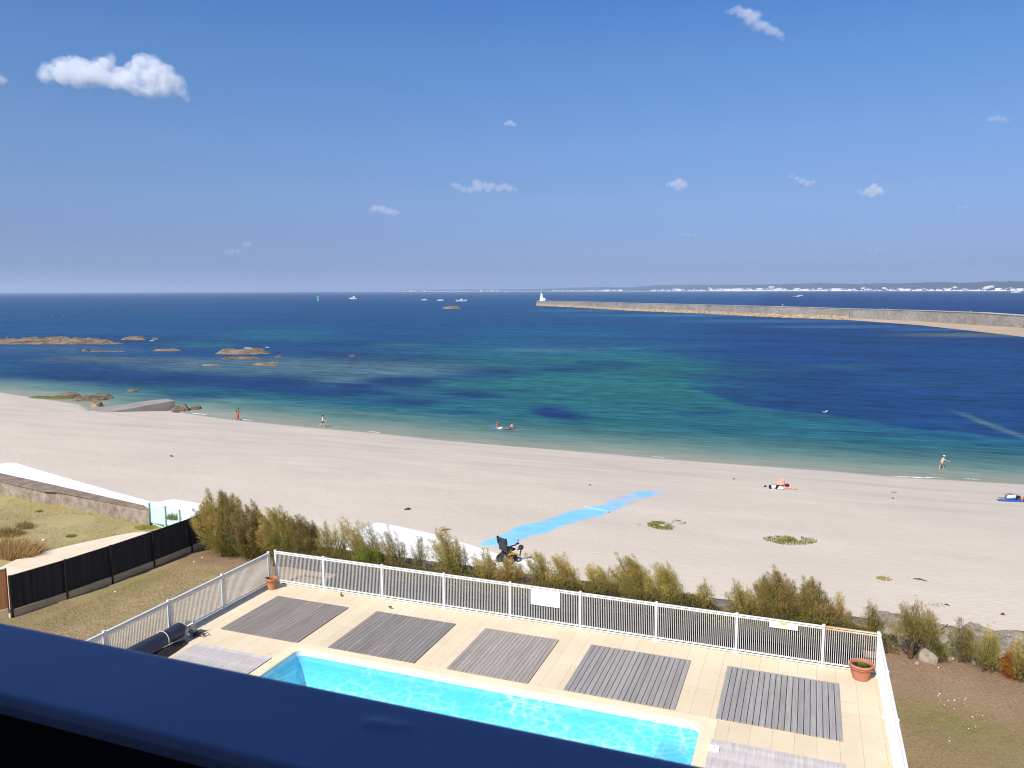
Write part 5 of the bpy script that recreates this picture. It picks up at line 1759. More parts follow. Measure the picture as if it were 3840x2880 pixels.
# the big tree at the left and its neighbours
tamarisk('largest tamarisk at the left end of the hedge, at the end of the black fence', 862, 26.1, 1838, 3.3, 150, 1, cols=(OLIVE, DKGRN, GOLD * .85), lean=.15, low=.08, trunk=5, density=120, trunk_r=.07, trunk_h=.55, thick=1.3)
tamarisk('dense dark shrub filling the right side of the largest tamarisk', 955, 25.8, 1890, 1.9, 90, 2, cols=dk, lean=.2, low=.03, density=120, thick=1.3)
tamarisk('broad green-brown tamarisk second from the left', 1065, 25.9, 1902, 1.9, 85, 3, cols=(OLIVE, GREEN, GOLD * .8), lean=.3, low=.02, density=115, thick=1.2)
tamarisk('dense dark tamarisk above the first fence panel', 1155, 25.8, 1930, 1.5, 70, 4, cols=dk, lean=.35, low=.02, density=115, thick=1.2)
tamarisk('sparse wispy tamarisk with open tips in front of the left end of the ramp', 1265, 26.2, 1945, 1.9, 34, 5, cols=(GREEN, OLIVE, GOLD * .9), lean=.12, low=.0, density=75)
tamarisk('tall leaning plume tamarisk over the rounded ramp corner', 1385, 26.2, 1940, 1.4, 40, 6, cols=(GREEN, OLIVE, GOLD * .85), lean=.42, low=.02, density=90)
tamarisk('low bright green rounded bush among the tamarisks', 1385, 25.4, 2040, 1.3, 60, 7, cols=(GREEN * 1.15, GREEN, OLIVE), lean=.05, low=.0, density=120, tip=.3)
tamarisk('see-through grey-green tamarisk standing against the white ramp', 1480, 26.1, 1990, 1.5, 30, 8, cols=(OLIVE, GREEN, BROWN * 1.15), lean=.28, low=.02, density=80)
tamarisk('thin upright tamarisk with bare lower stems, right of the see-through one', 1575, 26.4, 2008, .8, 17, 9, cols=(OLIVE * 1.1, GREEN, BROWN * 1.2), lean=.05, low=.12, density=80)
tamarisk('golden brush-shaped tamarisk left of the wheelchair', 1705, 26.1, 1978, 1.5, 44, 10, cols=(OLIVE, GREEN, GOLD), lean=.4, low=.02, density=95)
tamarisk('short golden tamarisk directly in front of the wheelchair', 1825, 25.9, 2062, 1.3, 35, 11, cols=(OLIVE * 1.05, OLIVE, GOLD), lean=.3, low=.0, density=100)
tamarisk('brownish low tamarisk hiding the wheelchair base', 1915, 26.0, 2088, 1.3, 52, 12, cols=(OLIVE, BROWN, GOLD), lean=.25, low=.0, density=100)
tamarisk('slim pale tamarisk with separate stems right of the wheelchair', 2030, 26.2, 2062, 1.3, 36, 13, cols=(OLIVE * 1.1, GREEN, GOLD), lean=.28, low=.02, density=85)
tamarisk('upright golden tamarisk above the white sign', 2125, 26.0, 2078, 1.3, 46, 14, cols=(OLIVE * 1.05, OLIVE, GOLD), lean=.42, low=.02, density=100)
tamarisk('wide golden tamarisk of several brushes right of the white sign', 2270, 26.0, 2112, 1.7, 62, 15, cols=(OLIVE * 1.1, OLIVE, GOLD), lean=.32, low=.02, density=100)
tamarisk('tallest golden plume tamarisk in the middle of the hedge', 2400, 25.9, 2072, 1.4, 60, 16, cols=(OLIVE * 1.1, GREEN, GOLD), lean=.38, low=.02, density=105)
tamarisk('golden tamarisk at the right end of the middle hedge stretch', 2510, 25.8, 2108, 1.4, 58, 17, cols=(OLIVE * 1.1, GREEN, GOLD), lean=.28, low=.0, density=105)
tamarisk('small sparse tamarisk standing alone before the hedge gap', 2635, 25.7, 2182, .9, 26, 18, cols=(OLIVE, GREEN, GOLD * .9), lean=-.1, low=.05, density=75)
tamarisk('feathery tamarisk at the left of the large bush right of the hedge gap', 2790, 25.7, 2188, 1.2, 46, 19, cols=(OLIVE, GREEN, GOLD * .85), lean=.2, low=.03, density=90)
tamarisk('big bushy tamarisk above the yellow disc sign', 2930, 25.7, 2142, 1.7, 95, 20, cols=(OLIVE, GREEN, BROWN * 1.2), lean=.2, low=.05, density=105, thick=1.2)
tamarisk('bushy tamarisk with a tall thin tip, right half of the large bush', 3050, 25.6, 2152, 1.2, 62, 21, cols=(OLIVE, GREEN, BROWN * 1.2), lean=.12, low=.04, density=100, thick=1.1)
tamarisk('small brown tamarisk closing the right end of the large bush', 3130, 25.8, 2226, .7, 26, 22, cols=(OLIVE, BROWN, GOLD * .9), lean=-.15, low=.05, density=85)
tamarisk('tiny tamarisk sprout beside the large bush', 3182, 26.3, 2288, .35, 9, 23, cols=(OLIVE * 1.1, GREEN, GOLD), lean=.0, low=.1, density=75)
tamarisk('forked sparse tamarisk near the right fence corner', 3265, 26.0, 2258, .85, 19, 24, cols=(OLIVE, GREEN, BROWN * 1.2), lean=.05, low=.05, density=80)
tamarisk('dark-trunked tamarisk tree in the right garden beside the fence corner', 3440, 24.75, 2256, 1.7, 49, 25, cols=(OLIVE, GREEN, BROWN * 1.25), lean=.18, low=.34, trunk=4, density=95, trunk_r=.075, trunk_h=.6)
tamarisk('low feathery tamarisk between the pale rock and the dark-trunked tree', 3525, 24.8, 2395, .6, 16, 26, cols=(GREEN, OLIVE, GREEN), lean=.15, low=.05, density=95)
tamarisk('slender tamarisk with a bare pointed tip in the right garden', 3612, 24.95, 2318, .75, 21, 27, cols=(GREEN, OLIVE, BROWN * 1.2), lean=.12, low=.12, density=90, trunk=3)
tamarisk('spreading tamarisk with golden side twigs in the right garden', 3690, 24.6, 2355, .85, 24, 28, cols=(GREEN, OLIVE, GOLD), lean=-.1, low=.1, density=90, trunk=3)
tamarisk('tamarisk cut off by the right picture edge, with dead rust-brown lower twigs', 3835, 24.4, 2385, .9, 32, 29, cols=(OLIVE, GREEN, GOLD), lean=.1, low=.12, density=90, trunk=4)
tamarisk('dead rust-brown bush at the foot of the rightmost tamarisk', 3790, 24.5, 2448, .4, 26, 30, cols=(RUST, RUST * .8, RUST), lean=.1, low=.0, density=120, tip=.2, name='dead_shrub', group='dead shrubs in the right garden')

# low clipped hedge under the tamarisks
t = thing('hedge', 'low dark hedge strip under the tamarisks, just behind the back fence', 'hedge', (-10, 25.4, -.3))
segs = [(-19.6, 1.6)]
n = 70000
r = np.random.default_rng(91)
hx = -19.6 + 22.4 * r.random(n)
hy = 24.75 + 1.5 * r.random(n)
gap = sstep(-2.9, -2.4, hx) * (1 - sstep(-1.9, -1.6, hx))
hh = (.34 + .30 * fbm(hx * .8, hx * 0, 92, 3) + .12 * sstep(-9.5, -8, hx)) * (1 - .45 * sstep(-14.5, -13.8, hx) * (1 - sstep(-9.5, -8.5, hx))) * (1 - np.abs((hy - 25.5) / .80) ** 3) * (1 - .75 * gap) * (1 - .7 * sstep(.6, 2.4, hx))
hz2 = garden_z(hx, hy) + hh * (.55 + .45 * r.random(n) ** .35)
Cc = np.where((r.random(n) < .35)[:, None], DKGRN, np.where((r.random(n) < .5)[:, None], OLIVE * .8, BROWN * .85)) * (.6 + .6 * r.random((n, 1)))
Pp = np.stack([hx + 10, hy - 25.4, hz2 + .3], 1)
Dd = np.stack([r.normal(size=n) * .7 - .2, r.normal(size=n) * .6, np.abs(r.normal(size=n)) + .4], 1)
sprig_mesh('leaves', Pp, Dd, .04 + .07 * r.random(n), .005 + .005 * r.random(n), Cc, t)
vs, fs = [], []
xx = np.arange(-19.5, 2.6, .25)
for i, x in enumerate(xx):
    g_ = float(sstep(-2.9, -2.4, x) * (1 - sstep(-1.9, -1.6, x))); hq = (.24 + .24 * float(fbm(x * .8, 0, 92, 3)) + .1 * float(sstep(-9.5, -8, x))) * (1 - .45 * float(sstep(-14.5, -13.8, x) * (1 - sstep(-9.5, -8.5, x)))) * (1 - .75 * g_) * (1 - .8 * float(sstep(.6, 2.4, x)))
    for k, (yy, kk) in enumerate(((24.78, -.2), (24.86, .7), (25.2, 1), (25.8, 1), (26.15, .7), (26.25, -.2))):
        j1 = (float(fbm(x * 2.3, k * 2.7, 95, 3)) - .5) * .25
        vs.append((x + 10, yy + j1 * .6 - 25.4, float(garden_z(x, yy)) + hq * kk * (1 + j1) + .3))
for i in range(len(xx) - 1):
    for k in range(5): fs.append((i * 6 + k, i * 6 + k + 1, (i + 1) * 6 + k + 1, (i + 1) * 6 + k))
mb = MB(); mb.add(vs, fs); mb.build('twigs', pm('hedge_twigs', S(44, 36, 28), .95, .3, 6, .9, 14, spec=.05, bdist=.08), t)

# grass blades on the lawns (stuff)
def grass(name, label, n, fx, colset, ln):
    xx, yy, zz, kk = fx(n)
    n = len(xx)
    P_ = np.stack([xx, yy, zz], 1)
    D_ = np.stack([rng.normal(size=n) * .55, rng.normal(size=n) * .55, np.ones(n)], 1)
    cc = np.array(colset)[rng.integers(0, len(colset), n)] * (.7 + .6 * rng.random((n, 1)))
    o = sprig_mesh(name, P_, D_, ln * (.5 + rng.random(n)), .004 + .005 * rng.random(n), cc, None)
    return tag(o, label, None, None, 'stuff')


DRY1, DRY2 = np.array(S(182, 160, 112, .9)), np.array(S(150, 130, 84, .9))


def lawn_left(n):
    x = -24.2 + 6.0 * rng.random(n); y = 15.5 + 11.0 * rng.random(n)
    k = fbm(x * .28, y * .28, 14, 3) > .30
    k &= rng.random(n) < np.clip(1.25 - (y - 22.0) / 4.0, 0.08, 1)
    x, y = x[k], y[k]
    return x, y, garden_z(x, y) - .01, None


grass('lawn_grass', 'short dry grass of the lawn between the black fence and the pool fence', 42000, lawn_left, [DRY1, DRY2, DRY2 * .9, OLIVE * 1.1], .045)


def lawn_right(n):
    x = 2.5 + 5.5 * rng.random(n); y = 17.5 + 7.0 * rng.random(n)
    g_ = (np.exp(-(((x - 3.9) / 2.0) ** 2 + ((y - 21.0 + (x - 3.9) * .2) / 1.3) ** 2)) * .8 + .4 * sstep(21, 18.5, y)) * fbm(x * .5, y * .5, 12, 3) * 1.3
    k = rng.random(n) < g_ * 1.5
    x, y = x[k], y[k]
    return x, y, garden_z(x, y) - .01, None


grass('garden_grass', 'thin green grass in the right garden', 30000, lawn_right, [GREEN * .9, OLIVE * 1.05, DRY2, BROWN], .04)


def lot_grass(n):
    x = -52 + 24 * rng.random(n); y = 21 + 12.5 * rng.random(n)
    wl_ = np.interp(x, [-75, -45, -41, -40, -32, -24], [37.3, 32.7, 32.3, 32.4, 31.1, 31.1]) - .25
    k = (y < wl_) & (y > np.interp(x, [-52, -37, -33.3, -31.5, -29], [16, 21.5, 24.4, 27.3, 31.0])) & (fbm(x * .5, y * .5, 33, 3) > .36)
    x, y = x[k], y[k]
    return x, y, lot_z(x, y) - .01, None


grass('lot_grass', 'tufty yellow grass of the vacant plot', 60000, lot_grass, [DRY1, DRY1 * .95, OLIVE * 1.2, DRY2], .07)


def tuft(label, px, py, wid, h, n, cols, name='grass_tuft', lean=.5, seed=0, zf=lot_z, zz=LOTZ, group='grass tufts on the vacant plot', cat='grass tuft'):
    r = np.random.default_rng(seed)
    p = at(px, py, zz)
    a = r.random(n) * 6.28; q = np.sqrt(r.random(n))
    P_ = np.stack([wid / 2 * q * np.cos(a), wid / 2 * .7 * q * np.sin(a), np.zeros(n) - .02], 1)
    D_ = np.stack([np.cos(a) * q * .7 - lean * .9, np.sin(a) * q * .5 - lean * .2, np.ones(n)], 1) + r.normal(size=(n, 3)) * .15
    cc = np.array(cols)[r.integers(0, len(cols), n)] * (.75 + .5 * r.random((n, 1)))
    o = sprig_mesh(name, P_, D_, h * (.5 + .6 * r.random(n)), .006 + .006 * r.random(n), cc, None)
    o.location = (p.x, p.y, float(zf(p.x, p.y)))
    return tag(o, label, cat, group)


STRAW = np.array(S(206, 168, 112, .95))
tuft('large straw-coloured grass tussock at the left edge, beside the concrete path', 62, 2082, 2.1, .85, 1900, [STRAW, STRAW * .9, DRY1], lean=-.55, seed=1)
tuft('second straw tussock cut by the left edge, behind the large one', -10, 2065, 1.4, .7, 900, [STRAW, DRY1], lean=-.4, seed=2)
tuft('olive grass clump behind the straw tussock near the left edge', 25, 2005, 1.5, .45, 700, [OLIVE, DRY2, BROWN], lean=-.2, seed=3)
tuft('small brown-green clump right of the olive clump', 92, 1978, .8, .4, 350, [OLIVE * .9, BROWN], lean=-.2, seed=4)
tuft('dark low weed at the path edge below the straw tussock', 78, 2112, .8, .15, 500, [DKGRN * .8, OLIVE * .7], seed=5)
tuft('bright green weed in the middle of the vacant plot', 268, 2009, .5, .16, 260, [GREEN * 1.2, GREEN], seed=6)
tuft('small green tuft in the upper middle of the vacant plot', 148, 1918, .4, .16, 180, [GREEN, OLIVE], seed=7)
tuft('green weed growing at the foot of the stone wall, left of the kink', 210, 1889, .5, .3, 260, [GREEN * 1.1, GREEN], seed=8, lean=0)
tuft('taller green weed growing up the stone wall, right of the kink', 320, 1905, .4, .55, 240, [GREEN * .9, DKGRN], seed=9, lean=0)
tuft('green plant growing beside the promenade, seen through the glass gate', 648, 1948, .7, .45, 320, [GREEN * 1.1, DKGRN], seed=12, lean=0, zf=lambda x, y: ZP, zz=ZP, name='promenade_plant', cat='plant', group=None)
tuft('long bright grass along the end of the stone wall, by the gate', 545, 1978, 1.2, .14, 600, [GREEN * 1.1, OLIVE * 1.2], seed=10, lean=0)

# stony bank in front of the sea wall at the right
M['rubble'] = pm('stony_bank', S(176, 164, 148, .85), .95, .35, 5, .9, 9, spec=.1, col2=S(122, 112, 98, .85), world=True, fine=.3, fscale=18, bdist=.08)
xs = np.arange(2.3, 14, .12); ys = np.linspace(25.3, 27.5, 22)
X, Y = np.meshgrid(xs, ys)
e_ = sstep(25.3, 25.9, Y + (fbm(X * .8, X * 0, 45, 3) - .5) * 1.2)
Z = garden_z(X, Y) - .05 + e_ * (.14 + .34 * (1 - np.abs(2 * fbm(X * 1.7, Y * 2.1, 46, 4) - 1)) ** 2)
o = np_mesh('stony_bank', np.stack([X, Y, Z], -1).reshape(-1, 3), grid_faces(len(ys), len(xs)), M['rubble'])
struct(o, 'grey stony bank between the right garden and the sea wall')

# garden details: rocks, shells, litter
g = 'rocks in the right garden'
gz = lambda px, py: at(px, py, -.22)
for i, (px, py, rx, rz_, mt, lab) in enumerate(((3348, 2438, .27, .12, 'granite', 'flat pale grey rock near the right fence corner'), (3490, 2490, .36, .50, 'granite', 'largest upright rock right of the dark-trunked tamarisk'), (3492, 2448, .2, .5, 'granite', 'whitish rock on top of the upright rock'),
                                               (3318, 2416, .12, .08, 'granite', 'small white rock close to the right fence corner post'), (3345, 2408, .12, .07, 'granite', 'small rock behind the flat pale grey rock'), (3560, 2482, .16, .12, 'granite', 'white-flecked rock between two right tamarisks'),
                                               (3556, 2420, .2, .08, 'granite', 'pale stone on the rubble slope behind the slender tamarisk'), (3755, 2474, .16, .10, 'white_concrete', 'bright white rock left of the rust-brown bush'), (3772, 2491, .14, .08, 'granite', 'pale rock just below the bright white rock'),
                                               (3766, 2424, .18, .06, 'granite', 'flat stone on the dark wall top behind the rust bush'), (3545, 2465, .14, .10, 'granite', 'small rock left of the slender tamarisk foot'), (3650, 2500, .10, .13, 'granite', 'greenish stone between slender and spreading tamarisk'), (3440, 2502, .10, .10, 'granite', 'small stone at the dark trunk base'),
                                               (3520, 2402, .26, .10, 'granite', 'long pale slab on the rubble slope behind the upright rock'), (3600, 2440, .16, .10, 'granite', 'stone in the rubble behind the slender tamarisk trunk'), (3710, 2440, .18, .09, 'granite', 'stone in the rubble right of the spreading tamarisk'))):
    p = gz(px, py); boulder(lab, (p.x, p.y, float(garden_z(p.x, p.y))), (rx, rx * .8, rz_), 500 + i, mt, 'rock', g, 'garden_rock')
g = 'white shells on the right garden lawn'
for i, (px, py, rr_, lab) in enumerate(((3519, 2514, .028, 'single round white shell on bare soil below the low tamarisk'), (3523, 2612, .034, 'larger white shell at the top of the lawn patch'), (3518, 2620, .024, 'small white shell touching the larger one'), (3555, 2639, .024, 'white shell in the grass, third from the left'), (3578, 2638, .03, 'flat white shell right of the third one'),
                                        (3592, 2629, .016, 'tiny white shell above the flat one'), (3616, 2635, .018, 'small white shell at the right of the upper row'), (3622, 2630, .022, 'white shell at the right end of the upper row'), (3540, 2656, .02, 'white shell at the left in the middle of the grass'), (3578, 2670, .022, 'white shell in the centre of the greenest grass'), (3645, 2698, .024, 'white shell right of the green patch'),
                                        (3649, 2703, .018, 'tiny shell paired below the one right of the green patch'), (3684, 2695, .02, 'white shell farthest right in the lawn'), (3608, 2723, .014, 'faint tiny shell below the green patch'), (3658, 2738, .02, 'white shell in the lower right lawn'), (3631, 2746, .022, 'white shell left of the lower right one'), (3560, 2793, .026, 'lowest white shell on the brown grass near the fence'))):
    p = at(px, py, -.2); rr_ *= .75; mb = MB(); mb.ellipsoid((0, 0, .012), (rr_, rr_ * .8, rr_ * .7), 10, 6, noise_amp=.12, seed=i)
    o = mb.build('shell', M['mid_white'], None, True); o.location = (p.x, p.y, float(garden_z(p.x, p.y)) + .015); tag(o, lab, 'shell', g)
p = at(163, 2027, LOTZ); mb = MB(); mb.ellipsoid((0, 0, .03), (.08, .06, .05), 12, 8, noise_amp=.3, seed=3)
o = mb.build('litter', M['mid_white']); o.location = (p.x, p.y, LOTZ); tag(o, 'scrap of white litter on the grass of the vacant plot', 'litter')
p = at(780, 2041, -.5); boulder('pale stone at the far end of the black fence', (p.x, p.y, float(garden_z(p.x, p.y)) + .05), (.2, .16, .14), 620, 'granite', 'rock', None, 'garden_rock')
r_ = random.Random(4)
for px, py, lab in ((757, 2075, 'scrap of pale litter on the soil near the fence end'), (727, 2090, 'small pale stone chip on the lawn below the litter scrap'), (430, 2198, 'flat pale piece of debris at the foot of the black fence'), (905, 2070, 'small orange-white scrap under the big tamarisk')):
    p = at(px, py, -.35); mb = MB(); mb.ellipsoid((0, 0, .015), (.045, .035, .02), 8, 6, noise_amp=.3, seed=int(px))
    o = mb.build('debris', M['mid_white']); o.location = (p.x, p.y, float(garden_z(p.x, p.y))); tag(o, lab, 'litter', 'pale scraps on the left lawn')

# sprigs in the large pot
r = np.random.default_rng(5); n = 240
a = r.random(n) * 6.28; q = np.sqrt(r.random(n)) * .09
pl = thing('pot_plant', 'little green sprigs growing in the large terracotta tub', 'plant', (1.66, 22.60, .35))
sprig_mesh('leaves', np.stack([q * np.cos(a), q * np.sin(a), np.zeros(n)], 1), np.stack([np.cos(a) * .5, np.sin(a) * .5, np.ones(n)], 1), .05 + .07 * r.random(n), .005 + .004 * r.random(n), np.tile(np.array(S(110, 140, 52)), (n, 1)) * (.7 + .6 * r.random((n, 1))), pl)
mb = MB(); mb.tube([(-.12, -.1, -.03), (0, 0, .05), (.2, .08, .03)], .012, 5); mb.tube([(.0, .1, -.03), (.05, .05, .06), (.12, -.12, -.02)], .01, 5); mb.build('stems', M['bark'], pl)
r = np.random.default_rng(6); n = 60
a = r.random(n) * 6.28; q = np.sqrt(r.random(n)) * .1
pl = thing('pot_plant', 'dry brown stalks in the small terracotta pot', 'plant', (-17.72, 22.42, .33))
sprig_mesh('stalks', np.stack([q * np.cos(a), q * np.sin(a), np.zeros(n)], 1), np.stack([np.cos(a) * .9, np.sin(a) * .9, np.ones(n) * .5], 1), .04 + .06 * r.random(n), .006 + .004 * r.random(n), np.tile(BROWN, (n, 1)), pl)

# ------------------------------------------------------------------ things on the beach
def mat_material():
    m, nt, out = newmat('blue_beach_mat')
    b = N(nt, 'ShaderNodeBsdfPrincipled'); b.inputs['Roughness'].default_value = .75; b.inputs['Specular IOR Level'].default_value = .25
    v = coords(nt); vv_ = coords(nt, True, (.6, 1.1, 1), (0, 0, .5))
    c = mix(nt, noise(nt, v, .8, 4, .6, .3, .7), S(128, 192, 240, .92), S(146, 206, 246, .95))
    a = N(nt, 'ShaderNodeAttribute', attribute_name='sandy')
    nz = noise(nt, vv_, .9, 6, .68)
    q = N(nt, 'ShaderNodeMath', operation='MULTIPLY_ADD'); nt.links.new(nz, q.inputs[0]); q.inputs[1].default_value = 2.6
    sb_ = N(nt, 'ShaderNodeMath', operation='MULTIPLY_ADD'); nt.links.new(a.outputs['Fac'], sb_.inputs[0]); sb_.inputs[1].default_value = 1.6; sb_.inputs[2].default_value = -1.95
    nt.links.new(sb_.outputs[0], q.inputs[2]); q.use_clamp = True
    c = mix(nt, q.outputs[0], c, S(226, 212, 196, .72))
    nt.links.new(c, b.inputs['Base Color']); nt.links.new(b.outputs[0], out.inputs['Surface'])
    return m


M['mat_blue'] = mat_material()
ma_ = [(1790, 2045), (1920, 1989), (1962, 1965), (2022, 1960), (2059, 1947), (2110, 1926), (2160, 1914), (2198, 1907)]
mb_ = [(1900, 2052), (1944, 2028), (2000, 2008), (2024, 2003), (2080, 1985), (2130, 1966), (2185, 1950), (2282, 1925)]


def mat(label, up, lo, sand0=.2, lift=.02):
    t = None
    n = 40
    def rs(pts):
        w3 = [on_sand(*p) for p in pts]
        return resample(w3, n)
    A_, B_ = rs(up), rs(lo)
    vs, fs = [], []
    for i, (a, b2) in enumerate(zip(A_, B_)):
        for k in range(7):
            p = a.lerp(b2, -.10 + 1.2 * k / 6); e = abs(k - 3) / 3
            vs.append((p.x, p.y, float(sand_z(p.x, p.y)) + lift + .012 * math.sin(i * .6 + k) - (.035 if e > .9 else 0) - (.03 if i in (0, n - 1) else 0)))
    for i in range(n - 1):
        for k in range(6): fs.append((i * 7 + k, i * 7 + k + 1, (i + 1) * 7 + k + 1, (i + 1) * 7 + k))
    sd = [sand0 + .55 * (abs(k - 3) / 3) ** 3 + (.45 * math.exp(-((i / n - .48) / .2) ** 2) if sand0 > .3 else 0) for i in range(n) for k in range(7)]
    o_ = np_mesh('beach_mat', np.array(vs), np.array(fs), M['mat_blue'], smooth=True, attrs={'sandy': sd})
    return tag(o_, label, 'beach mat', 'blue access mats across the sand')


mat('blue access mat nearest the wheelchair, running down the sand', ma_, mb_)
mat('farther blue access mat, half covered with blown sand', [(2192, 1906), (2215, 1899), (2262, 1894), (2284, 1874), (2330, 1860), (2396, 1838.5)], [(2282, 1922), (2310, 1912), (2345, 1898), (2392, 1882), (2430, 1868), (2489, 1845.5)], .38)
mb = MB(); a, b2 = on_sand(2192, 1905), on_sand(2284, 1923); z_ = .10
mb.tube([(a.x, a.y, a.z + .07), (b2.x, b2.y, b2.z + .07)], .07, 8)
tag(mb.build('mat_roll', M['mat_blue']), 'rolled blue seam where the two access mats meet', 'mat edge')
def weed_patch(label, px, py, hw, hh, n, cols, seed, name='beach_plant', size=.10):
    r = np.random.default_rng(seed); c = on_sand(px, py)
    rx = (on_sand(px + hw, py) - on_sand(px - hw, py)).length / 2; ry = (on_sand(px, py - hh) - on_sand(px, py + hh)).length / 2
    a = r.random(n) * 6.28; q = r.random(n) ** .7
    lx, ly = rx * q * np.cos(a), ry * q * np.sin(a)
    k = fbm(lx * 1.6 + seed, ly * 1.6, seed, 3) > (.32 + .2 * q)
    lx, ly = lx[k], ly[k]; n = len(lx)
    x_ = RT.x * lx - RT.y * ly; y_ = RT.y * lx + RT.x * ly
    z_ = sand_z(x_ + c.x, y_ + c.y) - c.z + .01 + .05 * r.random(n)
    D_ = np.stack([r.normal(size=n), r.normal(size=n), np.abs(r.normal(size=n)) * .5], 1)
    cc = np.array(cols)[r.integers(0, len(cols), n)] * (.7 + .6 * r.random((n, 1)))
    o = sprig_mesh(name, np.stack([x_, y_, z_], 1), D_, size * (.5 + r.random(n)), size * .22 * (.6 + .6 * r.random(n)), cc, None)
    o.location = c
    return tag(o, label, 'beach plant', 'green plants creeping on the sand')


GP = [GREEN * 1.15, DKGRN * 1.2, GREEN, OLIVE]
weed_patch('compact green plant patch on the sand right of the blue mats', 2478, 1973, 46, 15, 1500, GP, 1)
weed_patch('small offshoot at the upper right of the compact green patch', 2545, 1960, 26, 7, 260, GP, 2)
weed_patch('long drawn-out green plant patch in the right part of the beach', 2960, 2028, 100, 16, 1500, GP, 3)
weed_patch('tiny yellowish plant patch lower on the right of the beach', 3314, 2172, 24, 7, 160, [OLIVE * 1.1, GOLD, GREEN], 4)
weed_patch('sparse dry weed bits on the sand above the right tamarisks', 3520, 2272, 60, 8, 90, [BROWN, BROWN * .8, OLIVE], 5, size=.07)
weed_patch('faint thin weed line on the upper left of the beach plants', 2410, 1970, 22, 3, 40, [BROWN, OLIVE], 6, size=.08)
g = 'dark flotsam scattered over the beach'
for i, (x0, y0, x1, y1, rad, lab) in enumerate(((1517, 1913, 1541, 1910, .10, 'dark flat driftwood piece above the hedge'), (3424, 2171, 3477, 2181, .035, 'thin brown stick lying right of the tiny plant patch'), (3753, 2306, 3769, 2308, .06, 'short dark stick at the far right of the beach'),
                                               (3541, 2268, 3562, 2274, .03, 'thin dark twig above the right tamarisks'), (1650, 1993, 1690, 1985, .04, 'tangle of dark twigs by the white ramp edge'), (638, 1711, 647, 1713, .09, 'dark lump alone on the left of the beach'), (2866, 1826, 2874, 1826, .10, 'black sandal left of the beach bags'), (3742, 1879, 3752, 1880, .06, 'dark wisp of seaweed left of the blue towel'),
                                               (3340, 1847, 3365, 1849, .03, 'dark strand of weed on the upper right sand'), (3345, 1870, 3352, 1871, .05, 'small dark weed lump below the strand'), (2748, 1797, 2756, 1798, .05, 'dark weed lump near the water right of centre'), (2210, 1820, 2216, 1820, .06, 'tiny black lump on the sand above the blue mats'))):
    a, b2 = on_sand(x0, y0), on_sand(x1, y1)
    mb = MB(); md = a.lerp(b2, .5); mb.tube([a + Vector((0, 0, .02)), md + Vector((0, .03, .06)), b2 + Vector((0, 0, .02))], [rad * .6, rad, rad * .4], 7)
    tag(mb.build('flotsam', M['bark'] if i not in (6,) else M['rubber']), lab, 'flotsam', g)

# ------------------------------------------------------------------ powered wheelchair
wp = at(1905, 2108, ZP)
hd = (RT * .72 + Vector((FW.x, FW.y, 0)) * .70); wrz = math.atan2(hd.y, hd.x) - PI / 2
t = thing('powered_wheelchair', 'black powered wheelchair with yellow side trim, parked where the blue mat meets the white ramp', 'wheelchair', (wp.x, wp.y, ZP), wrz)
t.scale = (1.18,) * 3
K = M['black_plastic']
mb = MB(); mb.box((0, 0, .26), (.44, .78, .20), bev=.05); mb.box((0, -.22, .40), (.38, .34, .14), bev=.04); mb.tube([(0, .02, .35), (0, .02, .56)], .05, 10); mb.build('base', K, t)
for s_x in (-1, 1):
    for (y, rr_, wd) in ((-.24, .175, .09), (.34, .11, .07)):
        mb = MB(); mb.tube([(s_x * .28 - wd / 2, y, rr_), (s_x * .28 + wd / 2, y, rr_)], rr_, 20); w_ = mb.build('wheel', M['rubber'], t)
        mb = MB(); mb.tube([(s_x * .28 - wd / 2 - .006, y, rr_), (s_x * .28 + wd / 2 + .006, y, rr_)], rr_ * .55, 14); mb.build('rim', M['grey_metal'], w_)
    mb = MB(); mb.tube([(s_x * .25, -.20, .44), (s_x * .26, .0, .46), (s_x * .26, .22, .40), (s_x * .25, .38, .28)], [.03, .045, .045, .03], 8); mb.build('side_trim', M['yellow_paint'], t)
    mb = MB(); mb.tube([(s_x * .28, -.20, .55), (s_x * .28, -.20, .76), (s_x * .28, -.12, .80)], .02, 8); mb.box((s_x * .28, .04, .80), (.07, .40, .05), bev=.02); mb.build('armrest', K, t)
mb = MB(); mb.box((0, .02, .58), (.48, .50, .10), bev=.035); mb.build('seat', K, t)
BT = Matrix.Rotation(math.radians(12), 3, 'X')
mb = MB()
bc = Vector((0, -.26, .60))
def bk(x, y, z): return tuple(BT @ Vector((x, y, z)) + bc)
def slab(x0, x1, z0, z1, th=.07):
    vs = [bk(x, y, z) for y in (-th / 2, th / 2) for x, z in ((x0, z0), (x1, z0), (x1, z1), (x0, z1))]
    mb.add(vs, [(0, 1, 2, 3), (7, 6, 5, 4), (0, 4, 5, 1), (1, 5, 6, 2), (2, 6, 7, 3), (3, 7, 4, 0)])
slab(-.24, .24, 0, .44); slab(-.24, -.13, .44, .50); slab(.13, .24, .44, .50); slab(-.25, .25, .50, .57)
slab(-.27, -.22, .30, .62, .1); slab(.22, .27, .30, .60, .1)
mb.build('backrest', K, t)
mb = MB(); mb.box((.29, .30, .84), (.09, .16, .07), bev=.02); mb.tube([(.29, .32, .86), (.29, .33, .97)], .013, 8); mb.ellipsoid((.29, .33, .98), (.03, .03, .035)); mb.tube([(.29, .22, .82), (.29, .40, .82)], .02, 8); mb.build('joystick', K, t)
mb = MB(); mb.box((0, .44, .10), (.36, .30, .035), bev=.01); mb.tube([(0, .28, .34), (0, .42, .12)], .035, 8); mb.build('footrest', K, t)
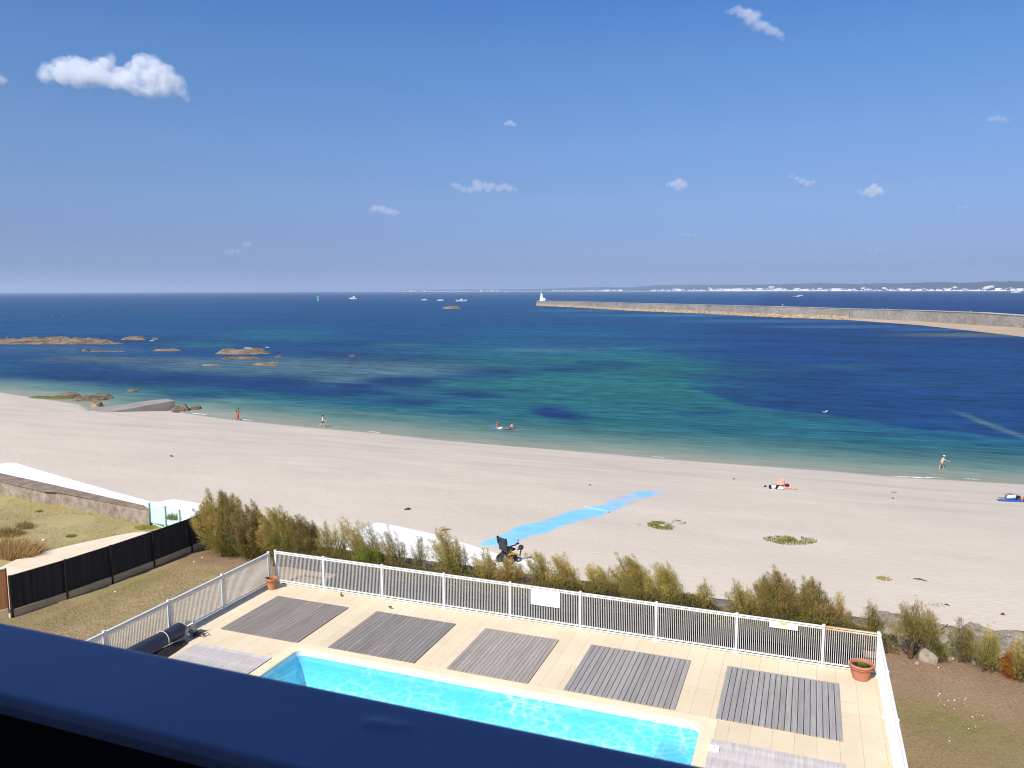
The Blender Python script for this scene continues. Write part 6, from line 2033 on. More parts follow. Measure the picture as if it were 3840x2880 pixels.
mb = MB(); mb.ellipsoid((.30, .50, .62), (.11, .13, .12), 14, 10); mb.tube([(.28, .30, .56), (.30, .46, .60)], .03, 8); mb.tube([(.30, .5, .5), (.27, .46, .22)], .03, 8); mb.build('front_bag', K, t)
mb = MB(); mb.tube([(-.20, -.40, .95), (-.20, -.36, 1.16)], .018, 8); mb.tube([(.20, -.40, .95), (.20, -.37, 1.14)], .018, 8); mb.build('push_handle', K, t)

# ------------------------------------------------------------------ people
SKIN = pm('skin_light', S(222, 172, 144, .85), .55, .06, 12, spec=.35)
SKIN2 = pm('skin_tanned', S(182, 122, 88, .85), .55, .06, 12, spec=.35)
CL = {}
def cloth(name, col, col2=None, sc=12):
    CL[name] = pm(name, col, .85, .5 if col2 else .1, sc, .2, 30, spec=.15, col2=col2)
cloth('red_sarong', S(176, 70, 48), S(206, 120, 96), 9); cloth('dark_cloth', (.015, .015, .018)); cloth('white_cloth', (.74, .74, .75)); cloth('pattern_shorts', (.012, .013, .02), (.50, .50, .54), 9)
cloth('hair_dark', (.02, .014, .010)); cloth('hair_orange', S(170, 116, 70)); cloth('cap_white', (.78, .78, .78)); cloth('grey_cloth', S(120, 116, 112)); cloth('orange_cloth', S(232, 140, 50)); cloth('maroon', S(84, 30, 28)); cloth('blue_cloth', S(70, 110, 170)); cloth('pink_cloth', S(232, 160, 150))


def skin_mesh(nodes, edges, root=0, sub=2):
    """continuous limbed surface grown round a joint tree: nodes = (pos, radius x, radius y)"""
    me = bpy.data.meshes.new('tmp')
    bm = bmesh.new()
    lay = bm.verts.layers.skin.verify()
    vv = []
    for i, (p, rx, ry) in enumerate(nodes):
        v = bm.verts.new(p); v[lay].radius = (rx, ry); v[lay].use_root = (i == root); vv.append(v)
    for a, b2 in edges: bm.edges.new((vv[a], vv[b2]))
    bm.to_mesh(me); bm.free()
    o = bpy.data.objects.new('tmp', me); COL.objects.link(o)
    sk = o.modifiers.new('s', 'SKIN'); sk.use_smooth_shade = True; sk.branch_smoothing = .3
    sb = o.modifiers.new('u', 'SUBSURF'); sb.levels = sub; sb.render_levels = sub
    dg = bpy.context.evaluated_depsgraph_get()
    r = bpy.data.meshes.new_from_object(o.evaluated_get(dg))
    bpy.data.objects.remove(o); bpy.data.meshes.remove(me)
    return r


def add_mesh_obj(name, me, mat, parent):
    me.name = name; me.materials.clear(); me.materials.append(mat)
    me.polygons.foreach_set('use_smooth', [True] * len(me.polygons))
    o = bpy.data.objects.new(name, me); COL.objects.link(o); o.parent = parent
    return o


def person(label, loc, rz, scale=1.0, torso=5, head=0, legs=((15, 5), (-15, 10)), arms=((10, 25, 8), (-12, 10, 8)), skin=None, hair='hair_dark', hair_long=False, group=None, sit=False, zfix=None):
    """legs: (thigh pitch, knee flex) right/left, arms: (shoulder pitch, elbow flex, spread); degrees, forward positive"""
    skin = skin or SKIN
    t = thing('person', label, 'person', loc, rz, group)
    t.scale = (scale,) * 3
    R_ = math.radians
    J = {}
    J['pelvis'] = Vector((0, 0, 0))
    up = Vector((0, math.sin(R_(torso)), math.cos(R_(torso))))
    fwd = Vector((0, math.cos(R_(torso)), -math.sin(R_(torso))))
    J['belly'] = up * .13 + fwd * .015; J['chest'] = up * .32 + fwd * .01; J['neckb'] = up * .46 - fwd * .01; J['neck'] = up * .53
    hu = Vector((0, math.sin(R_(torso * .5 + head)), math.cos(R_(torso * .5 + head)))); hf = Vector((0, hu.z, -hu.y))
    J['jaw'] = J['neck'] + hu * .055 + hf * .025; J['skull'] = J['neck'] + hu * .135 + hf * .01; J['crown'] = J['neck'] + hu * .20 + hf * .0; J['nose'] = J['neck'] + hu * .10 + hf * .105
    nodes, edges, idx = [], [], {}
    def nd(k, p, rx, ry=None, par=None):
        idx[k] = len(nodes); nodes.append((tuple(p), rx, ry or rx))
        if par: edges.append((idx[par], idx[k]))
    nd('pelvis', J['pelvis'], .135, .10); nd('belly', J['belly'], .125, .095, 'pelvis'); nd('chest', J['chest'], .145, .105, 'belly'); nd('neckb', J['neckb'], .085, .07, 'chest'); nd('neck', J['neck'], .052, .055, 'neckb')
    nd('jaw', J['jaw'], .058, .065, 'neck'); nd('skull', J['skull'], .076, .088, 'jaw'); nd('crown', J['crown'], .052, .062, 'skull'); nd('nose', J['nose'], .014, .016, 'jaw')
    lowest = 9
    for s, (th, kn), (sp_, el, ab), nm in ((1, legs[0], arms[0], 'r'), (-1, legs[1], arms[1], 'l')):
        hip = Vector((s * .095, 0, -.05)); knee = hip + Vector((s * .015, math.sin(R_(th)), -math.cos(R_(th)))) * .43
        b_ = th - kn
        ank = knee + Vector((0, math.sin(R_(b_)), -math.cos(R_(b_)))) * .42
        fb = R_(b_ * .35)
        toe = ank + Vector((s * .02, math.cos(fb) * .17, -.055 + math.sin(fb) * .1)); heel = ank + Vector((0, -.03, -.05))
        nd('hip' + nm, hip, .088, .09, 'pelvis'); nd('mt' + nm, hip.lerp(knee, .5), .075, .078, 'hip' + nm); nd('knee' + nm, knee, .054, .056, 'mt' + nm); nd('calf' + nm, knee.lerp(ank, .35) + Vector((0, -.015, 0)), .052, .055, 'knee' + nm)
        nd('ank' + nm, ank, .034, .036, 'calf' + nm); nd('foot' + nm, ank.lerp(toe, .6) + Vector((0, 0, -.015)), .038, .028, 'ank' + nm); nd('toe' + nm, toe, .03, .02, 'foot' + nm)
        J['hip' + nm], J['knee' + nm], J['ank' + nm] = hip, knee, ank
        lowest = min(lowest, ank.z - .075, knee.z - .06 if sit else 9)
        sh = J['chest'] + up * .085 + Vector((s * .175, 0, 0))
        def ad(p_): return Vector((s * math.sin(R_(ab)), math.sin(R_(p_)) * math.cos(R_(ab)), -math.cos(R_(p_)) * math.cos(R_(ab))))
        elb = sh + ad(sp_) * .28; wr_ = elb + ad(sp_ + el) * .25; hdv = ad(sp_ + el)
        palm = wr_ + hdv * .06
        nd('sh' + nm, sh, .062, .06, 'chest'); nd('ua' + nm, sh.lerp(elb, .5), .046, .047, 'sh' + nm); nd('el' + nm, elb, .038, .038, 'ua' + nm); nd('fa' + nm, elb.lerp(wr_, .4), .036, .036, 'el' + nm); nd('wr' + nm, wr_, .024, .026, 'fa' + nm); nd('palm' + nm, palm, .018, .034, 'wr' + nm)
        side = hdv.cross(Vector((s, 0, 0))); side = side.normalized() if side.length > .1 else Vector((0, 1, 0))
        for fi, (o_, ln) in enumerate(((-.028, .075), (-.010, .085), (.009, .08), (.027, .06))):
            k0 = palm + hdv * .03 + side * o_; k1 = k0 + hdv * ln * .55 + Vector((-s, 0, 0)) * .006; k2 = k1 + hdv * ln * .4 + Vector((-s, 0, 0)) * .018
            nd('f%d%s' % (fi, nm), k0, .009, .009, 'palm' + nm); nd('g%d%s' % (fi, nm), k1, .008, .008, 'f%d%s' % (fi, nm)); nd('h%d%s' % (fi, nm), k2, .006, .006, 'g%d%s' % (fi, nm))
        k0 = palm - hdv * .015 + side * .036; nd('th' + nm, k0 + hdv * .02 + side * .012, .010, .010, 'palm' + nm); nd('tk' + nm, k0 + hdv * .05 + side * .022, .008, .008, 'th' + nm)
        J['sh' + nm], J['el' + nm], J['wr' + nm], J['palm' + nm] = sh, elb, wr_, palm
    dz = -lowest if zfix is None else zfix
    me = skin_mesh([((p[0], p[1], p[2] + dz), rx, ry) for p, rx, ry in nodes], edges)
    add_mesh_obj('body', me, skin, t)
    for k in J: J[k] = J[k] + Vector((0, 0, dz))
    J['up'], J['fwd'], J['hu'], J['hf'] = up, fwd, hu, hf
    # face and hair
    rot = Matrix((Vector((1, 0, 0)), hf, hu)).transposed()
    hc = J['skull'] + hu * .03 - hf * .014
    m_ = MB(); m_.ellipsoid(hc, (.092, .105, .095), 14, 10, rot=rot)
    vs = [Vector(v) for v in m_.v]
    for i, v in enumerate(vs):
        q = v - hc
        if q.dot(hf) > .015 and q.dot(hu) < .045: vs[i] = v - hf * (q.dot(hf) + .03)
    m_.v = [tuple(v) for v in vs]
    if hair_long: m_.tube([hc - hf * .06, hc - hf * .09 - hu * .12, hc - hf * .085 - hu * .26], [.085, .08, .05], 10)
    if hair: m_.build('hair', CL[hair], t, True)
    m_ = MB()
    for s in (-1, 1): m_.ellipsoid(J['skull'] - hu * .012 + hf * .082 + Vector((s * .03, 0, 0)), (.012, .006, .008), 8, 6, rot=rot)
    m_.build('eyes', CL['dark_cloth'], t, True)
    m_ = MB(); m_.ellipsoid(J['jaw'] + hf * .082 - hu * .002, (.022, .007, .007), 8, 6, rot=rot); m_.build('mouth', CL['maroon'], t, True)
    m_ = MB()
    for s in (-1, 1): m_.ellipsoid(J['skull'] - hu * .03 - hf * .004 + Vector((s * .082, 0, 0)), (.012, .022, .03), 8, 6, rot=rot)
    m_.build('ears', skin, t, True)
    return t, J


def garment(t, J, name, mat, kind):
    if kind == 'shorts' or kind == 'trunks':
        f = .62 if kind == 'shorts' else .35
        nd = [(J['pelvis'] + J['up'] * .09, .145, .115), (J['pelvis'], .155, .12)]
        ed = [(0, 1)]
        for nm in 'rl':
            b_ = len(nd); h, k = J['hip' + nm], J['knee' + nm]
            nd += [(h + Vector((0, 0, -.02)), .108, .108), (h.lerp(k, f * .6), .10, .10), (h.lerp(k, f), .092, .092)]; ed += [(1, b_), (b_, b_ + 1), (b_ + 1, b_ + 2)]
        me = skin_mesh([(tuple(p), a, b2) for p, a, b2 in nd], ed, 1, 1)
    elif kind == 'shirt':
        nd = [(J['pelvis'] + J['up'] * .04, .15, .115), (J['belly'], .145, .112), (J['chest'], .162, .122), (J['neckb'], .10, .085)]; ed = [(0, 1), (1, 2), (2, 3)]
        for nm in 'rl':
            b_ = len(nd); s, e = J['sh' + nm], J['el' + nm]; nd += [(s, .076, .074), (s.lerp(e, .55), .062, .062)]; ed += [(2, b_), (b_, b_ + 1)]
        me = skin_mesh([(tuple(p), a, b2) for p, a, b2 in nd], ed, 1, 1)
    elif kind == 'sarong':
        vs, fs = [], []
        a_, b_ = J['pelvis'] + J['up'] * .08, (J['ankr'] + J['ankl']) / 2 + Vector((0, 0, .14))
        sprd = abs((J['ankr'] - J['ankl']).y) / 2
        n = 20
        for i in range(9):
            u = i / 8; c = a_.lerp(b_, u)
            for k in range(n):
                q = 2 * PI * k / n; fl = 1 + .06 * math.sin(5 * q + 2 * u) * u
                vs.append((c.x + (.155 + .05 * u) * math.cos(q) * fl, c.y + (.125 + (sprd * .75 + .02) * u) * math.sin(q) * fl, c.z))
        for i in range(8):
            for k in range(n): fs.append((i * n + k, (i + 1) * n + k, (i + 1) * n + (k + 1) % n, i * n + (k + 1) % n))
        m_ = MB(); m_.add(vs, fs); return m_.build(name, mat, t, True)
    return add_mesh_obj(name, me, mat, t)


def heading(dx, dy=0.0):
    """rotation so that local +Y looks to picture right (dx) and away (dy)"""
    v = RT * dx + Vector((FW.x, FW.y, 0)).normalized() * dy
    return math.atan2(v.y, v.x) - PI / 2


# 1 red sarong walker
p = on_sand(891, 1575)
t, J = person('person in a red wrap skirt bending forward at the water edge, leftmost walker', (p.x, p.y, p.z), heading(.9, .3), 1.0, torso=16, head=18, legs=((14, 8), (-10, 6)), arms=((-8, 12, 6), (18, 25, 6)), skin=SKIN2, hair_long=False)
garment(t, J, 'wrap_skirt', CL['red_sarong'], 'sarong')
m_ = MB(); m_.box(J['chest'] - J['fwd'] * .17, (.26, .13, .34), bev=.05); m_.build('back_bag', CL['maroon'], t, True)
# 2 walking man
p = on_sand(1210, 1604)
t, J = person('person in a pale shirt and black shorts striding along the wet sand', (p.x, p.y, p.z), heading(.95, .1), 1.0, torso=8, head=12, legs=((24, 8), (-24, 22)), arms=((30, 35, 6), (-10, 18, 8)), skin=SKIN)
garment(t, J, 'shirt', CL['white_cloth'], 'shirt'); garment(t, J, 'shorts', CL['dark_cloth'], 'shorts')
m_ = MB(); m_.tube([J['shr'] + J['up'] * .07 - J['fwd'] * .0, J['chest'] + J['fwd'] * .135 + Vector((-.03, 0, 0)), J['belly'] + Vector((-.17, .02, -.05))], .022, 6); m_.tube([J['shr'] + J['up'] * .07, J['chest'] - J['fwd'] * .14 + Vector((-.03, 0, 0)), J['belly'] + Vector((-.17, .0, -.05))], .022, 6); m_.build('bag_strap', CL['dark_cloth'], t)
hu, hf = J['hu'], J['hf']
m_ = MB(); rot = Matrix((Vector((1, 0, 0)), hf, hu)).transposed(); m_.ellipsoid(J['skull'] + hu * .065 - hf * .01, (.10, .115, .065), 14, 8, rot=rot); m_.ellipsoid(J['skull'] + hu * .045 + hf * .11, (.075, .08, .012), 12, 6, rot=rot); m_.build('cap', CL['dark_cloth'], t, True)
# 3 wading man
p = at(3528, 1772, SEA - .42)
t, J = person('bare-chested person in patterned shorts and a white cap, wading bent forward on the right', (p.x, p.y, SEA - .42), heading(.85, .35), 1.06, torso=28, head=6, legs=((22, 12), (-8, 14)), arms=((52, 28, 14), (20, 50, 6)), skin=SKIN)
garment(t, J, 'shorts', CL['pattern_shorts'], 'shorts')
hu, hf = J['hu'], J['hf']; rot = Matrix((Vector((1, 0, 0)), hf, hu)).transposed()
m_ = MB(); m_.ellipsoid(J['skull'] + hu * .062 - hf * .008, (.105, .12, .07), 14, 8, rot=rot); m_.ellipsoid(J['skull'] + hu * .04 + hf * .12, (.078, .085, .012), 12, 6, rot=rot); m_.build('cap', CL['cap_white'], t, True)
# 4, 5 bathers with inflatables
c = at(1866, 1607, SEA)
t, J = person('long-haired bather sitting in the shallows on a blue and white float', (c.x, c.y, SEA), heading(-.3, .9), 1.0, torso=6, head=4, legs=((85, 30), (80, 40)), arms=((35, 30, 22), (30, 30, 22)), skin=SKIN2, hair='hair_orange', hair_long=True, zfix=.16)
garment(t, J, 'swim_top', CL['orange_cloth'], 'trunks')
t = thing('swim_float', 'blue and white inflatable float under the long-haired bather', 'float', (c.x, c.y, SEA), heading(1, .05))
for nm, a0, a1, mt_ in (('white_half', 0, PI, 'white_cloth'), ('blue_half', PI, 2 * PI, 'blue_cloth')):
    m_ = MB(); m_.tube([(.20 - .0 + .55 * math.cos(a) * 1.0 - .05, 0, 0) for a in (0,)] * 0 + [(.34 * math.sin(a) , .58 * math.cos(a) * -1, .05) for a in np.linspace(a0 + PI / 2, a1 + PI / 2, 16)], .13, 10); m_.build(nm, CL[mt_], t, True)
m_ = MB(); m_.box((0, 0, -.02), (.5, .85, .10), bev=.04); m_.build('float_floor', CL['blue_cloth'], t)
c2 = at(1908, 1609, SEA)
t, J = person('dark-haired bather leaning on one arm over a red float in the shallows', (c2.x + .2, c2.y, SEA), heading(.9, .2), 1.0, torso=34, head=-10, legs=((70, 30), (64, 40)), arms=((24, 6, 12), (40, 10, 14)), skin=SKIN, zfix=.22)
garment(t, J, 'swim_trunks', CL['dark_cloth'], 'trunks')
t = thing('swim_float', 'red inflatable float with a dark pointed edge under the dark-haired bather', 'float', (c2.x, c2.y, SEA), heading(1, .05) + PI / 2)
m_ = MB(); m_.box((0, 0, .03), (1.15, .55, .15), bev=.06); m_.build('float_body', pm('red_vinyl', S(196, 92, 84), .4, .15, 4, spec=.5), t, True)
m_ = MB(); m_.tube([(-.6, -.30, .05), (.4, -.32, .06), (.85, 0, .12), (.4, .32, .06), (-.6, .30, .05)], [.035, .05, .045, .05, .035], 8); m_.build('dark_edge', CL['dark_cloth'], t, True)
# 6, 7 people on the long reef
p = at(194, 1287, SEA + 1.2)
t, J = person('person in dark clothes standing on the long reef', (p.x, p.y, SEA + 1.25), heading(.3, -.8), 1.0, legs=((4, 2), (-4, 2)), arms=((8, 30, 8), (4, 40, 8)), group='people on the reef')
garment(t, J, 'shirt', CL['grey_cloth'], 'shirt'); garment(t, J, 'shorts', CL['dark_cloth'], 'shorts')
p = at(222, 1286, SEA + 1.2)
t, J = person('slim pale person standing upright on the long reef, right of the dark one', (p.x, p.y, SEA + 1.3), heading(-.5, .5), .95, legs=((2, 2), (-2, 2)), arms=((2, 6, 4), (2, 6, 4)), group='people on the reef')
garment(t, J, 'shorts', CL['pink_cloth'], 'trunks')
# people sitting on the breakwater
def bw_pt(px):
    best = min(range(NB), key=lambda i: abs(proj((bp3[i].x, bp3[i].y, SEA + bp3[i].z))[0] - px)); q = bp3[best]
    u = (bp3[min(best + 1, NB - 1)] - bp3[max(best - 1, 0)]); nn_ = Vector((-u.y, u.x, 0)).normalized()
    if nn_.dot(Vector((q.x, q.y, 0))) < 0: nn_ = -nn_
    return Vector((q.x, q.y, 0)) + nn_ * 1.3 + Vector((0, 0, SEA + q.z))
for px, lab, hx_, tor, cl in ((3309, 'left person of the first pair reclining on the breakwater top', .9, -35, 'dark_cloth'), (3320, 'right person of the first pair reclining on the breakwater top', -.9, -20, 'dark_cloth'), (3627, 'left person of the second pair sitting on the breakwater, in pale clothes', .8, 10, 'white_cloth'), (3637, 'right person of the second pair sitting on the breakwater, bare-backed', -.6, 14, 'dark_cloth')):
    q = bw_pt(px)
    t, J = person(lab, tuple(q), heading(hx_, -.3), 1.0, torso=tor, head=8, legs=((78, 60), (70, 40)), arms=((-20, 10, 12), (40, 30, 8)), sit=True, zfix=.14, group='people resting on the breakwater')
    garment(t, J, 'shorts', CL['dark_cloth'], 'trunks')
    if cl == 'white_cloth': garment(t, J, 'shirt', CL[cl], 'shirt')
q = bw_pt(2924)
t, J = person('tiny lone person standing near the middle of the breakwater', tuple(q), heading(.4, .5), 1.0, legs=((6, 2), (-6, 2)), group='people resting on the breakwater'); garment(t, J, 'shirt', CL['white_cloth'], 'shirt'); garment(t, J, 'shorts', CL['grey_cloth'], 'shorts')
# person cut by the right picture edge
p = on_sand(3846, 1880)
t, J = person('sitting person in an orange top, cut off by the right picture edge', tuple(p), heading(-.5, .8), 1.0, torso=-6, head=6, legs=((80, 70), (70, 50)), arms=((20, 30, 10), (24, 40, 10)), sit=True, zfix=.13, skin=SKIN2)
garment(t, J, 'shirt', CL['orange_cloth'], 'shirt'); garment(t, J, 'shorts', CL['maroon'], 'trunks')

# ------------------------------------------------------------------ beach bags and towels
def blanket(name, label, px, py, L, W, rz, mat, h=.05, seed=0, cat='towel', group=None):
    c = on_sand(px, py); r = random.Random(seed)
    vs, fs = [], []
    for i in range(13):
        for k in range(9):
            x_, y_ = L * (i / 12 - .5), W * (k / 8 - .5)
            e = .3 + .7 * min(1, 4 * min(i / 12, 1 - i / 12, k / 8, 1 - k / 8))
            xx_, yy_ = x_ * math.cos(rz) - y_ * math.sin(rz), x_ * math.sin(rz) + y_ * math.cos(rz)
            vs.append((xx_, yy_, float(sand_z(c.x + xx_, c.y + yy_)) - c.z + .02 + h * e * r.random()))
    for i in range(12):
        for k in range(8): fs.append((i * 9 + k, (i + 1) * 9 + k, (i + 1) * 9 + k + 1, i * 9 + k + 1))
    m_ = MB(); m_.add(vs, fs); o = m_.build(name, mat, None, True); o.location = c
    return tag(o, label, cat, group)


rzR = math.atan2(RT.y, RT.x)
c = on_sand(2897, 1833)
t = thing('beach_bag', 'white beach bag with black ends and handle, left of the pink pile', 'bag', tuple(c), rzR)
m_ = MB(); m_.ellipsoid((.06, 0, .17), (.26, .15, .19), 14, 10); m_.build('bag_body', CL['white_cloth'], t, True)
m_ = MB(); m_.ellipsoid((-.19, 0, .16), (.11, .15, .19), 12, 8); m_.build('dark_end', CL['dark_cloth'], t, True)
m_ = MB(); m_.tube([(-.12, -.05, .32), (0, -.05, .40), (.16, -.05, .34), (.28, -.08, .18), (.26, -.1, .03)], .016, 6); m_.build('handle', CL['dark_cloth'], t, True)
c = on_sand(2918, 1834)
t = thing('beach_bag', 'black rucksack leaning in the middle of the beach pile', 'bag', tuple(c), rzR)
m_ = MB(); m_.ellipsoid((0, 0, .15), (.25, .17, .19), 12, 8, noise_amp=.15, seed=2); m_.build('bag_body', CL['dark_cloth'], t, True)
m_ = MB(); m_.tube([(.1, -.1, .25), (.25, -.16, .30), (.42, -.1, .34)], [.05, .06, .02], 7); m_.build('strap', CL['dark_cloth'], t, True)
blanket('beach_towel', 'crumpled white towel in front of the black rucksack', 2927, 1836, .55, .5, rzR, CL['white_cloth'], .28, 3, 'towel', 'towels of the beach pile')
c = on_sand(2926, 1827)
m_ = MB(); m_.ellipsoid((0, 0, .22), (.34, .26, .34), 14, 10, noise_amp=.22, seed=7); m_.ellipsoid((.12, .05, .52), (.2, .16, .2), 10, 8, noise_amp=.3, seed=8)
o = m_.build('clothes_heap', pm('peach_cloth', S(238, 184, 166), .85, .4, 5, col2=S(206, 120, 100)), None, True); o.location = c; tag(o, 'heap of peach-pink clothes behind the black rucksack', 'clothes')
blanket('beach_towel', 'flat pink towel at the right of the beach pile', 2958, 1832, 1.2, .8, rzR, CL['pink_cloth'], .16, 4, 'towel', 'towels of the beach pile')
c = on_sand(2951, 1829); m_ = MB(); m_.ellipsoid((0, 0, .14), (.19, .15, .13), 12, 8, noise_amp=.15, seed=5); o = m_.build('small_bag', CL['maroon'], None, True); o.location = c + Vector((0, 0, .06)); tag(o, 'small dark red bag on the pink towel', 'bag')
bt = blanket('beach_towel', 'blue beach towel at the far right of the sand', 3800, 1879, 2.1, 1.0, rzR - .12, pm('royal_blue_cloth', S(52, 88, 178), .85, .15, 5), .06, 6)
c = on_sand(3790, 1874)
t = thing('beach_bag', 'pale blue-grey holdall with a dark top, on the blue towel', 'bag', tuple(c + Vector((0, 0, .06))), rzR)
m_ = MB(); m_.box((0, 0, .17), (.85, .42, .34), bev=.12); m_.build('bag_body', pm('pale_blue_cloth', S(196, 206, 228), .8, .1, 6), t, True)
m_ = MB(); m_.tube([(-.40, -.05, .14), (-.36, 0, .32), (-.12, 0, .40), (.2, 0, .36)], [.08, .11, .09, .03], 8); m_.build('dark_top', CL['grey_cloth'], t, True)
m_ = MB(); m_.tube([(.2, 0, .34), (.36, 0, .44), (.52, 0, .34), (.56, 0, .2)], .016, 6); m_.build('handle', CL['grey_cloth'], t, True)
c = on_sand(3816, 1876); m_ = MB(); m_.box((0, 0, .16), (.34, .3, .30), bev=.05); o = m_.build('cool_box', CL['dark_cloth'], None); o.location = c + Vector((0, 0, .05)); o.rotation_euler = (0, 0, rzR); tag(o, 'small dark cool box beside the pale holdall', 'cool box')
m_ = MB(); a, b2, c3 = on_sand(3764, 1867), on_sand(3778, 1876), on_sand(3780, 1867)
blanket('sand_toy_bag', 'flat grey cloth spread left of the blue towel', 3768, 1868, .9, .5, rzR, CL['grey_cloth'], .03, 9, 'cloth')
p = at(3093, 1548, SEA)
t = thing('seagull', 'white seagull floating on the dark water right of centre', 'bird', (p.x, p.y, SEA), heading(1, 0))
m_ = MB(); m_.tube([(0, -.34, .12), (0, -.2, .10), (0, 0, .10), (0, .16, .14), (0, .22, .24), (0, .28, .32), (0, .36, .31), (0, .44, .29)], [.02, .09, .14, .11, .06, .07, .05, .01], 10); m_.build('body', M['mid_white'], t, True)
m_ = MB(); m_.ellipsoid((.1, -.08, .16), (.05, .26, .08)); m_.ellipsoid((-.1, -.08, .16), (.05, .26, .08)); m_.build('wings', CL['grey_cloth'], t, True)

# ------------------------------------------------------------------ clouds
def cloud_material(name, dens, nscale, lo=.38, hi=.62):
    m, nt, out = newmat(name)
    v = coords(nt)
    nz = noise(nt, v, nscale, 5, .62, lo, hi)
    mu = N(nt, 'ShaderNodeMath', operation='MULTIPLY'); nt.links.new(nz, mu.inputs[0]); mu.inputs[1].default_value = dens
    vs_ = N(nt, 'ShaderNodeVolumePrincipled')
    vs_.inputs['Color'].default_value = (.99, .99, .99, 1); vs_.inputs['Anisotropy'].default_value = .1
    nt.links.new(mu.outputs[0], vs_.inputs['Density']); nt.links.new(vs_.outputs[0], out.inputs['Volume'])
    return m


def cloud_hull(name, pts, c, rm, k, vox, amp, seed, od, parent=None):
    rnd = random.Random(seed)
    bm = bmesh.new()
    for p, r in pts:
        q = p - c + Vector((0, (rnd.random() - .5) * r * .6, 0))
        bmesh.ops.create_icosphere(bm, subdivisions=3, radius=r * k, matrix=Matrix.Translation(q) @ Matrix.Diagonal((1.1, 1.1, .85, 1)))
    me = bpy.data.meshes.new('tmp'); bm.to_mesh(me); bm.free()
    o = bpy.data.objects.new(name, me); COL.objects.link(o)
    rmx = o.modifiers.new('r', 'REMESH'); rmx.mode = 'VOXEL'; rmx.voxel_size = rm * vox
    dg = bpy.context.evaluated_depsgraph_get(); me2 = bpy.data.meshes.new_from_object(o.evaluated_get(dg))
    o.modifiers.clear(); o.data = me2; bpy.data.meshes.remove(me); me2.name = name
    n = len(me2.vertices); co = np.empty(n * 3, np.float32); no = np.empty(n * 3, np.float32)
    me2.vertices.foreach_get('co', co); me2.vertices.foreach_get('normal', no); co = co.reshape(-1, 3); no = no.reshape(-1, 3)
    s = 1 / rm
    d_ = (fbm(co[:, 0] * s * 1.0 + co[:, 1] * s * .7 + seed, co[:, 2] * s * 1.2 + co[:, 1] * s * .5, seed, 5) - .5) * rm * amp
    co = co + no * d_[:, None]
    me2.vertices.foreach_set('co', co.ravel().astype(np.float32)); me2.update()
    me2.materials.clear(); me2.materials.append(cloud_material('cloud_vapour', od / rm, (1.5 if od > .3 else .9) / rm, .30 if od > .3 else .15, .66))
    o.parent = parent
    return o


def cloud(label, dist, lumps, od, seed, soft=.35, core=True):
    """lumps (px, py, radius px); od = optical depth through one mean radius; a thin outer veil and a denser core"""
    k = dist / F
    pts = [(at_dist(l[0], l[1], dist), l[2] * k) for l in lumps]
    c = sum((p for p, _ in pts), Vector()) / len(pts)
    rm = sum(r for _, r in pts) / len(pts)
    o = cloud_hull('cloud', pts, c, rm, 1.16, .17, .75, seed, od * .45)
    o.location = c
    cloud_hull('cloud_core', pts, c, rm, .95, .15, .7, seed + 1, od * .9, o)
    if core: cloud_hull('cloud_core', [q for q in pts if q[1] > rm * .8], c, rm, .74, .14, .8, seed + 2, od * 1.5, o)
    return tag(o, label, 'cloud', 'clouds in the blue sky')


cz = lambda x, y, r: (x / 2.304, 100 + y / 2.304, r / 2.304)
cloud('large white cumulus cloud at the upper left', 3400, [cz(*q) for q in ((400, 430, 66), (470, 390, 84), (560, 340, 88), (650, 330, 88), (620, 420, 105), (730, 350, 80), (780, 430, 100), (900, 330, 80), (950, 280, 48), (880, 440, 95), (1010, 460, 90), (1080, 430, 70), (1120, 480, 95), (1180, 370, 75), (1230, 290, 70),
                                                                              (1320, 330, 85), (1300, 440, 110), (1390, 400, 95), (1450, 470, 95), (1420, 540, 80), (1520, 480, 70), (1560, 560, 55), (1590, 600, 40), (1280, 550, 75), (1180, 540, 65), (1620, 630, 22), (1040, 400, 60), (840, 360, 80), (1130, 440, 90), (980, 480, 85), (700, 470, 80), (560, 450, 70))], .72, 3)
cloud('slanting white cloud at the top right', 2600, [(2600 + x / 4.424, y / 4.424, r / 4.424) for x, y, r in ((560, 195, 40), (640, 190, 60), (740, 160, 75), (800, 220, 95), (900, 240, 110), (960, 320, 120), (1040, 260, 90), (1080, 420, 110), (1180, 440, 95), (1260, 500, 95), (1340, 520, 85), (1430, 580, 70), (1480, 650, 45))], .26, 5)
cloud('wide flat cloud above the middle of the horizon', 7000, [(1600 + x / 4.608, 600 + y / 4.608, r / 4.608) for x, y, r in ((480, 430, 55), (540, 460, 65), (640, 510, 70), (760, 520, 75), (860, 400, 80), (900, 480, 90), (1000, 430, 75), (1060, 510, 70), (1120, 450, 75), (1240, 490, 75), (1340, 460, 75), (1440, 500, 75), (1530, 530, 50))], .20, 7)
cloud('small flat cloud left of the wide flat one', 8500, [(1392, 788, 10), (1408, 780, 15), (1432, 784, 19), (1455, 792, 17), (1478, 797, 16), (1494, 799, 9)], .20, 9)
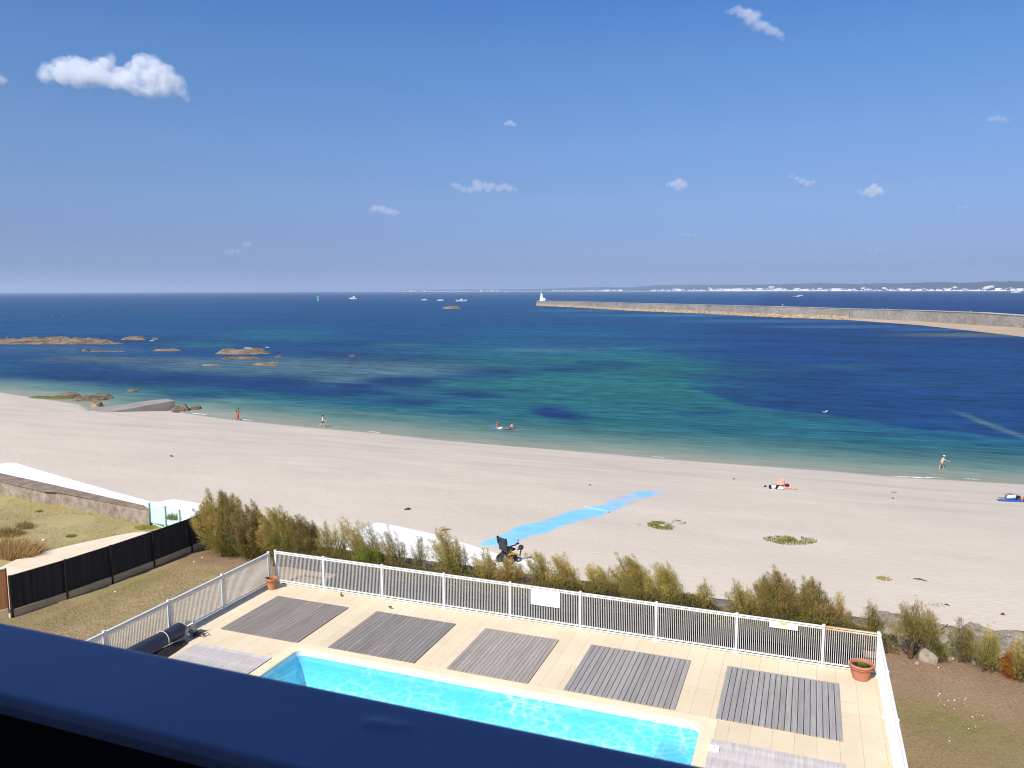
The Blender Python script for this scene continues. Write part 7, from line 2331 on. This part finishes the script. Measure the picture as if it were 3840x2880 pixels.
cloud('small round cloud right of centre', 7500, [(2400 + x / 2.304, 600 + y / 2.304, r / 2.304) for x, y, r in ((240, 210, 25), (290, 210, 38), (335, 190, 42), (370, 215, 42), (330, 240, 36), (400, 235, 22))], .24, 11)
cloud('thin slanting cloud, second right of centre', 7200, [(2400 + x / 2.304, 600 + y / 2.304, r / 2.304) for x, y, r in ((1310, 140, 22), (1350, 160, 26), (1400, 185, 32), (1450, 200, 34), (1495, 190, 24))], .16, 13)
cloud('small bright hooked cloud on the right', 7000, [(2400 + x / 2.304, 600 + y / 2.304, r / 2.304) for x, y, r in ((1895, 275, 16), (1930, 295, 22), (1975, 265, 34), (2020, 230, 34), (2050, 265, 44), (2085, 285, 26), (2000, 300, 34))], .32, 15)
cloud('faint small cloud at the right edge of the sky', 4500, [(3715, 447, 12), (3738, 443, 15), (3762, 448, 14), (3780, 452, 9)], .10, 17)
cloud('tiny faint cloud high in the middle', 4500, [(1898, 464, 9), (1912, 460, 13), (1926, 468, 10)], .20, 19)
cloud('faint low cloud pair on the left', 15000, [(845, 945, 9), (868, 944, 14), (890, 942, 12), (918, 916, 12), (934, 914, 10)], .10, 21)
cloud('small cloud cut off by the left picture edge', 3600, [(-20, 296, 26), (4, 300, 17), (20, 302, 10)], .22, 23)
cloud('faint streak cloud low on the right of centre', 11000, [(2560, 880, 7), (2580, 879, 10), (2602, 881, 8)], .10, 25)
cloud('faint wisp low above the right hills', 11000, [(3262, 934, 8), (3290, 935, 11), (3316, 938, 8)], .07, 27)
cloud('faint wisp under the hooked cloud', 8500, [(3592, 780, 8), (3618, 778, 11), (3645, 782, 8)], .07, 29)

# ------------------------------------------------------------------ haze
HAZE_D = 9.0e-5
m, nt_, out_ = newmat('haze_air')
vs_ = N(nt_, 'ShaderNodeVolumePrincipled'); vs_.inputs['Color'].default_value = (.80, .88, 1.0, 1); vs_.inputs['Density'].default_value = HAZE_D; vs_.inputs['Anisotropy'].default_value = .2
nt_.links.new(vs_.outputs[0], out_.inputs['Volume'])
mb = MB(); mb.box((0, 0, (-13 + 190) / 2), (64000, 64000, 203))
o = mb.build('haze', m); tag(o, 'thin blue haze over the bay', None, None, 'stuff')
